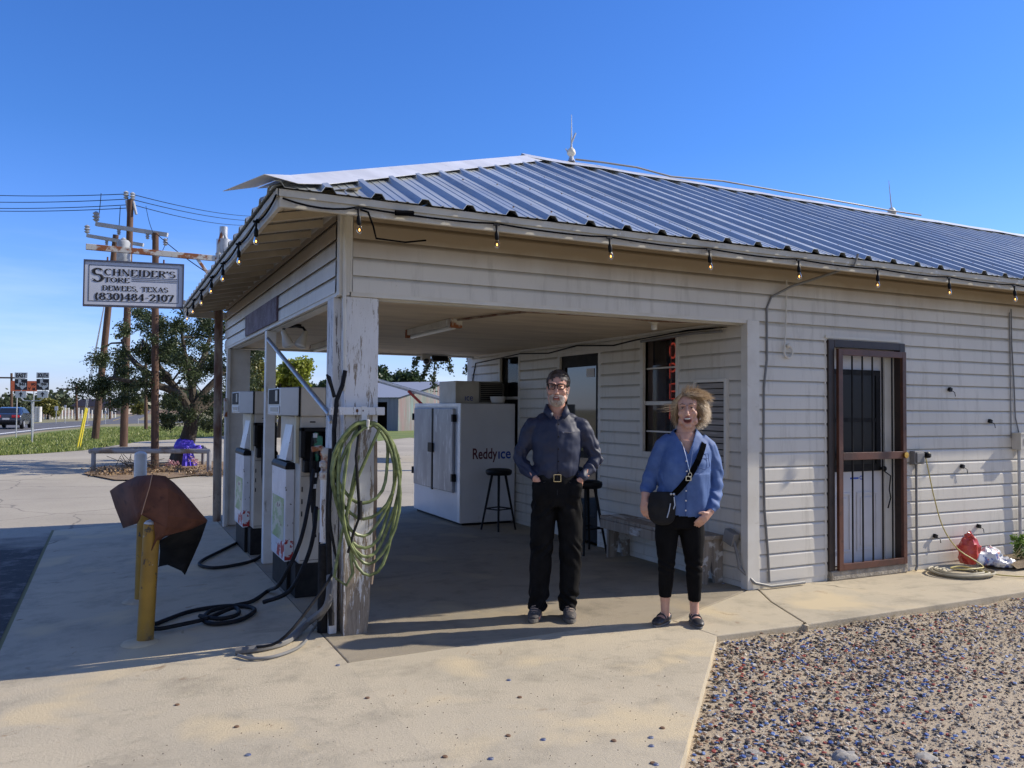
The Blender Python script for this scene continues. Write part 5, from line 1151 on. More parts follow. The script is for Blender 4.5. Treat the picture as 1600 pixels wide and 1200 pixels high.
# jeans
je = MB()
je.rings([(0,.0,.83,.165,.12),(0,.0,.90,.183,.135),(0,.0,.97,.178,.135),(0,0,1.045,.163,.126)], 24, vert=True)
for s in (-1,1):
    k = s
    je.rings([(s*.085,0,.92,.095,.12),(s*.094,0,.80,.097,.115),(s*.103,-.005,.66,.092,.105),(s*.110,-.012,.50,.084,.090),(s*(.116 if s<0 else .108),.0,.36,.080,.088),(s*(.124 if s<0 else .100),.012,.22,.074,.086),(s*(.131 if s<0 else .090),.018,.115,.068,.088),(s*(.131 if s<0 else .090),.02,.062,.070,.094)], 20)
    je.rings([(s*.150,-.080,1.022,.040,.034),(s*.138,-.096,.985,.054,.040),(s*.124,-.098,.92,.056,.040),(s*.110,-.092,.86,.042,.028)], 14)   # hand bulge in the pocket
def wr_j(p):
    q = Vector((p.x*8, p.y*6, p.z*6)); a = nz_(q)*.007+nz_(q*2.4)*.004
    s_ = 1 if p.x > 0 else -1
    for zc, w_, am in ((.50,.09,.007),(.14,.08,.010),(.82,.07,.006)):
        a += am*sin((p.z-zc)*58+p.x*s_*75+p.y*30+6*nz_(q*1.1))*math.exp(-((p.z-zc)/w_)**2)
    return a
jeans = obj('jeans', fuse(je, .0068, 5, wr_j), M_jeans, man, smooth=True, ang=80)
b = MB(); b.rings([(0,.0,1.030,.169,.131),(0,0,1.066,.167,.130)], 30, vert=True); be = obj('belt', b, M_blackm, man, smooth=True)
b = MB()
for q in ((-.028,-.030,-.023,.026),(.022,-.030,.028,.026),(-.023,.020,.022,.026),(-.023,-.030,.022,-.024)): b.box(q[0],-.142,1.05+q[1],q[2],-.130,1.05+q[3])
obj('buckle', b, mat('gold_buckle', (.75,.62,.38), rough=.25, metal=1), be, bevel=.002)
b = MB()
for s in (-1,1): b.tube([(s*.165,-.055,1.02),(s*.130,-.098,1.0),(s*.085,-.122,1.018)],.0025,5)
b.tube([(0,-.129,1.02),(0,-.136,.93),(0,-.118,.85)],.0022,5); obj('seam', b, mat('seam_thread', (.018,.018,.02), rough=.8), jeans)
M_shoe = mat('hiking_shoe', (.085,.075,.07), (.045,.042,.042), scale=30, rough=.75, layers=[((.24,.20,.16), 18, .56, .62, (1,1,1))]); M_sole = mat('shoe_sole', (.16,.145,.12), (.09,.085,.08), scale=20, rough=.8)
for s, fx, rz in ((-1,-.140,.22),(1,.094,-.06)):
    sb = MB(); sb.rings([(0,.105,.055,.034,.035),(0,.07,.07,.040,.052),(0,.02,.075,.042,.055),(0,-.04,.062,.046,.044),(0,-.10,.048,.049,.032),(0,-.145,.040,.040,.022),(0,-.168,.034,.022,.014)], 18, hint=(1,0,0))
    XX = Matrix.Translation((fx,.0,0))@Matrix.Rotation(-rz,4,'Z'); sho = obj('shoe', fuse(sb.xform(XX), .005, 3), M_shoe, man, smooth=True, ang=80)
    so2 = MB(); out = [(.032*sin(a)*(1.45 if cos(a) < -.1 else 1.1), -.035+.145*cos(a+pi)*-1) for a in [2*pi*i/26 for i in range(26)]]
    so2.prism([(x*1.12,y) for x,y in out], lambda x,y: tuple(XX@Vector((x,y,.004))), lambda x,y: tuple(XX@Vector((x,y,.032)))); obj('sole', so2, M_sole, sho, bevel=.004)
    lc = MB()
    for i in range(4): lc.tube([tuple(XX@Vector((-.026,-.035-.022*i,.108-.011*i))),tuple(XX@Vector((.0,-.045-.022*i,.117-.012*i))),tuple(XX@Vector((.026,-.035-.022*i,.108-.011*i)))],.0028,5)
    obj('laces', lc, mat('laces', (.45,.33,.25), rough=.8), sho)
# ---------------- woman
wo_ = thing('person', 'laughing woman in a loose blue blouse with a black crossbody bag', 'person', (3.715,4.83,0), RZ)
HX2 = hxf((.080,-.02,1.545), 1.05, radians(-15), radians(4), radians(-2))
bd = MB(); hb = head_mesh(None, jaw=.012, full=1.08); bd.v = [tuple(HX2@Vector(p)) for p in hb.v]; bd.f = list(hb.f); bd.m = [0]*len(hb.f)
bd.rings([(.068,.03,1.30,.09,.06),(.070,.022,1.36,.074,.060),(.074,.015,1.42,.066,.060),(.078,.0,1.47,.062,.060)], 16)
bd.rings([(.02,.0,.72,.15,.11),(.03,0,.86,.155,.115),(.05,0,1.0,.15,.115),(.062,-.01,1.15,.155,.12),(.070,.0,1.26,.155,.105),(.070,.01,1.345,.13,.08),(.070,.018,1.385,.085,.065)], 20, vert=True)
bd.rings([(.062,-.065,1.28,.055,.03),(.064,-.055,1.33,.06,.03)], 14)
armW = {-1: [(-.085,.015,1.295,.060,.06),(-.125,.03,1.20,.056,.058),(-.165,.04,1.09,.050,.052),(-.20,.02,1.0,.042,.045),(-.225,-.02,.94,.034,.036),(-.235,-.04,.905,.027,.024)],
        1: [(.225,.015,1.285,.062,.06),(.262,.03,1.18,.058,.058),(.290,.035,1.05,.052,.052),(.285,.0,.95,.046,.046),(.250,-.07,.865,.036,.036),(.225,-.105,.825,.027,.024)]}
legW = {-1: [(-.055,.0,.78,.088,.105),(-.072,.0,.62,.078,.088),(-.072,-.01,.42,.055,.060),(-.074,.012,.28,.050,.055),(-.076,.02,.15,.033,.036),(-.076,.02,.06,.030,.036)],
        1: [(.105,.0,.78,.090,.105),(.118,.0,.62,.082,.090),(.128,-.01,.42,.057,.062),(.134,.012,.28,.052,.057),(.137,.02,.15,.034,.037),(.138,.02,.06,.031,.036)]}
for s in (-1,1):
    bd.rings([(r[0],r[1],r[2],r[3]*.84 if i < 4 else r[3],r[4]*.84 if i < 4 else r[4]) for i,r in enumerate(armW[s])], 12, hint=(0,1,0)); bd.rings(legW[s], 14)
finger_set(bd, armW[-1][-1][:3], (-.238,-.055,.855), (.10,-.05,-1), (.75,-.6,0), (.62,-.35,-.7), curl=.32, back=(-.75,-.6,.1), r=.0095)
finger_set(bd, armW[1][-1][:3], (.180,-.128,.785), (-.78,-.2,-.55), (-.35,-.45,.6), (-.85,-.25,.0), curl=.85, back=(.15,-.8,.45), r=.0105)
FT = {-1: ((-.078,.03),.60), 1: ((.140,.02),.0)}
for s in (-1,1):
    (fx,fy),rz = FT[s]; XX = Matrix.Translation((fx,fy,0))@Matrix.Rotation(-rz,4,'Z'); fb_ = MB(); fb_.rings([(0,.04,.045,.030,.036),(0,.0,.050,.032,.036),(0,-.05,.042,.036,.028),(0,-.10,.032,.040,.020),(0,-.14,.026,.034,.014)], 14, hint=(1,0,0)).xform(XX); bd.add(fb_.v, fb_.f)
bodw = obj('body', fuse(bd, .0037, 4), M_skin2, wo_, smooth=True, ang=80)
eyes(bodw, HX2, narrow=.38)
b = MB(); b.ell((0,-.089,-.056),(.026,.012,.019),16,10); mo = obj('mouth', b.xform(HX2), M_mouth, wo_, smooth=True)
b = MB(); b.ell((0,-.0985,-.0465),(.020,.006,.0055),12,6); obj('teeth', b.xform(HX2), M_teeth, mo, smooth=True)
b = MB(); b.tube([(.027*cos(a),-.096+.012*abs(cos(a)),-.056+.0205*sin(a)) for a in [2*pi*i/20 for i in range(21)]], .0036, 6); obj('lips', b.xform(HX2), M_lip, mo, smooth=True)
b = MB()
for s in (-1,1): b.tube([(s*.014,-.093,.050),(s*.031,-.096,.058),(s*.049,-.084,.050)],[.0015,.0028,.0015],6)
obj('eyebrows', b.xform(HX2), mat('brown_hair_brow', (.16,.09,.05), rough=.6), wo_)
b = MB()
for s in (-1,1): b.lathe([(.003,0),(.007,-.008),(.006,-.016),(.001,-.02)], (s*.079,.0,-.045), 8)
obj('earrings', b.xform(HX2), mat('silver', (.8,.8,.8), rough=.2, metal=1), wo_, smooth=True)
# windblown bob: under-layer plus strands swept to the right of the photo
b = MB(); b.ell((0,.030,.045),(.088,.098,.092),26,20, keep=lambda p: not (p.y < -.035 and p.z < .108) and p.z > -.055 and not (p.y < -.02 and p.z < .03 and abs(p.x) < .075))
rg = random.Random(9)
def fw_(p, d):
    wv = Vector((.012*sin(p.z*90+p.y*60), 0, .2*sin(p.x*70+p.y*40)))
    if p.z > .075: return (Vector((.75, .25, -.12) if p.x > -.045 else (-.35, .25, -.75))+wv).normalized()
    if p.x > 0: return (Vector((.50,.12,-.70))+wv).normalized()
    return (Vector((-.16,.05,-1))+wv).normalized()
hairlayer(b, 4200, (0,.028,.045), (.086,.096,.092), lambda p,d: (p.z > .088-.1*max(0,p.y)) or (p.y > -.035 and abs(p.x) > .06 and p.z > -.03) or (p.y > .02 and p.z > -.05), fw_, .085, .0011, rg, .007)
hairlayer(b, 130, (.02,.0,.07), (.07,.07,.075), lambda p,d: d.z > .55, lambda p,d: (Vector((.3*d.x+.25,-.1,.75))).normalized(), .038, .0010, rg, .004)
hairlayer(b, 26, (-.03,-.01,.04), (.055,.06,.06), lambda p,d: d.x < -.75 and p.z < .06, lambda p,d: Vector((-1,.05,-.12)).normalized(), .10, .0014, rg, .003)
hairlayer(b, 420, (.01,-.005,.082), (.080,.074,.055), lambda p,d: d.y < -.1 and d.z > .45, lambda p,d: (Vector((.9,.05,-.30) if p.x > -.03 else (-.45,.12,-.80))).normalized(), .050, .0015, rg, .004)
M_hairw, th_, bh_ = base_mat('sandy_hair'); g_n = nod(th_, 'ShaderNodeNewGeometry'); rp = nod(th_, 'ShaderNodeMixRGB'); rp.inputs[1].default_value = (.20,.115,.05,1); rp.inputs[2].default_value = (.66,.50,.30,1)
th_.links.new(g_n.outputs['Random Per Island'], rp.inputs[0]); th_.links.new(rp.outputs[0], bh_.inputs['Base Color']); bh_.inputs['Roughness'].default_value = .45
obj('hair', b.xform(HX2), M_hairw, wo_)
# blouse
sh = MB()
sh.rings([(.045,-.0,.755,.192,.140),(.045,-.005,.85,.190,.150),(.052,-.01,.97,.186,.155),(.060,-.02,1.09,.184,.165),(.066,-.022,1.17,.182,.160),(.070,-.008,1.25,.182,.138),(.070,.0,1.325,.160,.112),(.070,.01,1.368,.122,.088),(.074,.015,1.412,.082,.070)], 26, vert=True)
for s in (-1,1):
    A = armW[s]; end = 4 if s < 0 else 5
    sh.rings([(.07+s*.10,.015,1.335,.070,.058)]+[(r[0],r[1],r[2],r[3]*(1.16+.03*i),r[4]*(1.16+.03*i)) for i,r in enumerate(A[:end+1])], 16, hint=(0,1,0))
def wr_b(p):
    q = Vector((p.x*7, p.y*6, p.z*5)); a = nz_(q)*.008+nz_(q*2.6)*.004
    if abs(p.x-.06) > .17: a += .005*sin(p.z*52+p.x*75+6*nz_(q*1.4))*(1 if p.z < 1.12 else .3)
    elif p.z < 1.10: a += .010*nz_(Vector((p.x*17+p.z*3, p.y*6, p.z*2.2)))
    a += .005*nz_(Vector((p.x*10-p.z*8, 4, p.z*6+p.x*8)))
    return a
blm = fuse(sh, .0065, 5, wr_b)
# V neck opening and slanted hem: the blouse really is open there
def keepb(p):
    if p.z > 1.245 and p.y < -.0 and abs(p.x-.055) < (p.z-1.245)*.50: return False
    hem = .775+.10*max(0, (-.02-p.x))*1.2+.0
    if abs(p.x-.05) < .24 and p.z < .79-.10*max(-.16, min(.12, p.x-.05)) and abs(p.x-.045) < .21 and p.y > -.3: return False
    return True
blouse = obj('blouse', cut(blm, keepb), M_denim, wo_, smooth=True, ang=80); s_ = blouse.modifiers.new('t','SOLIDIFY'); s_.thickness = .004
def surf_y(x, z):   # front of the blouse
    import bisect
    R_ = [(.755,.192,.140,.0,.045),(.85,.190,.150,-.005,.045),(.97,.186,.155,-.01,.052),(1.09,.184,.165,-.02,.06),(1.17,.182,.16,-.022,.066),(1.25,.178,.135,-.008,.07),(1.31,.155,.108,0,.07),(1.35,.118,.085,.01,.07),(1.40,.085,.07,.015,.072)]
    for a, b2 in zip(R_[:-1], R_[1:]):
        if a[0] <= z <= b2[0]:
            f = (z-a[0])/(b2[0]-a[0]); rx, ry, cy, cx = [a[i]+(b2[i]-a[i])*f for i in (1,2,3,4)]
            q = max(0, 1-((x-cx)/rx)**2); return cy-ry*math.sqrt(q)-.010
    return -.15
b = MB()
for z in (1.19,1.12,1.05,.98,.91,.84): b.ell((.035,surf_y(.035,z),z),(.006,.003,.006),8,6)
obj('buttons', b, M_teeth, blouse)
b = MB(); P_ = [(.115,1.235),(.205,1.24),(.212,1.15),(.165,1.13),(.112,1.148)]; b.tube([(x,surf_y(x,z)-.002,z) for x,z in P_+[P_[0]]],.0028,5); P_ = [(.113,1.205),(.208,1.208)]; b.tube([(x,surf_y(x,z)-.002,z) for x,z in P_],.0022,5)
b.tube([(.035,surf_y(.035,z)+.003,z) for z in (1.22,1.15,1.05,.95,.85,.80)],.003,5); obj('stitching', b, mat('dark_denim', (.03,.07,.22), rough=.8), blouse)
b = MB(); b.tube(smooth_path([(.015,-.045,1.375),(.018,-.085,1.33),(.028,surf_y(.03,1.26)-.01,1.26),(.045,surf_y(.045,1.16)-.008,1.16),(.055,surf_y(.055,1.12)-.008,1.115)],4),.0022,5); b.tube(smooth_path([(.128,-.045,1.375),(.118,-.085,1.33),(.085,surf_y(.085,1.26)-.01,1.26),(.058,surf_y(.058,1.14)-.008,1.14)],4),.0013,5)
b.tube([(.055+.012*cos(a),surf_y(.055,1.10)-.012,1.095+.016*sin(a)) for a in [2*pi*i/12 for i in range(13)]],.003,5); obj('necklace', b, mat('silver', (.8,.8,.8), rough=.2, metal=1), wo_, smooth=True)
# leggings
je = MB(); je.rings([(.025,.0,.70,.150,.115),(.025,.0,.78,.162,.125),(.03,0,.88,.150,.12)], 24, vert=True)
for s in (-1,1):
    L_ = legW[s]; end = .195 if s < 0 else .165
    je.rings([(r[0],r[1],r[2],r[3]*1.07,r[4]*1.07) for r in L_[:4]]+[(L_[4][0],.016,end+.03,.047,.051),(L_[4][0],.018,end,.045,.049)], 18)
obj('leggings', fuse(je, .0065, 4, lambda p: nz_(Vector((p.x*9,p.y*9,p.z*14)))*.003+(.003*sin(p.z*120+p.x*60)*math.exp(-((p.z-.42)/.06)**2))), M_legg, wo_, smooth=True, ang=80)
M_mj = mat('black_shoe', (.02,.02,.024), (.05,.05,.055), scale=25, rough=.5)
for s in (-1,1):
    (fx,fy),rz = FT[s]; XX = Matrix.Translation((fx,fy,0))@Matrix.Rotation(-rz,4,'Z')
    sb = MB(); sb.rings([(0,.075,.035,.026,.030),(0,.05,.038,.034,.036),(0,.0,.030,.037,.028),(0,-.05,.030,.041,.027),(0,-.10,.035,.045,.029),(0,-.14,.031,.039,.022),(0,-.165,.026,.024,.014)], 18, hint=(1,0,0))
    me_ = fuse(sb.xform(XX), .005, 3); inv = XX.inverted()
    me_ = cut(me_, lambda p: not ((inv@p).y > -.085 and (inv@p).y < .058 and (inv@p).z > .036 and abs((inv@p).x) < .030+((inv@p).y > .02)*-.006))
    sho = obj('shoe', me_, M_mj, wo_, smooth=True, ang=80); q_ = sho.modifiers.new('t','SOLIDIFY'); q_.thickness = .003
    for y0 in (-.055,-.020):
        lc = MB(); lc.tube([tuple(XX@Vector((.037*cos(a),y0,.036+.040*sin(a)*(1.15 if y0 > -.03 else 1)))) for a in [pi*i/8 for i in range(9)]],.0055,6); obj('strap', lc, M_mj, sho, smooth=True)
    so2 = MB(); out = [(.043*sin(a)*(1.0+.08*cos(a)), -.045+.128*cos(a)) for a in [2*pi*i/26 for i in range(26)]]
    so2.prism(out, lambda x,y: tuple(XX@Vector((x,y,.002))), lambda x,y: tuple(XX@Vector((x,y,.018)))); obj('sole', so2, mat('grey_sole', (.15,.15,.15), rough=.8), sho, bevel=.004)
# crossbody bag hangs on her: a thing of its own
bag = thing('handbag', 'black crossbody handbag hanging at the hip of the woman in blue', 'handbag', (3.715,4.83,.72), RZ)
b = MB(); b.rings([(-.125,-.12,.10-.02,.095,.040),(-.125,-.125,.14,.105,.050),(-.125,-.12,.20,.100,.046),(-.122,-.115,.245,.085,.032)], 22, vert=True); b.ell((-.125,-.12,.09),(.098,.042,.085),20,12)
obj('pouch', fuse(b, .006, 4, lambda p: nz_(p*14)*.005), mat('black_suede', (.008,.008,.009), (.014,.014,.015), scale=12, rough=.95), bag, smooth=True, ang=80)
def sp_(x, z): return (x, surf_y(x, z+.72)-.004 if z > .22 else -.165, z)
rows = [(-.045,.235),(-.01,.275),(.03,.33),(.075,.40),(.12,.475),(.155,.54),(.178,.585),(.188,.61)]
b = MB(); pr_ = None
for x, z in rows:
    d = Vector((.55,.83)).normalized(); n = Vector((d.y,-d.x))*.021
    a_ = sp_(x-n.x, z-n.y); c_ = sp_(x+n.x, z+n.y)
    if pr_: b.quad(pr_[0], pr_[1], c_, a_)
    pr_ = (a_, c_)
b.quad(pr_[0], pr_[1], (.215,.02,.64), (.18,.02,.66)); b.quad((.18,.02,.66),(.215,.02,.64),(.20,.12,.56),(.165,.12,.58))
stp = obj('shoulder_strap', b, M_strap, bag); q_ = stp.modifiers.new('t','SOLIDIFY'); q_.thickness = .004; q_.offset = 1
b = MB()
for q in ((-.02,-.016,-.014,.016),(.014,-.016,.02,.016),(-.02,.012,.02,.017),(-.02,-.017,.02,-.012)): b.box(.045+q[0],surf_y(.045,1.07)-.016,.35+q[1],.045+q[2],surf_y(.045,1.07)-.008,.35+q[3])
obj('strap_buckle', b, mat('silver', (.8,.8,.8), rough=.2, metal=1), bag)
b = MB(); b.tube([(-.075,-.172,.17),(-.085,-.176,.12),(-.10,-.178,.07)],.004,5).tube([(-.05,-.17,.215),(-.045,-.178,.16),(-.055,-.178,.13)],.004,5).ell((-.05,-.165,.235),(.009,.005,.009),8,6).ell((-.07,-.165,.235),(.009,.005,.009),8,6); obj('zip_pull', b, M_galv, bag, smooth=True)
# ------------------------------------------------------------------ vegetation
def leaf_cloud(centers, radii, n, size, rng, squash=.8, shell=.55, up=.0):
    """n leaf quads spread through the clumps"""
    cs = np.array(centers); rs = np.array(radii); wgt = rs**2; wgt = wgt/wgt.sum()
    idx = rng.choice(len(cs), n, p=wgt); d = rng.normal(size=(n,3)); d /= np.linalg.norm(d,axis=1)[:,None]
    f = (shell+(1-shell)*rng.random(n))*(rng.random(n)**.25)
    p = cs[idx]+d*(rs[idx]*f)[:,None]*np.array([1,1,squash])
    p += rng.normal(size=(n,3))*rs[idx][:,None]*.10
    a = rng.normal(size=(n,3)); a /= np.linalg.norm(a,axis=1)[:,None]; q = np.cross(a, rng.normal(size=(n,3))); q /= np.linalg.norm(q,axis=1)[:,None]
    s = size*rng.uniform(.6,1.4,n); a = a*s[:,None]*.5; q = q*(s*.30)[:,None]
    v = np.stack([p-a, p+q, p+a, p-q], 1).reshape(-1,3)
    return v
def leaf_obj(name, v, m, parent=None, loc=None):
    n = len(v)//4; me = bpy.data.meshes.new(name)
    if loc is not None: v = v-np.array(loc)
    me.vertices.add(len(v)); me.vertices.foreach_set('co', v.astype(np.float32).ravel())
    me.loops.add(n*4); me.loops.foreach_set('vertex_index', np.arange(n*4, dtype=np.int32)); me.polygons.add(n); me.polygons.foreach_set('loop_start', np.arange(0,n*4,4,dtype=np.int32))
    try: me.polygons.foreach_set('loop_total', np.full(n,4,dtype=np.int32))
    except Exception: pass
    me.update(calc_edges=True); me.materials.append(m); o = bpy.data.objects.new(name, me); C.objects.link(o)
    if parent: o.parent = parent
    elif loc is not None: o.location = loc
    return o
M_oak = leafmat('oak_leaves', (.028,.045,.016), (.085,.115,.045), .25); M_yg = leafmat('yellow_green_leaves', (.20,.25,.03), (.36,.38,.06), .4)
M_dk = leafmat('cedar_leaves', (.020,.045,.018), (.05,.085,.03), .2); M_far = leafmat('distant_leaves', (.045,.065,.03), (.10,.12,.06), .2); M_ol = leafmat('mesquite_leaves', (.16,.17,.04), (.27,.25,.07), .35)
M_bark = mat('bark', (.085,.07,.055), (.045,.038,.03), scale=6, rough=.95, bump=1, bscale=14, bdist=.03, stretch=(3,3,.6))
def branchy(p, d, ln, r, depth, rng, tips, mb, spread=.55, droop=0):
    P = [Vector(p)]; R_ = [r]; k = 4
    for i in range(k):
        d = (d+Vector((rng.uniform(-1,1),rng.uniform(-1,1),rng.uniform(-.6,.8)))*.16+Vector((0,0,-droop*.1))).normalized(); P.append(P[-1]+d*ln/k); R_.append(r*(1-.42*(i+1)/k))
    mb.tube(P, R_, 7)
    if depth == 0: tips.append(P[-1]); tips.append(P[-2]); return
    for j in range(rng.choice((2,3,3))):
        a = rng.uniform(0,2*pi); nd = (d+Vector((cos(a),sin(a),rng.uniform(-.2,.55)))*spread).normalized()
        branchy(P[-1] if j < 2 else P[-2], nd, ln*rng.uniform(.62,.85), R_[-1]*.8, depth-1, rng, tips, mb, spread, droop)
def tree(label, loc, trunk_dir, ln, r, depth, seed, nleaf, lsize, clump, m, cat='tree', group=None, spread=.6, extra=(), droop=0, limit=None, name='tree', squash=.75):
    t = thing(name, label, cat, loc, 0, group); rng = random.Random(seed); tips = []; mb = MB()
    branchy((0,0,-.1), Vector(trunk_dir).normalized(), ln, r, depth, rng, tips, mb, spread, droop)
    if limit: tips = [p for p in tips if limit(p+Vector(loc))]
    tips += [Vector(e) for e in extra]
    mb.lathe([(r*1.6,-.1),(r*1.2,.1),(r,.35)], n=10)
    obj('trunk', mb, M_bark, t, smooth=True)
    nr = np.random.default_rng(seed); rad = [clump*rng.uniform(.6,1.25) for _ in tips]
    leaf_obj('crown', leaf_cloud([tuple(p) for p in tips], rad, nleaf, lsize, nr, squash), m, t); return t
ob = G(283,724,GZ)
# the live oak by the lot: clump positions measured across its crown
crn = random.Random(4)
t = thing('oak_tree', 'spreading dark live oak with a purple ribbon round its leaning trunk', 'tree', ob)
mb = MB(); 
def loc_(u, v, d): p = DD(u, v, d)-ob; return p
trunk = smooth_path([loc_(281,728,22.6),loc_(289,700,22.6),loc_(297,672,22.6),loc_(301,652,22.6),loc_(305,630,22.6)],4)
mb.tube(trunk, [.26-.008*i for i in range(len(trunk))], 12); mb.lathe([(.42,-.1),(.33,.05),(.26,.3)], (-.02,0,0), 12)
limbs = [[(300,650,22.6),(285,620,22.4),(262,590,22.0),(240,560,21.8),(222,530,21.6)],[(303,640,22.6),(300,600,22.8),(290,560,23),(284,520,23)],[(304,635,22.6),(322,610,22.8),(345,585,23),(370,560,23.4)],[(301,648,22.6),(318,636,23),(345,628,23.5),(380,620,24)],[(285,620,22.4),(258,606,21.5),(215,598,21.2),(170,590,21.0)],[(300,600,22.8),(318,560,23.6),(330,520,24)],[(262,590,22),(235,585,22.5),(205,560,22.8),(190,530,22.8)]]
rr_ = random.Random(2)
for l_ in limbs:
    p = smooth_path([loc_(*q) for q in l_],4); mb.tube(p, [.13-.10*i/len(p) for i in range(len(p))], 8)
    for k in range(3, len(p), 2):
        e = p[k]+Vector((rr_.uniform(-1,1),rr_.uniform(-1,1),rr_.uniform(-.3,.8)))*.9; mb.tube([p[k],(p[k]+e)/2+Vector((0,0,.08)),e],[.035,.025,.01],5)
obj('trunk', mb, M_bark, t, smooth=True)
cpos = []; crad = []
spots_ = [(150,590,40),(175,575,35),(200,560,32),(160,610,30),(185,610,28),(215,545,35),(240,520,30),(225,500,22),(255,505,28),(275,520,32),(300,500,26),(310,530,32),(335,510,34),(350,540,36),(250,560,34),(275,575,32),(300,580,30),(325,570,36),(350,600,40),(370,640,34),(340,640,34),(320,655,26),(280,640,26),(262,630,22),(380,590,36),(395,560,34),(225,590,24),(205,615,20),(255,660,14),(330,668,18),(355,665,24),(390,665,24),(195,520,14),(380,520,30),(268,545,26),(235,605,20),(270,655,14)]
for (u,v,rpx) in spots_:
    for _ in range(5):
        dd = 22.8+crn.uniform(-2.2,2.4); a = crn.uniform(0,2*pi); q = rpx*.75*math.sqrt(crn.random())
        cpos.append(tuple(DD(u+q*cos(a), v+q*sin(a), dd)-ob)); crad.append(crn.uniform(.22,.46)*(rpx/30)**.5)
leaf_obj('crown', leaf_cloud(cpos, crad, 62000, .062, np.random.default_rng(4), .8, .2), M_oak, t)
pt = thing('ribbon_bow', 'purple cloth bow tied round the leaning oak trunk', 'ribbon', ob+Vector((.05,-.15,.1)))
M_purp = mat('purple_satin', (.10,.06,.62), (.16,.11,.80), scale=10, rough=.4)
q0 = DD(290,700,22.2)-pt.location
b = MB(); b.lathe([(.33,-.16),(.36,-.08),(.37,.0),(.35,.10),(.30,.16)], q0+Vector((0,.35,0)), 14)
o_ = obj('band', crumple(tuple(q0+Vector((0,.30,.05))), (.27,.27,.20), 5, amp=.25, flat=1), M_purp, pt, smooth=True)
obj('bow', crumple(tuple(q0+Vector((.30,.0,-.0))), (.13,.07,.07), 6, amp=.4, flat=1), M_purp, pt, smooth=True)
b = MB(); 
for k in range(9):
    x = -.08+.035*k; b.quad(tuple(q0+Vector((x*.5,-.05+.03*sin(k*2),0))), tuple(q0+Vector((x*.5+.04,-.05+.03*sin(k*2+1),0))), tuple(q0+Vector((x*1.5+.06,-.12+.05*sin(k*3),-.62))), tuple(q0+Vector((x*1.5,-.12+.05*sin(k*2.2),-.62))))
obj('tail', b, M_purp, pt)
# bush tips at the foot of the oak
fl_ = leaf_cloud([tuple(DD(u,v,21.5)) for u,v in [(268,722),(275,724),(300,718),(306,722),(262,725)]], [.12]*5, 260, .05, np.random.default_rng(8)); 
setp(leaf_obj('flowers', fl_, leafmat('pink_flowers', (.55,.20,.26), (.65,.55,.55), .2)), kind='stuff')
# other trees
def simple_tree(label, u, vb, dep, wpx, top, m, seed, nleaf=5000, ls=.16, group=None, trunkh=.35, name='tree', n=26, z0=GZ):
    b0 = DD(u, vb, dep); b0.z = z0; mpp = dep/F_PX; H_t = (EYE+(636-top)*mpp)-z0; W = wpx*mpp/2
    t = thing(name, label, 'tree', b0, 0, group); rng = random.Random(seed); mb = MB(); cp = []; cr_ = []
    mb.tube([(0,0,-.1),(.02*H_t,0,H_t*.25),(0,.02*H_t,H_t*.55),(0,0,H_t*.8)],[.035*H_t+.05,.03*H_t,.02*H_t,.008*H_t],8)
    for i in range(n):
        a = rng.uniform(0,2*pi); zz = rng.uniform(trunkh,.88); rad_ = W*math.sqrt(max(.05,1-((zz-.55)/.48)**2))*math.sqrt(rng.random())*.85
        c = Vector((cos(a)*rad_, sin(a)*rad_, zz*H_t)); cp.append(tuple(c)); cr_.append(W*rng.uniform(.22,.42)); mb.tube([(0,0,H_t*min(.6,zz*.7)),(c*.5+Vector((0,0,H_t*.2))),c],[.012*H_t,.008*H_t,.003*H_t],5)
    obj('trunk', mb, M_bark, t, smooth=True)
    leaf_obj('crown', leaf_cloud(cp, cr_, nleaf, ls, np.random.default_rng(seed), .85, .35), m, t); return t
simple_tree('bright yellow green tree seen between the pump columns', 436, 690, 44, 120, 556, M_yg, 11, 16000, .20, trunkh=.2)
simple_tree('pale olive tree just left of the bright yellow green one', 392, 690, 38, 60, 540, M_ol, 12, 6000, .16, trunkh=.25)
simple_tree('dark green tree behind the fuel pumps', 492, 680, 70, 90, 585, M_dk, 13, 12000, .3, trunkh=.15)
simple_tree('big dark evergreen rising behind the metal barn', 600, 665, 100, 130, 566, M_dk, 14, 30000, .5, trunkh=.1, n=40)
simple_tree('dark evergreen sloping down behind the barn roof', 650, 665, 104, 80, 597, M_dk, 15, 14000, .45, trunkh=.1)
simple_tree('low olive tree right of the evergreens behind the barn', 690, 665, 110, 60, 612, M_ol, 16, 3500, .35, trunkh=.1)
simple_tree('yellowish mesquite in the field beyond the road', 74, 657, 95, 42, 624, M_ol, 17, 4200, .30, trunkh=.25)
simple_tree('green bushy tree left of the mesquite across the road', 42, 656, 120, 42, 627, M_far, 18, 3500, .36, trunkh=.15)
simple_tree('dull green tree at the left edge beyond the car', 6, 655, 120, 34, 630, M_far, 19, 2600, .36, trunkh=.2)
simple_tree('small round tree right of the road beyond the poles', 215, 655, 150, 30, 628, M_ol, 20, 2000, .40, trunkh=.15)
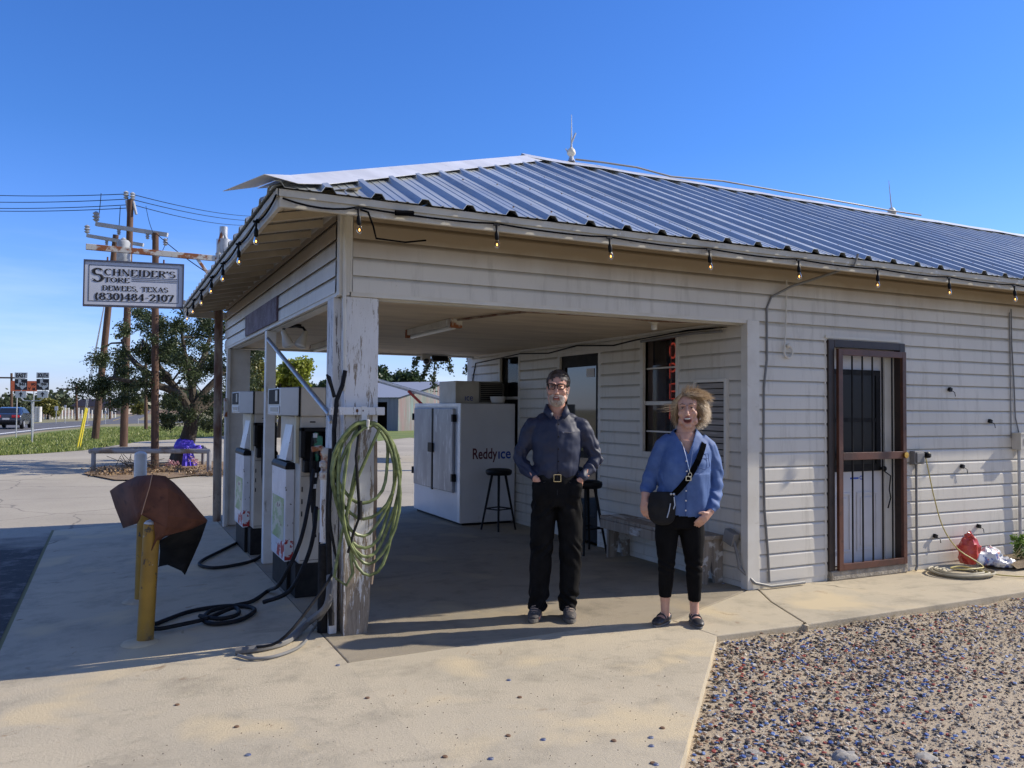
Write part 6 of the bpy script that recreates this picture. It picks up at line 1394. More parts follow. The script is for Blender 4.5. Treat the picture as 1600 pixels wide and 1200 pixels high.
# hanging branch of a tree behind the store
hb0 = DD(772,700,22); t = thing('tree', 'tree behind the store with a thin branch hanging below the canopy edge', 'tree', (hb0.x,hb0.y,GZ)); lo = Vector((hb0.x,hb0.y,GZ))
def L2(u,v,d): return DD(u,v,d)-lo
mb = MB(); mb.tube(smooth_path([(0,0,-.1),(.1,.1,1.8),L2(770,540,22),L2(760,480,22)],4), [.20-.008*i for i in range(13)], 10)
br = [[(765,500,22),(725,500,21.5),(690,530,21),(680,560,21),(678,600,21)],[(725,500,21.5),(700,530,21),(660,552,20.8),(647,570,20.8)],[(690,530,21),(700,560,21),(705,580,21)],[(760,500,22),(745,540,22),(735,565,22),(728,580,22)],[(684,545,21),(667,575,21),(660,590,21)]]
cp = []
for l_ in br:
    p = smooth_path([L2(*q) for q in l_],4); mb.tube(p, [.035-.028*i/len(p) for i in range(len(p))], 5); cp += p[len(p)//3:]
for (u,v) in [(680,560),(684,575),(676,590),(678,605),(690,568),(670,570),(655,556),(650,565),(700,575),(735,560),(672,552),(695,556)]: cp.append(L2(u,v,21))
for k in range(40): cp.append(Vector((random.uniform(-1.6,1.6),random.uniform(-1.2,1.2),random.uniform(3.6,4.6))))
obj('trunk', mb, M_bark, t, smooth=True)
vv_ = np.concatenate([leaf_cloud([tuple(p) for p in cp[-40:]], [.5]*40, 2200, .08, np.random.default_rng(21), 1, .1), leaf_cloud([tuple(p) for p in cp[:-40]], [.13]*(len(cp)-40), 1500, .075, np.random.default_rng(22), 1.4, .1)]); leaf_obj('crown', vv_, M_oak, t)
# distant woods along the horizon (one mass)
nr = np.random.default_rng(30); cc_ = []; rr2 = []
for k in range(900):
    u = nr.uniform(-250, 1000); dep = nr.uniform(260, 520); p = DD(u, 640, dep); hgt = nr.uniform(2.5, 6.5)*(1+.4*sin(u/37)+.25*sin(u/11)); cc_.append((p.x, p.y, max(.6, hgt*.5))); rr2.append(hgt*.62)
setp(leaf_obj('distant_woods', leaf_cloud(cc_, rr2, 42000, 1.7, nr, .8, .3), M_far), kind='stuff')
# lawn blades near edge
def blades(name, poly_uv, n, h, m, rng, z=GZ, wd=.012, zadd=.0, clump=0):
    P = [G(u,v,z) for u,v in poly_uv]; xs = [p.x for p in P]; ys = [p.y for p in P]; pts = []
    def inside(x,y):
        c = False; j = len(P)-1
        for i in range(len(P)):
            if (P[i].y > y) != (P[j].y > y) and x < (P[j].x-P[i].x)*(y-P[i].y)/(P[j].y-P[i].y)+P[i].x: c = not c
            j = i
        return c
    while len(pts) < n:
        x = rng.uniform(min(xs),max(xs)); y = min(ys)+(max(ys)-min(ys))*rng.random()**2.2
        if inside(x,y): pts.append((x,y))
    v = []
    for x,y in pts:
        a = rng.uniform(0,2*pi); hh = h*rng.uniform(.4,1.3); dx = cos(a)*wd; dy = sin(a)*wd; lx = rng.uniform(-.5,.5)*hh; ly = rng.uniform(-.5,.5)*hh
        v += [(x-dx,y-dy,z),(x+dx,y+dy,z),(x+dx*.3+lx,y+dy*.3+ly,z+hh),(x-dx*.3+lx,y-dy*.3+ly,z+hh)]
    return setp(leaf_obj(name, np.array(v), m), kind='stuff')
M_grass = leafmat('grass_blades', (.13,.20,.035), (.32,.33,.11), .3)
blades('grass', [(-60,716),(0,712),(60,709),(130,704),(220,690),(300,685),(400,677),(400,670),(250,668),(160,669),(75,678),(0,690),(-60,698)], 26000, .11, M_grass, random.Random(31), wd=.02)
# weeds at the right wall
t = thing('weed', 'leafy green weed growing by the wall at the right edge', 'weed', (8.35,5.2,.05))
mb = MB(); cp = []; rg = random.Random(33)
for k in range(16):
    a = rg.uniform(0,2*pi); L_ = rg.uniform(.08,.20); e = Vector((cos(a)*L_*.9,sin(a)*L_*.5,rg.uniform(.06,.24))); mb.tube([(0,0,-.03),e*.5+Vector((0,0,.02)),e],[.004,.003,.001],4); cp += [tuple(e),tuple(e*.7)]
obj('stem', mb, M_oak, t); leaf_obj('leaves', leaf_cloud(cp, [.045]*len(cp), 700, .035, np.random.default_rng(33), .8, .1), leafmat('weed_leaves', (.09,.19,.03), (.22,.33,.08), .35), t)
t = copy_tree(t); t.location = (9.0,5.25,.05); t.rotation_euler = (0,0,2); t['label'] = 'second leafy weed farther right along the wall'
b = MB()
for k in range(14): x = 8.0+rg.uniform(0,.5); b.tube([(x,5.1+rg.uniform(0,.3),.02),(x+rg.uniform(-.1,.1),5.1,.12),(x+rg.uniform(-.2,.2),5.05,rg.uniform(.15,.38))],.0025,3)
setp(obj('dry_stalks', b, mat('straw', (.42,.36,.2), rough=.9)), kind='stuff')
# ------------------------------------------------------------------ gravel patch with bottle caps
M_grav = gm('gravel_soil', (.46,.38,.27), (.38,.31,.22), (.25,.20,.15), 7)
gx0_, gx1_, gy0, gy1 = 1.7, 13.0, .9, 4.60
b = MB(); nx, ny = 110, 60; vs = []
for j in range(ny+1):
    for i in range(nx+1):
        x = gx0_+(gx1_-gx0_)*i/nx; y = gy0+(gy1-gy0)*j/ny
        vs.append((x, y, GZ+.022+.016*nz_(Vector((x*1.3,y*1.3,0)))+.006*nz_(Vector((x*7,y*7,1)))+.032*max(0,min(1,(y-4.10)/.30))*(1+.7*nz_(Vector((x*4,y*4,3))))))
b.add(vs, [(j*(nx+1)+i, j*(nx+1)+i+1, (j+1)*(nx+1)+i+1, (j+1)*(nx+1)+i) for j in range(ny) for i in range(nx)])
struct('gravel_bed', b, M_grav, smooth=True)
def gz(x, y): return GZ+.022+.016*nz_(Vector((x*1.3,y*1.3,0)))+.006*nz_(Vector((x*7,y*7,1)))+.032*max(0,min(1,(y-4.10)/.30))*(1+.7*nz_(Vector((x*4,y*4,3))))
def in_patch(x, y, mrg=.02):   # right of the slab's slanting edge, in front of the sidewalk
    a = jt[4]; q = G(1062,1200); t_ = (a[1]-y)/(a[1]-q.y); xe = a[0]+(q.x-a[0])*t_
    return y < 4.41+.06*(x < 3.9) and x > xe+mrg
def scatter(n, rng, x1=9.5, near=2.4):
    out = []
    while len(out) < n:
        x = rng.uniform(2.0, x1); y = rng.uniform(.9, 4.45)
        if x > 4.5 and y < 4.45-(x-4.5)*0-3.6: continue
        if not in_patch(x,y): continue
        out.append((x,y))
    return out
def instance_np(base_v, base_f, pts, rots, scales, z):
    bv = np.array(base_v); k = len(bv); n = len(pts); V = np.einsum('nij,kj->nki', rots, bv)*scales[:,None,None]
    V += np.array([[p[0],p[1],zz] for p,zz in zip(pts,z)])[:,None,:]
    F = [tuple(i*k+j for j in f) for i in range(n) for f in base_f]; return V.reshape(-1,3), F
def rotmats(n, nr, tilt):
    out = []
    for i in range(n):
        e = Matrix.Rotation(nr.uniform(0,2*pi),3,'Z')@Matrix.Rotation(nr.normal()*tilt,3,'X')@Matrix.Rotation(nr.normal()*tilt,3,'Y'); out.append(np.array(e))
    return np.array(out)
def ramp_mat(name, cols, rough=.5, metal=0):
    m, t, b = base_mat(name); g = nod(t, 'ShaderNodeNewGeometry'); c = nod(t, 'ShaderNodeValToRGB'); c.color_ramp.interpolation = 'CONSTANT'; el = c.color_ramp.elements
    el[0].position = 0; el[0].color = S3(cols[0][1]); el[1].position = cols[1][0]; el[1].color = S3(cols[1][1])
    for p, q in cols[2:]: e = el.new(p); e.color = S3(q)
    t.links.new(g.outputs['Random Per Island'], c.inputs[0]); t.links.new(c.outputs[0], b.inputs['Base Color']); b.inputs['Roughness'].default_value = rough; b.inputs['Metallic'].default_value = metal; return m
M_caps = ramp_mat('bottle_cap_paint', [(0,(.05,.10,.30)),(.08,(.02,.02,.025)),(.28,(.40,.36,.30)),(.42,(.17,.095,.055)),(.58,(.13,.21,.42)),(.66,(.33,.07,.05)),(.72,(.26,.18,.12)),(.84,(.045,.035,.03)),(.93,(.42,.28,.19))], .55, .1)
M_stone = ramp_mat('gravel_stones', [(0,(.48,.41,.31)),(.2,(.38,.31,.23)),(.4,(.55,.50,.40)),(.55,(.27,.22,.17)),(.7,(.45,.36,.26)),(.85,(.62,.58,.50))], .9)
def cap_geo(n=9):
    v = []; f = []
    for r, z in ((.0135,0),(.0125,.004),(.0100,.0056)):
        for j in range(n): v.append((r*cos(2*pi*j/n), r*sin(2*pi*j/n), z))
    for i in range(2):
        for j in range(n): f.append((i*n+j,i*n+(j+1)%n,(i+1)*n+(j+1)%n,(i+1)*n+j))
    f.append(tuple(2*n+j for j in range(n))); return v, f
def stuff_np(name, V, F, m):
    me = bpy.data.meshes.new(name); me.from_pydata(V.tolist(), [], F); me.materials.append(m); me.update(); o = bpy.data.objects.new(name, me); C.objects.link(o); return setp(o, kind='stuff')
rgp = random.Random(41); nr = np.random.default_rng(41)
allp = scatter(26000, rgp); keep = []
for p in allp:
    dens = .50+1.0*nz_(Vector((p[0]*.8, p[1]*1.1, 5)))+.35*((p[1]-2.2)/2.2)
    if p[1] < 3.0: dens -= .12
    if rgp.random() < max(.07, min(1, dens)): keep.append(p)
cv, cf_ = cap_geo(); n = len(keep)
V, F = instance_np(cv, cf_, keep, rotmats(n, nr, .22), nr.uniform(.70,.95,n), [gz(*p)+.001+.008*rgp.random() for p in keep])
stuff_np('bottle_caps', V, F, M_caps)
iv = [(0,0,.7),(.9,.1,.1),(.1,.95,.0),(-.85,.2,.1),(-.2,-.9,.05),(.6,-.6,-.1),(0,0,-.5)]; if_ = [(0,1,2),(0,2,3),(0,3,4),(0,4,5),(0,5,1),(6,2,1),(6,3,2),(6,4,3),(6,5,4),(6,1,5)]
sp_ts = scatter(60000, rgp); n = len(sp_ts)
V, F = instance_np(iv, if_, sp_ts, rotmats(n, nr, .8), np.clip(nr.lognormal(-5.35,.45,n),.002,.02), [gz(*p)+.002 for p in sp_ts]); stuff_np('gravel', V, F, M_stone)
# a few larger pale stones at the front of the patch
for k,(u,v,s_) in enumerate([(1175,1186,.055),(1320,1190,.07),(1145,1172,.03),(1445,1192,.06),(1220,1170,.035),(1260,1163,.04)]):
    p = G(u,v,GZ); c_ = crumple((p.x,p.y,GZ+.02), (s_,s_*.8,s_*.38), 50+k, 16, 10, .35, 1)
    setp(obj('stone', c_, mat('grey_stone', (.38,.36,.32), (.25,.23,.2), scale=30, rough=.95, bump=.8, bscale=60), smooth=True), 'pale rough stone set in the gravel near the camera', 'stone', 'pale stones along the front of the gravel')
# loose caps on the concrete
cm = bpy.data.meshes.new('bottle_cap'); cm.from_pydata(cap_geo(14)[0], [], cap_geo(14)[1]); cm.materials.append(mat('cap_blue_silver', (.30,.32,.36), (.10,.13,.3), scale=60, rough=.35, metal=.5)); cm2 = cm.copy(); cm2.materials[0] = mat('cap_brown', (.16,.09,.05), rough=.6)
for k,(u,v) in enumerate([(574,1090),(528,1039),(812,1090),(795,1063),(794,1150),(849,1156),(959,1158),(1017,1153),(1035,1138),(1018,1166),(1020,1193),(767,1186),(277,1087),(388,1167),(370,1124),(1025,1195),(695,1183),(1240,905),(1190,990+0),(1130,912)]):
    p = G(u,v,0); p.z = zf(p.x) if p.x < 1.33 else 0; o = bpy.data.objects.new('bottle_cap', cm if k%2 else cm2); C.objects.link(o); o.location = (p.x,p.y,p.z+.0005); o.rotation_euler = (0,0,k)
    setp(o, 'bottle cap lying loose on the sunlit concrete', 'bottle cap', 'loose bottle caps on the concrete')
nr = np.random.default_rng(52); P_ = []
for k in range(420):
    u = nr.uniform(-40,1150); v = 960+240*nr.random()**.8; p = G(u,v,0)
    if p.y < 4.3-.0 and not in_patch(p.x,p.y,-.1): P_.append((p.x,p.y))
V, F = instance_np(iv, if_, P_, rotmats(len(P_), nr, 1.0), nr.uniform(.0015,.0045,len(P_)), [zf(p[0])+.001 for p in P_]); stuff_np('grit', V, F, mat('dark_grit', (.12,.09,.07), rough=.9))
dl = leaf_cloud([tuple(G(u,v,GZ)+Vector((0,0,.04))) for u,v in [(150+8*k,735+10*random.random()) for k in range(30)]], [.5]*30, 1800, .07, np.random.default_rng(53), .08, .1); setp(leaf_obj('fallen_leaves', dl, leafmat('dry_leaves', (.20,.12,.06), (.34,.24,.14), .1)), kind='stuff')
b = MB(); rg = random.Random(55)
for k in range(40):
    u = 185+rg.uniform(0,60); p = DD(u, 735, 20.5); b.tube([(p.x,p.y,GZ),(p.x+rg.uniform(-.2,.2),p.y,GZ+.15),(p.x+rg.uniform(-.5,.5),p.y,GZ+rg.uniform(.1,.5))],.008,3)
setp(obj('brush_pile', b, M_bark), kind='stuff')
# ------------------------------------------------------------------ utility poles, wires
def upole(label, u, vb, vt, ub_t, r, grp='wooden utility poles'):
    b0 = G(u, vb, GZ); d = (b0-EYEV).dot(cf); top = DD(ub_t, vt, d); t = thing('utility_pole', label, 'utility pole', b0, 0, grp)
    b = MB(); b.tube([(0,0,-.1),(top-b0)*.5,(top-b0)],[r,r*.9,r*.78],14); obj('pole', b, M_poleW, t, smooth=True); return t, b0, top, d
t1, p1, top1, d1 = upole('stout nearest utility pole standing just behind the store sign', 242, 735, 364, 243, .10)
t2, p2, top2, d2 = upole('tallest utility pole with two insulator brackets and a grey transformer', 193, 698, 312, 204, .155)
t3, p3, top3, d3 = upole('leaning utility pole left of the tallest one', 148, 688, 367, 181, .17)
M_armg = mat('pale_crossarm', (.42,.44,.47), (.32,.34,.36), scale=5, rough=.8)
def insul(b, p, s_=1): b.lathe([(.03*s_,0),(.09*s_,.05*s_),(.04*s_,.08*s_),(.10*s_,.13*s_),(.05*s_,.17*s_),(.09*s_,.22*s_),(.03*s_,.27*s_)], p, 10)
def wpt(u, v, d): return DD(u, v, d)
def arm(t, base, a, b_, nins):
    m_ = MB(); m_.beam(a-base, b_-base, .13, .16); ar = obj('crossarm', m_, M_armg, t)
    MI = mat('insulator_grey', (.30,.32,.36), rough=.3)
    for pp, sc__ in [(a-base+Vector((0,0,.1)),1.5),(a+(b_-a)*.97-base-Vector((0,0,.45)),1.1)]+[(a+(b_-a)*f-base-Vector((0,0,.30)),.9) for f in nins]:
        m_ = MB(); insul(m_, pp, sc__); obj('insulator', m_, MI, ar, smooth=True)
arm(t2, p2, wpt(150,350,d2-.2), wpt(262,367,d2-.2), (.32,.72,.80)); arm(t3, p3, wpt(136,368,d3-.25), wpt(224,383,d3-.25), (.35,.7))
b = MB(); b.lathe([(.22,0),(.26,.05),(.26,.9),(.18,1.0),(.05,1.05)], wpt(193,415,d2-.5)-p2, 16); insul(b, wpt(193,384,d2-.5)-p2, 1.2); obj('transformer', b, M_armg, t2, smooth=True)
b = MB()
for s,(u0,v0,u1,v1) in enumerate([(198,305,201,338),(208,307,213,335)]): b.tube([wpt(u1,v1,d2)-p2, wpt(u0,v0+8,d2)-p2],[.05,.06],8); insul(b, wpt(u0-1,v0+6,d2)-p2, 1.2)
obj('brackets', b, M_armg, t2, smooth=True)
def wire(label, a, b_, s_, r=.014, g=None):
    b = MB(); b.tube(sag(a,b_,s_,14), r, 4); return setp(obj('wire', b, M_blackm), label, 'wire', g)
GW = 'power lines leading left from the tallest pole'
for (v0,v1) in ((300,303),(312,311),(322,320),(326,325)): wire('power line running left out of the photo from the tallest pole', wpt(-120,v0-1,d2+8), wpt(200,v1,d2), .15, .016, GW)
GW = 'power lines leading right from the tallest pole behind the roof'
for (v0,v1,u1) in ((304,338,400),(312,345,400),(320,352,380)): wire('power line running right from the tallest pole behind the roof', wpt(208,v0,d2), wpt(u1,v1,d2+30), .2, .016, GW)
wire('short jumper wire from the upper line down to the near crossarm', wpt(158,302,d2), wpt(152,346,d2), .3); wire('guy wire slanting right from the nearest pole top', top1, wpt(330,430,d1-3), .05, .012)
wire('jumper wire curving down between the two crossarms', wpt(188,322,d2), wpt(184,362,d2), .4); wire('thin drop wire from the right insulator to the nearest pole', wpt(228,322,d2), wpt(245,372,d1), .2, .01)
wire('guy wire with a hanging loop under the store sign arm', wpt(262,372,d2), wpt(222,412,d2), .5, .012)
for k,(u,vb,vt,ub) in enumerate([(228,672,560,228),(172,655,620,171),(120,657,601,119),(18,657,583,18)]):
    t_, q0_, q1_, dq = upole(['slim pole seen through the oak behind the nearest pole','short distant pole by the far roof','distant utility pole with a single crossarm in the field','utility pole with crossarm behind the route signs'][k], u, vb, vt, ub, .14 if k != 0 else .12)
    if k > 1: m_ = MB(); m_.beam(q1_-q0_+Vector((-1.3,.6,-.5)), q1_-q0_+Vector((1.3,-.6,-.5)), .14, .16); obj('crossarm', m_, M_poleW, t_)
# yellow guy markers
for k,(u0,v0,u1,v1,us) in enumerate([(120,702,134,637,138),(124,701,136,638,140)]):
    b0 = G(u0,v0,GZ); d = (b0-EYEV).dot(cf); t = thing('guy_wire', ['left yellow-sleeved guy wire on the lawn','right yellow-sleeved guy wire on the lawn'][k], 'guy wire', b0)
    b = MB(); e = wpt(u1,v1,d)-b0; b.tube([(0,0,0),e],.035,8); obj('yellow_sleeve', b, mat('yellow_plastic', (.75,.62,.05), rough=.4), t); b = MB(); f_ = wpt(us,v1-36,d)-b0; b.tube([e,f_, wpt(top3 and 172 or 172,430,d)-b0],.015,5); obj('cable', b, M_galv, t)
# ------------------------------------------------------------------ store sign on its rusty pole
YS = 11.75
t = thing('vent_post', 'tall rusty steel post with a white capped vent on top behind the canopy', 'post', (1.33,YS,GZ))
b = MB(); b.tube([(0,0,0),(-.03,0,3.35)],.055,12); obj('post', b, M_rustp, t, smooth=True)
b = MB(); b.tube([(-.03,0,3.3),(-.04,0,3.75)],.045,10); b.tube([(-.04,.0,3.6),(-.03,0,3.9),(.02,0,4.1)],.03,8); obj('elbow', b, M_rustw, t, smooth=True)
b = MB(); b.tube([(.03,.05,3.3),(.03,.05,3.95)],.10,12).tube([(.02,.02,4.0),(.02,.02,4.12)],.055,12).tube([(-.02,0,3.75),(.0,0,3.95),(.02,.0,4.05)],.03,8).tube([(.06,0,3.75),(.06,0,3.92),(.02,.0,4.05)],.03,8); obj('vent_cap', b, M_galv, t, smooth=True)
sg = thing('store_sign', 'white hanging store sign with a dark border and serif lettering on a rusty arm', 'sign', (.6,YS,2.8))
A = PY(134,435,YS); a0_ = PY(134,389,YS); a1_ = PY(325,403,YS)
b = MB(); b.beam(a0_+Vector((0,0,.03)), Vector((1.32,YS,a1_.z)), .05, .075); b.beam((1.29,YS,a1_.z-.40),(1.02,YS,a1_.z-.03),.03,.04); obj('arm', b, M_rustw, sg, world=True, bevel=.004)
TL, TR_, BR_, BL = PY(134,408,YS), PY(286,416,YS), PY(283,480,YS), PY(131,476,YS)
x0,x1,z0,z1 = (TL.x+BL.x)/2,(TR_.x+BR_.x)/2,(BL.z+BR_.z)/2,(TL.z+TR_.z)/2
tiltz = ((TR_.z-TL.z)+(BR_.z-BL.z))/2/(x1-x0)
def SP(x,y,z): return Vector((x,y,z+tiltz*(x-(x0+x1)/2)))
def sbox(m_, xa,ya,za,xb,yb,zb): 
    i0 = len(m_.v); m_.box(xa,ya,za,xb,yb,zb); m_.v[i0:] = [tuple(SP(*p)) for p in m_.v[i0:]]
b = MB(); sbox(b,x0,YS-.04,z0,x1,YS+.04,z1); obj('panel', b, M_signw, sg, world=True)
b = MB(); e_ = .018
for q in ((x0-e_,z0-e_,x1+e_,z0),(x0-e_,z1,x1+e_,z1+e_),(x0-e_,z0,x0,z1),(x1,z0,x1+e_,z1)): sbox(b,q[0],YS-.055,q[1],q[2],YS+.055,q[3])
obj('frame', b, mat('sign_frame', (.07,.075,.11), rough=.5), sg, world=True)
b = MB(); m0 = .045
for q in ((x0+m0,z0+m0,x1-m0,z0+m0+.005),(x0+m0,z1-m0-.005,x1-m0,z1-m0),(x0+m0,z0+m0,x0+m0+.005,z1-m0),(x1-m0-.005,z0+m0,x1-m0,z1-m0)): sbox(b,q[0],YS-.043,q[1],q[2],YS-.041,q[3])
W_ = x1-x0; Hs = z1-z0; ux = Vector((1,0,tiltz)); uz = Vector((0,0,1)); nv = Vector((0,-1,0))
def st_(s, fx, fz, h, w): serif_text(b, s, SP(x0+W_*fx, YS-.041, z0+Hs*fz), ux, uz, Hs*h, W_*w, .003, nv)
st_('S', .065, .530, .32, .120); st_("CHNEIDER'S", .19, .69, .150, .735); st_('TORE', .19, .530, .110, .26)
for k in range(3): sbox(b, x0+W_*.47, YS-.044, z0+Hs*(.575+.04*k), x0+W_*.95, YS-.041, z0+Hs*(.575+.04*k)+.004)
st_('DEWEES, TEXAS', .17, .335, .115, .68); st_('(830)484-2107', .10, .115, .165, .81)
obj('lettering', b, M_ink, sg, world=True)
b = MB()
for f in (.22,.80): px_ = x0+W_*f; b.tube([SP(px_,YS,z1+.01), SP(px_,YS,z1+.07)],.012,6)
obj('hangers', b, M_rustd, sg, world=True)
# ------------------------------------------------------------------ pipe rail, route signs, work sign, car, barn, lean-to, field bits
t = thing('pipe_rail', 'low weathered pipe rail fence round the oak bed', 'rail', G(146,732,GZ)); d = 20.6
b = MB(); A_ = wpt(140,705,d); B_ = wpt(327,705,d-.4); C_ = wpt(318,699,d+2.2); D_ = wpt(146,703,d+2.2)
b.tube([A_,B_,C_,D_],.06,8); rl = obj('rail', b, rust_mat('weathered_rail', (.30,.30,.31), (.20,.15,.11), .5,.6,scale=2), t, world=True)
for q in (A_+(B_-A_)*.035, B_, C_):
    b = MB(); b.tube([(q.x,q.y,GZ),(q.x,q.y,q.z)],.055,8); obj('post', b, rust_mat('weathered_rail', (.30,.30,.31), (.20,.15,.11), .5,.6,scale=2), t, world=True)
# route markers
M_signb = mat('route_sign_white', (.66,.67,.70), rough=.5); M_signk = mat('route_sign_black', (.012,.012,.02), rough=.5); M_or = mat('orange_sign', (.95,.20,.07), rough=.5)
texas = [(.30,1),(.52,1),(.52,.72),(.66,.68),(.80,.66),(.92,.64),(.92,.42),(.96,.30),(.84,.20),(.72,.10),(.66,-.02),(.55,.02),(.48,.18),(.40,.30),(.32,.26),(.26,.30),(.18,.44),(.04,.56),(.30,.58)]
ps_ = G(49,693,GZ); ds = (ps_-EYEV).dot(cf)
rs = thing('route_signs', 'pair of state farm road markers with arrows on a forked grey post', 'road sign', ps_)
R3 = Matrix((cr0, cf.cross(cr0).normalized(), cf)).transposed()
ex = Vector((cr0.x,cr0.y,0)).normalized(); ey = Vector((cf.x,cf.y,0)).normalized()
def fpl(u0,v0,u1,v1,d,m,name,parent,th=.01):
    p = wpt(u0,v0,d); q = wpt(u1,v1,d); w_ = (q-p).dot(ex); b = MB(); zz = (q.z,p.z)
    c = [(p+ex*0), (p+ex*w_)]; b.add([Vector((c[0].x,c[0].y,zz[0])),Vector((c[1].x,c[1].y,zz[0])),Vector((c[1].x,c[1].y,zz[1])),Vector((c[0].x,c[0].y,zz[1]))]+[Vector((k.x,k.y,z))+ey*th for k,z in ((c[0],zz[0]),(c[1],zz[0]),(c[1],zz[1]),(c[0],zz[1]))],[(0,1,2,3),(7,6,5,4),(0,4,5,1),(1,5,6,2),(2,6,7,3),(3,7,4,0)])
    return obj(name, b, m, parent, world=True), Vector((c[0].x,c[0].y,zz[0])), w_, zz[1]-zz[0]
for (u, top_t, num) in ((23,'EAST','541'),(57,'SOUTH','1344')):
    o1, o_, w_, h_ = fpl(u,582,u+20,591,ds,M_signb,'direction_plate',rs); o_ = o_-ey*.004
    obj('lettering', plain_text(top_t, h_*.95, o_+ex*w_*.1+Vector((0,0,h_*.17)), ex, (0,0,1), width=w_*.8, bold=.012), M_signk, o1, world=True)
    o1, o_, w_, h_ = fpl(u,592,u+19.5,609.5,ds,M_signk,'route_plate',rs); b = MB(); q_ = o_-ey*.004
    b.poly([q_+ex*w_*x+Vector((0,0,h_*(.06+.9*y))) for x,y in texas]); tx_ = obj('state_outline', b, M_signb, o1, world=True)
    obj('number', plain_text(num, h_*.33, o_-ey*.008+ex*w_*.36+Vector((0,0,h_*.42)), ex, (0,0,1), width=w_*.46, bold=.012), M_signk, tx_, world=True)
    o1, o_, w_, h_ = fpl(u+1,611,u+18,621.5,ds,M_signb,'arrow_plate',rs); q_ = o_-ey*.004; b = MB()
    b.poly([q_+ex*w_*x+Vector((0,0,h_*y)) for x,y in [(.43,.15),(.57,.15),(.57,.5),(.72,.5),(.5,.88),(.28,.5),(.43,.5)]]); obj('arrow', b, M_signk, o1, world=True)
b = MB(); b.tube([ps_, wpt(49,625,ds)],.035,8); b.tube([wpt(32,622,ds),wpt(36,626,ds),wpt(49,627,ds),wpt(62,626,ds),wpt(66,622,ds)],.03,6); b.tube([wpt(32,622,ds),wpt(32,585,ds)],.02,5).tube([wpt(66,622,ds),wpt(66,585,ds)],.02,5); b.v = [tuple(Vector(p)+ey*.05) for p in b.v]; obj('post', b, M_galv, rs, world=True)
pw0 = G(40,680,GZ); dw = ds+6; pb1 = wpt(28,687,ds+2)
ws = thing('work_sign', 'orange road work sign partly hidden behind the route markers', 'road sign', (wpt(28,690,dw).x,wpt(28,690,dw).y,GZ))
o1, o_, w_, h_ = fpl(17,595,58,611.5,dw,M_or,'panel',ws); q_ = o_-ey*.006
obj('lettering', plain_text('WO', h_*.36, q_+ex*w_*.76+Vector((0,0,h_*.55)), ex, (0,0,1), width=w_*.19, bold=.01), M_signk, o1, world=True)
obj('lettering', plain_text('Y  M', h_*.36, q_+ex*w_*.65+Vector((0,0,h_*.10)), ex, (0,0,1), width=w_*.28, bold=.01), M_signk, o1, world=True)
for uu in (27,53):
    b = MB(); p = wpt(uu,611,dw+.1); b.tube([(p.x,p.y,GZ),(p.x,p.y,p.z)],.03,6); obj('post', b, M_galv, ws, world=True)
# small distant road signs
for k,(u,v0,v1,w_,m_) in enumerate([(88,638,661,5,M_signb),(102,635,661,3,M_signb),(165,643,660,2.6,M_signb),(216,655,666,1.6,M_white),(137,646,660,1.5,M_signb)]):
    d = 75; p = wpt(u,v0,d); t = thing('small_sign', ['pale square road sign beyond the far road edge','narrow pale sign just right of the square one','small sign by the side road','white reflector post on the far lawn','thin white marker post by the road'][k], 'road sign', (p.x,p.y,GZ))
    b = MB(); b.tube([(0,0,0),(0,0,p.z-GZ)],.035,6); obj('post', b, M_galv, t); b = MB(); h_ = w_*d/F_PX; b.obox((0,0,p.z-GZ),(h_,.03,h_*1.3), Matrix.Rotation(RZ,3,'Z')); obj('plate', b, m_, t)
# fence posts across the road
fp = None
for k in range(26):
    p = wpt(50+k*5.2, 650, 92+k*.8); 
    if fp is None:
        b = MB(); b.tube([(0,0,0),(0,0,1.35)],.09,6); fp = obj('fence_post', b, M_white); fp.location = (p.x,p.y,GZ); setp(fp, 'pale fence post along the field beyond the road', 'post', 'fence posts along the field beyond the road')
    else: o = fp.copy(); C.objects.link(o); o.location = (p.x,p.y,GZ); o.scale = (1,1,1 if k%3 else .8)
for k,u in enumerate((57,62)):
    p = wpt(u,650,80); b = MB(); b.tube([(p.x,p.y,GZ),(p.x,p.y,GZ+1.5)],.18,8); setp(obj('gate_post', b, M_white), ['thick white gate post beyond the car','second thick white gate post, right of the first'][k], 'post')
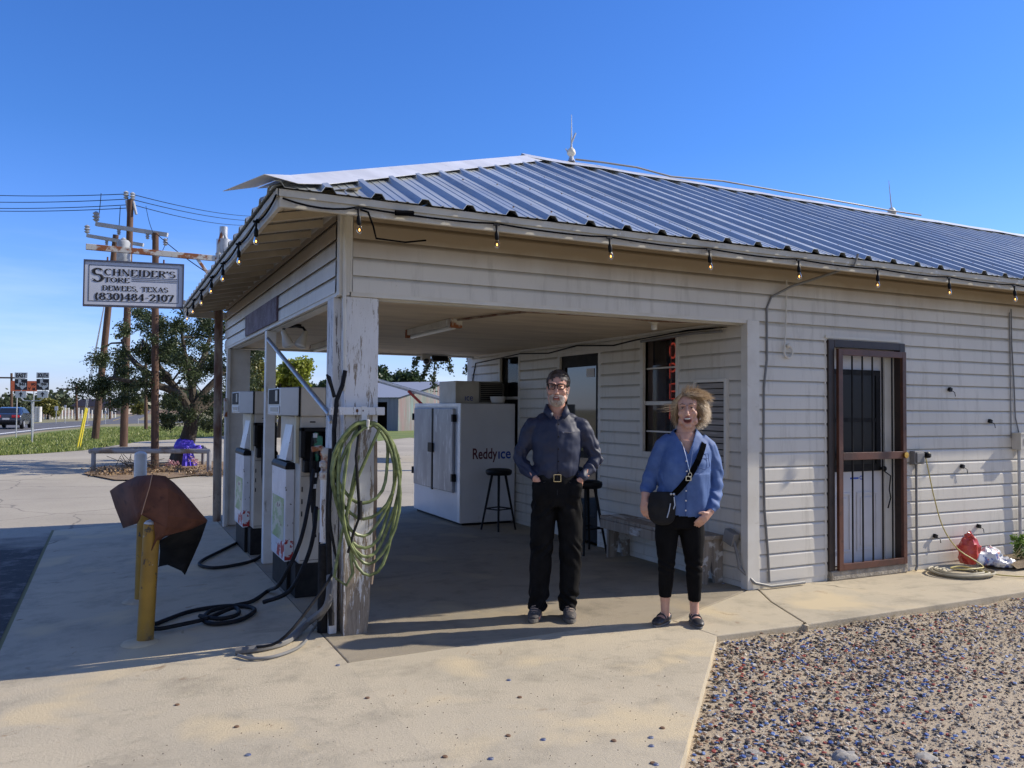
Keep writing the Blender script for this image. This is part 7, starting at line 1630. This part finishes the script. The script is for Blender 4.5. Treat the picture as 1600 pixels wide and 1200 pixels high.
# car
def car():
    p0 = G(20,669.5,GZ); d = (p0-EYEV).dot(cf); t = thing('parked_car', 'dark blue grey sedan seen from behind on the road', 'car', (p0.x,p0.y,GZ+.012), radians(85))
    # local: x forward, y left ; length 4.7
    prof = [(-2.3,.40),(-2.36,.62),(-2.28,.92),(-2.15,1.02),(-1.65,1.06),(-1.05,1.40),(-.5,1.47),(.25,1.44),(1.0,1.06),(1.6,.98),(2.15,.86),(2.35,.62),(2.3,.35),(2.0,.25),(-2.0,.25)]
    b = MB(); n = len(prof); rows = []
    for yy, k in ((-.90,0),(-.86,.0),(.86,0),(.90,0)): pass
    def half(z): return .90-.20*max(0,(z-1.0)/.45) if z > 1.0 else .90-.05*max(0,(.45-z)/.2)
    L_ = [(x,-half(z)*.97,z) for x,z in prof]; Rr = [(x,half(z)*.97,z) for x,z in prof]; Li = [(x*.985,-half(z)*.80,z+.02) for x,z in prof]; Ri = [(x*.985,half(z)*.80,z+.02) for x,z in prof]
    vs = L_+Li+Ri+Rr; fs = []
    for a in range(3):
        for i in range(n): fs.append((a*n+i,a*n+(i+1)%n,(a+1)*n+(i+1)%n,(a+1)*n+i))
    fs += [tuple(range(n-1,-1,-1)), tuple(3*n+i for i in range(n))]; b.add(vs, fs)
    bo = obj('body', b, mat('car_paint', (.05,.06,.085), rough=.25, metal=.5, coat=1), t, smooth=True, bevel=.04)
    b = MB(); b.add([(-1.66,-.62,1.085),(-1.66,.62,1.085),(-1.08,.55,1.415),(-1.08,-.55,1.415)],[(0,1,2,3)]); 
    for s in (-1,1): b.add([(-1.45,s*.865,1.08),(.85,s*.865,1.08),(.25,s*.72,1.40),(-.95,s*.715,1.38)],[(0,1,2,3)])
    obj('windows', b, mat('car_glass', (.015,.02,.03), rough=.3, spec=.3), t)
    for s in (-1,1):
        b = MB(); b.box(-2.37,s*.55-.22 if s<0 else .33,.78,-2.22,s*.55+.22 if s>0 else -.33,.95); obj('tail_light', b, mat('tail_light', (.5,.02,.03), rough=.2), t, bevel=.02)
        for x in (-1.4,1.42):
            b = MB(); b.lathe([(.20,-.11),(.315,-.10),(.33,-.05),(.33,.05),(.315,.10),(.20,.11)], (x,s*.80,.33), 20, Matrix.Rotation(radians(90),3,'X')); wh = obj('wheel', b, M_black, t, smooth=True)
            b = MB(); b.lathe([(.05,0),(.20,-.02),(.20,.02)], (x,s*.92,.33), 14, Matrix.Rotation(radians(90),3,'X')); obj('rim', b, M_galv, wh, smooth=True)
        b = MB(); b.obox((.75,s*.98,1.05),(.12,.16,.12)); obj('mirror', b, M_blackm, t)
    b = MB(); b.box(-2.385,-.20,.64,-2.345,.20,.76); obj('licence_plate', b, M_signb, t); b = MB(); b.box(-2.40,-.8,.36,-2.25,.8,.52); obj('bumper', b, M_blackm, t, bevel=.03)
    return t
car()
# barn
pb_ = G(622,668,GZ); db = 58
M_barn = mat('barn_tin', (.17,.19,.22), (.13,.15,.18), scale=1, rough=.6, metal=.2, stretch=(6,6,.3)); M_barnr = mat('painted_tin', (.22,.15,.14), (.15,.17,.145), scale=.6, rough=.6, stretch=(4,4,.3), layers=[((.16,.28,.26), 1.5, .5, .7, (3,3,.2)), ((.28,.21,.22), 2.2, .55, .7, (3,3,.2))])
bn = thing('metal_barn', 'low tin barn with a dark doorway and stained side wall beyond the lot', 'barn', (pb_.x,pb_.y,GZ))
F0 = wpt(580,664,db+1.5); F1 = wpt(622,665,db); S1 = wpt(760,660,db+12)
F0 = Vector((F0.x,F0.y,GZ)); F1 = Vector((F1.x,F1.y,GZ)); S1 = Vector((S1.x,S1.y,GZ)); back = (F0-F1).normalized()*9; F9 = F1+back
hw = wpt(622,622,db).z-GZ; 
b = MB(); zz = Vector((0,0,hw)); dr0, dr1 = F1+(F9-F1)*.12, F1+(F9-F1)*.24
b.add([F1,dr0,dr0+zz,F1+zz,dr1,F9,F9+zz,dr1+zz],[(0,1,2,3),(4,5,6,7)]); b.add([dr0+zz*.88,dr1+zz*.88,dr1+zz,dr0+zz],[(0,1,2,3)]); obj('front_wall', b, M_barn, bn, world=True)
b = MB(); pk = (F1+S1)/2; b.add([F1,S1,S1+zz,pk+zz*1.55,F1+zz],[(0,1,2,3,4)]); obj('side_wall', b, M_barnr, bn, world=True)
b = MB(); off = (F9-F1)*1.0; b.add([F1+zz*1.02+(F1-S1)*.02-off*.03,pk+zz*1.60-off*.03,pk+zz*1.60+off,F9+zz*1.02,S1+zz*1.02-off*.03,S1+zz*1.02+off],[(0,1,2,3),(1,4,5,2)]); obj('roof', b, mat('pale_tin_roof', (.36,.37,.39), rough=.5, metal=.2), bn, world=True)
b = MB(); iv_ = (S1-F1).normalized(); b.add([dr0+iv_*1.5,dr1+back.normalized()*1+iv_*1.5,dr1+back.normalized()*1+iv_*1.5+zz,dr0+iv_*1.5+zz],[(0,1,2,3)]); obj('doorway', b, M_dark, bn, world=True)
b = MB(); b.add([F9,S1+(F9-F1),S1+(F9-F1)+zz,F9+zz],[(0,1,2,3)]); b.add([S1,S1+(F9-F1),S1+(F9-F1)+zz,S1+zz],[(0,1,2,3)]); obj('rear_walls', b, M_barn, bn, world=True)
# lean-to edge with red brace
lt = thing('lean_to', 'slanting galvanised lean-to roof with a red brace behind the porch', 'lean-to', (wpt(640,690,26).x, wpt(640,690,26).y, GZ))
a_ = wpt(560,583,27); c_ = wpt(735,633,25); dp = Vector((1.0,2.2,0))
b = MB(); b.add([a_,c_,c_+dp,a_+dp,a_-Vector((0,0,.13)),c_-Vector((0,0,.13)),c_+dp-Vector((0,0,.13)),a_+dp-Vector((0,0,.13))],[(0,1,2,3),(7,6,5,4),(0,4,5,1),(1,5,6,2),(2,6,7,3),(3,7,4,0)]); obj('roof', b, M_galv, lt, world=True)
b = MB(); b.beam(a_-Vector((0,.02,.05)),c_-Vector((0,.02,.05)),.05,.04); obj('edge_strip', b, M_cap, lt, world=True)
b = MB(); b.beam(wpt(638,611,26),wpt(664,636,25.8),.07,.07); obj('brace', b, mat('red_steel', (.30,.03,.02), rough=.5), lt, world=True)
for u,dd in ((588,26.6),(735,25.2)):
    q = wpt(u,612,dd); b = MB(); b.tube([(q.x,q.y,GZ),(q.x,q.y,(a_.z if u<600 else c_.z)-.1)],.05,8); obj('post', b, M_white, lt, world=True)
# far building roof by the road
q = wpt(165,645,170); t = thing('farmhouse', 'distant low farmhouse roof behind the leaning pole', 'house', (q.x,q.y,GZ), RZ)
b = MB(); b.box(-5,-3,0,5,3,1.6); obj('wall', b, M_wood, t); b = MB(); b.prism([(-5.6,1.5),(5.6,1.5),(3.4,3.0),(-3.4,3.0)], lambda x,z: (x,-3.4,z), lambda x,z: (x,3.4,z)); obj('roof', b, mat('far_roof', (.12,.12,.15), rough=.8), t)

rg = random.Random(61); vv = []
for k in range(520):
    x = rg.uniform(3.6, 9.5); y = 4.44-abs(rg.gauss(0,.05)); z = gz(x,y)
    a = rg.uniform(0,2*pi); h = rg.uniform(.01,.045); w_ = .0025; lx = rg.uniform(-1,1)*h*1.3; ly = rg.uniform(-1,.2)*h
    vv += [(x-w_,y,z),(x+w_,y,z),(x+lx+w_*.3,y+ly,z+h),(x+lx-w_*.3,y+ly,z+h)]
setp(leaf_obj('dry_grass', np.array(vv), leafmat('dry_grass_blades', (.36,.29,.16), (.50,.42,.25), .2)), kind='stuff')
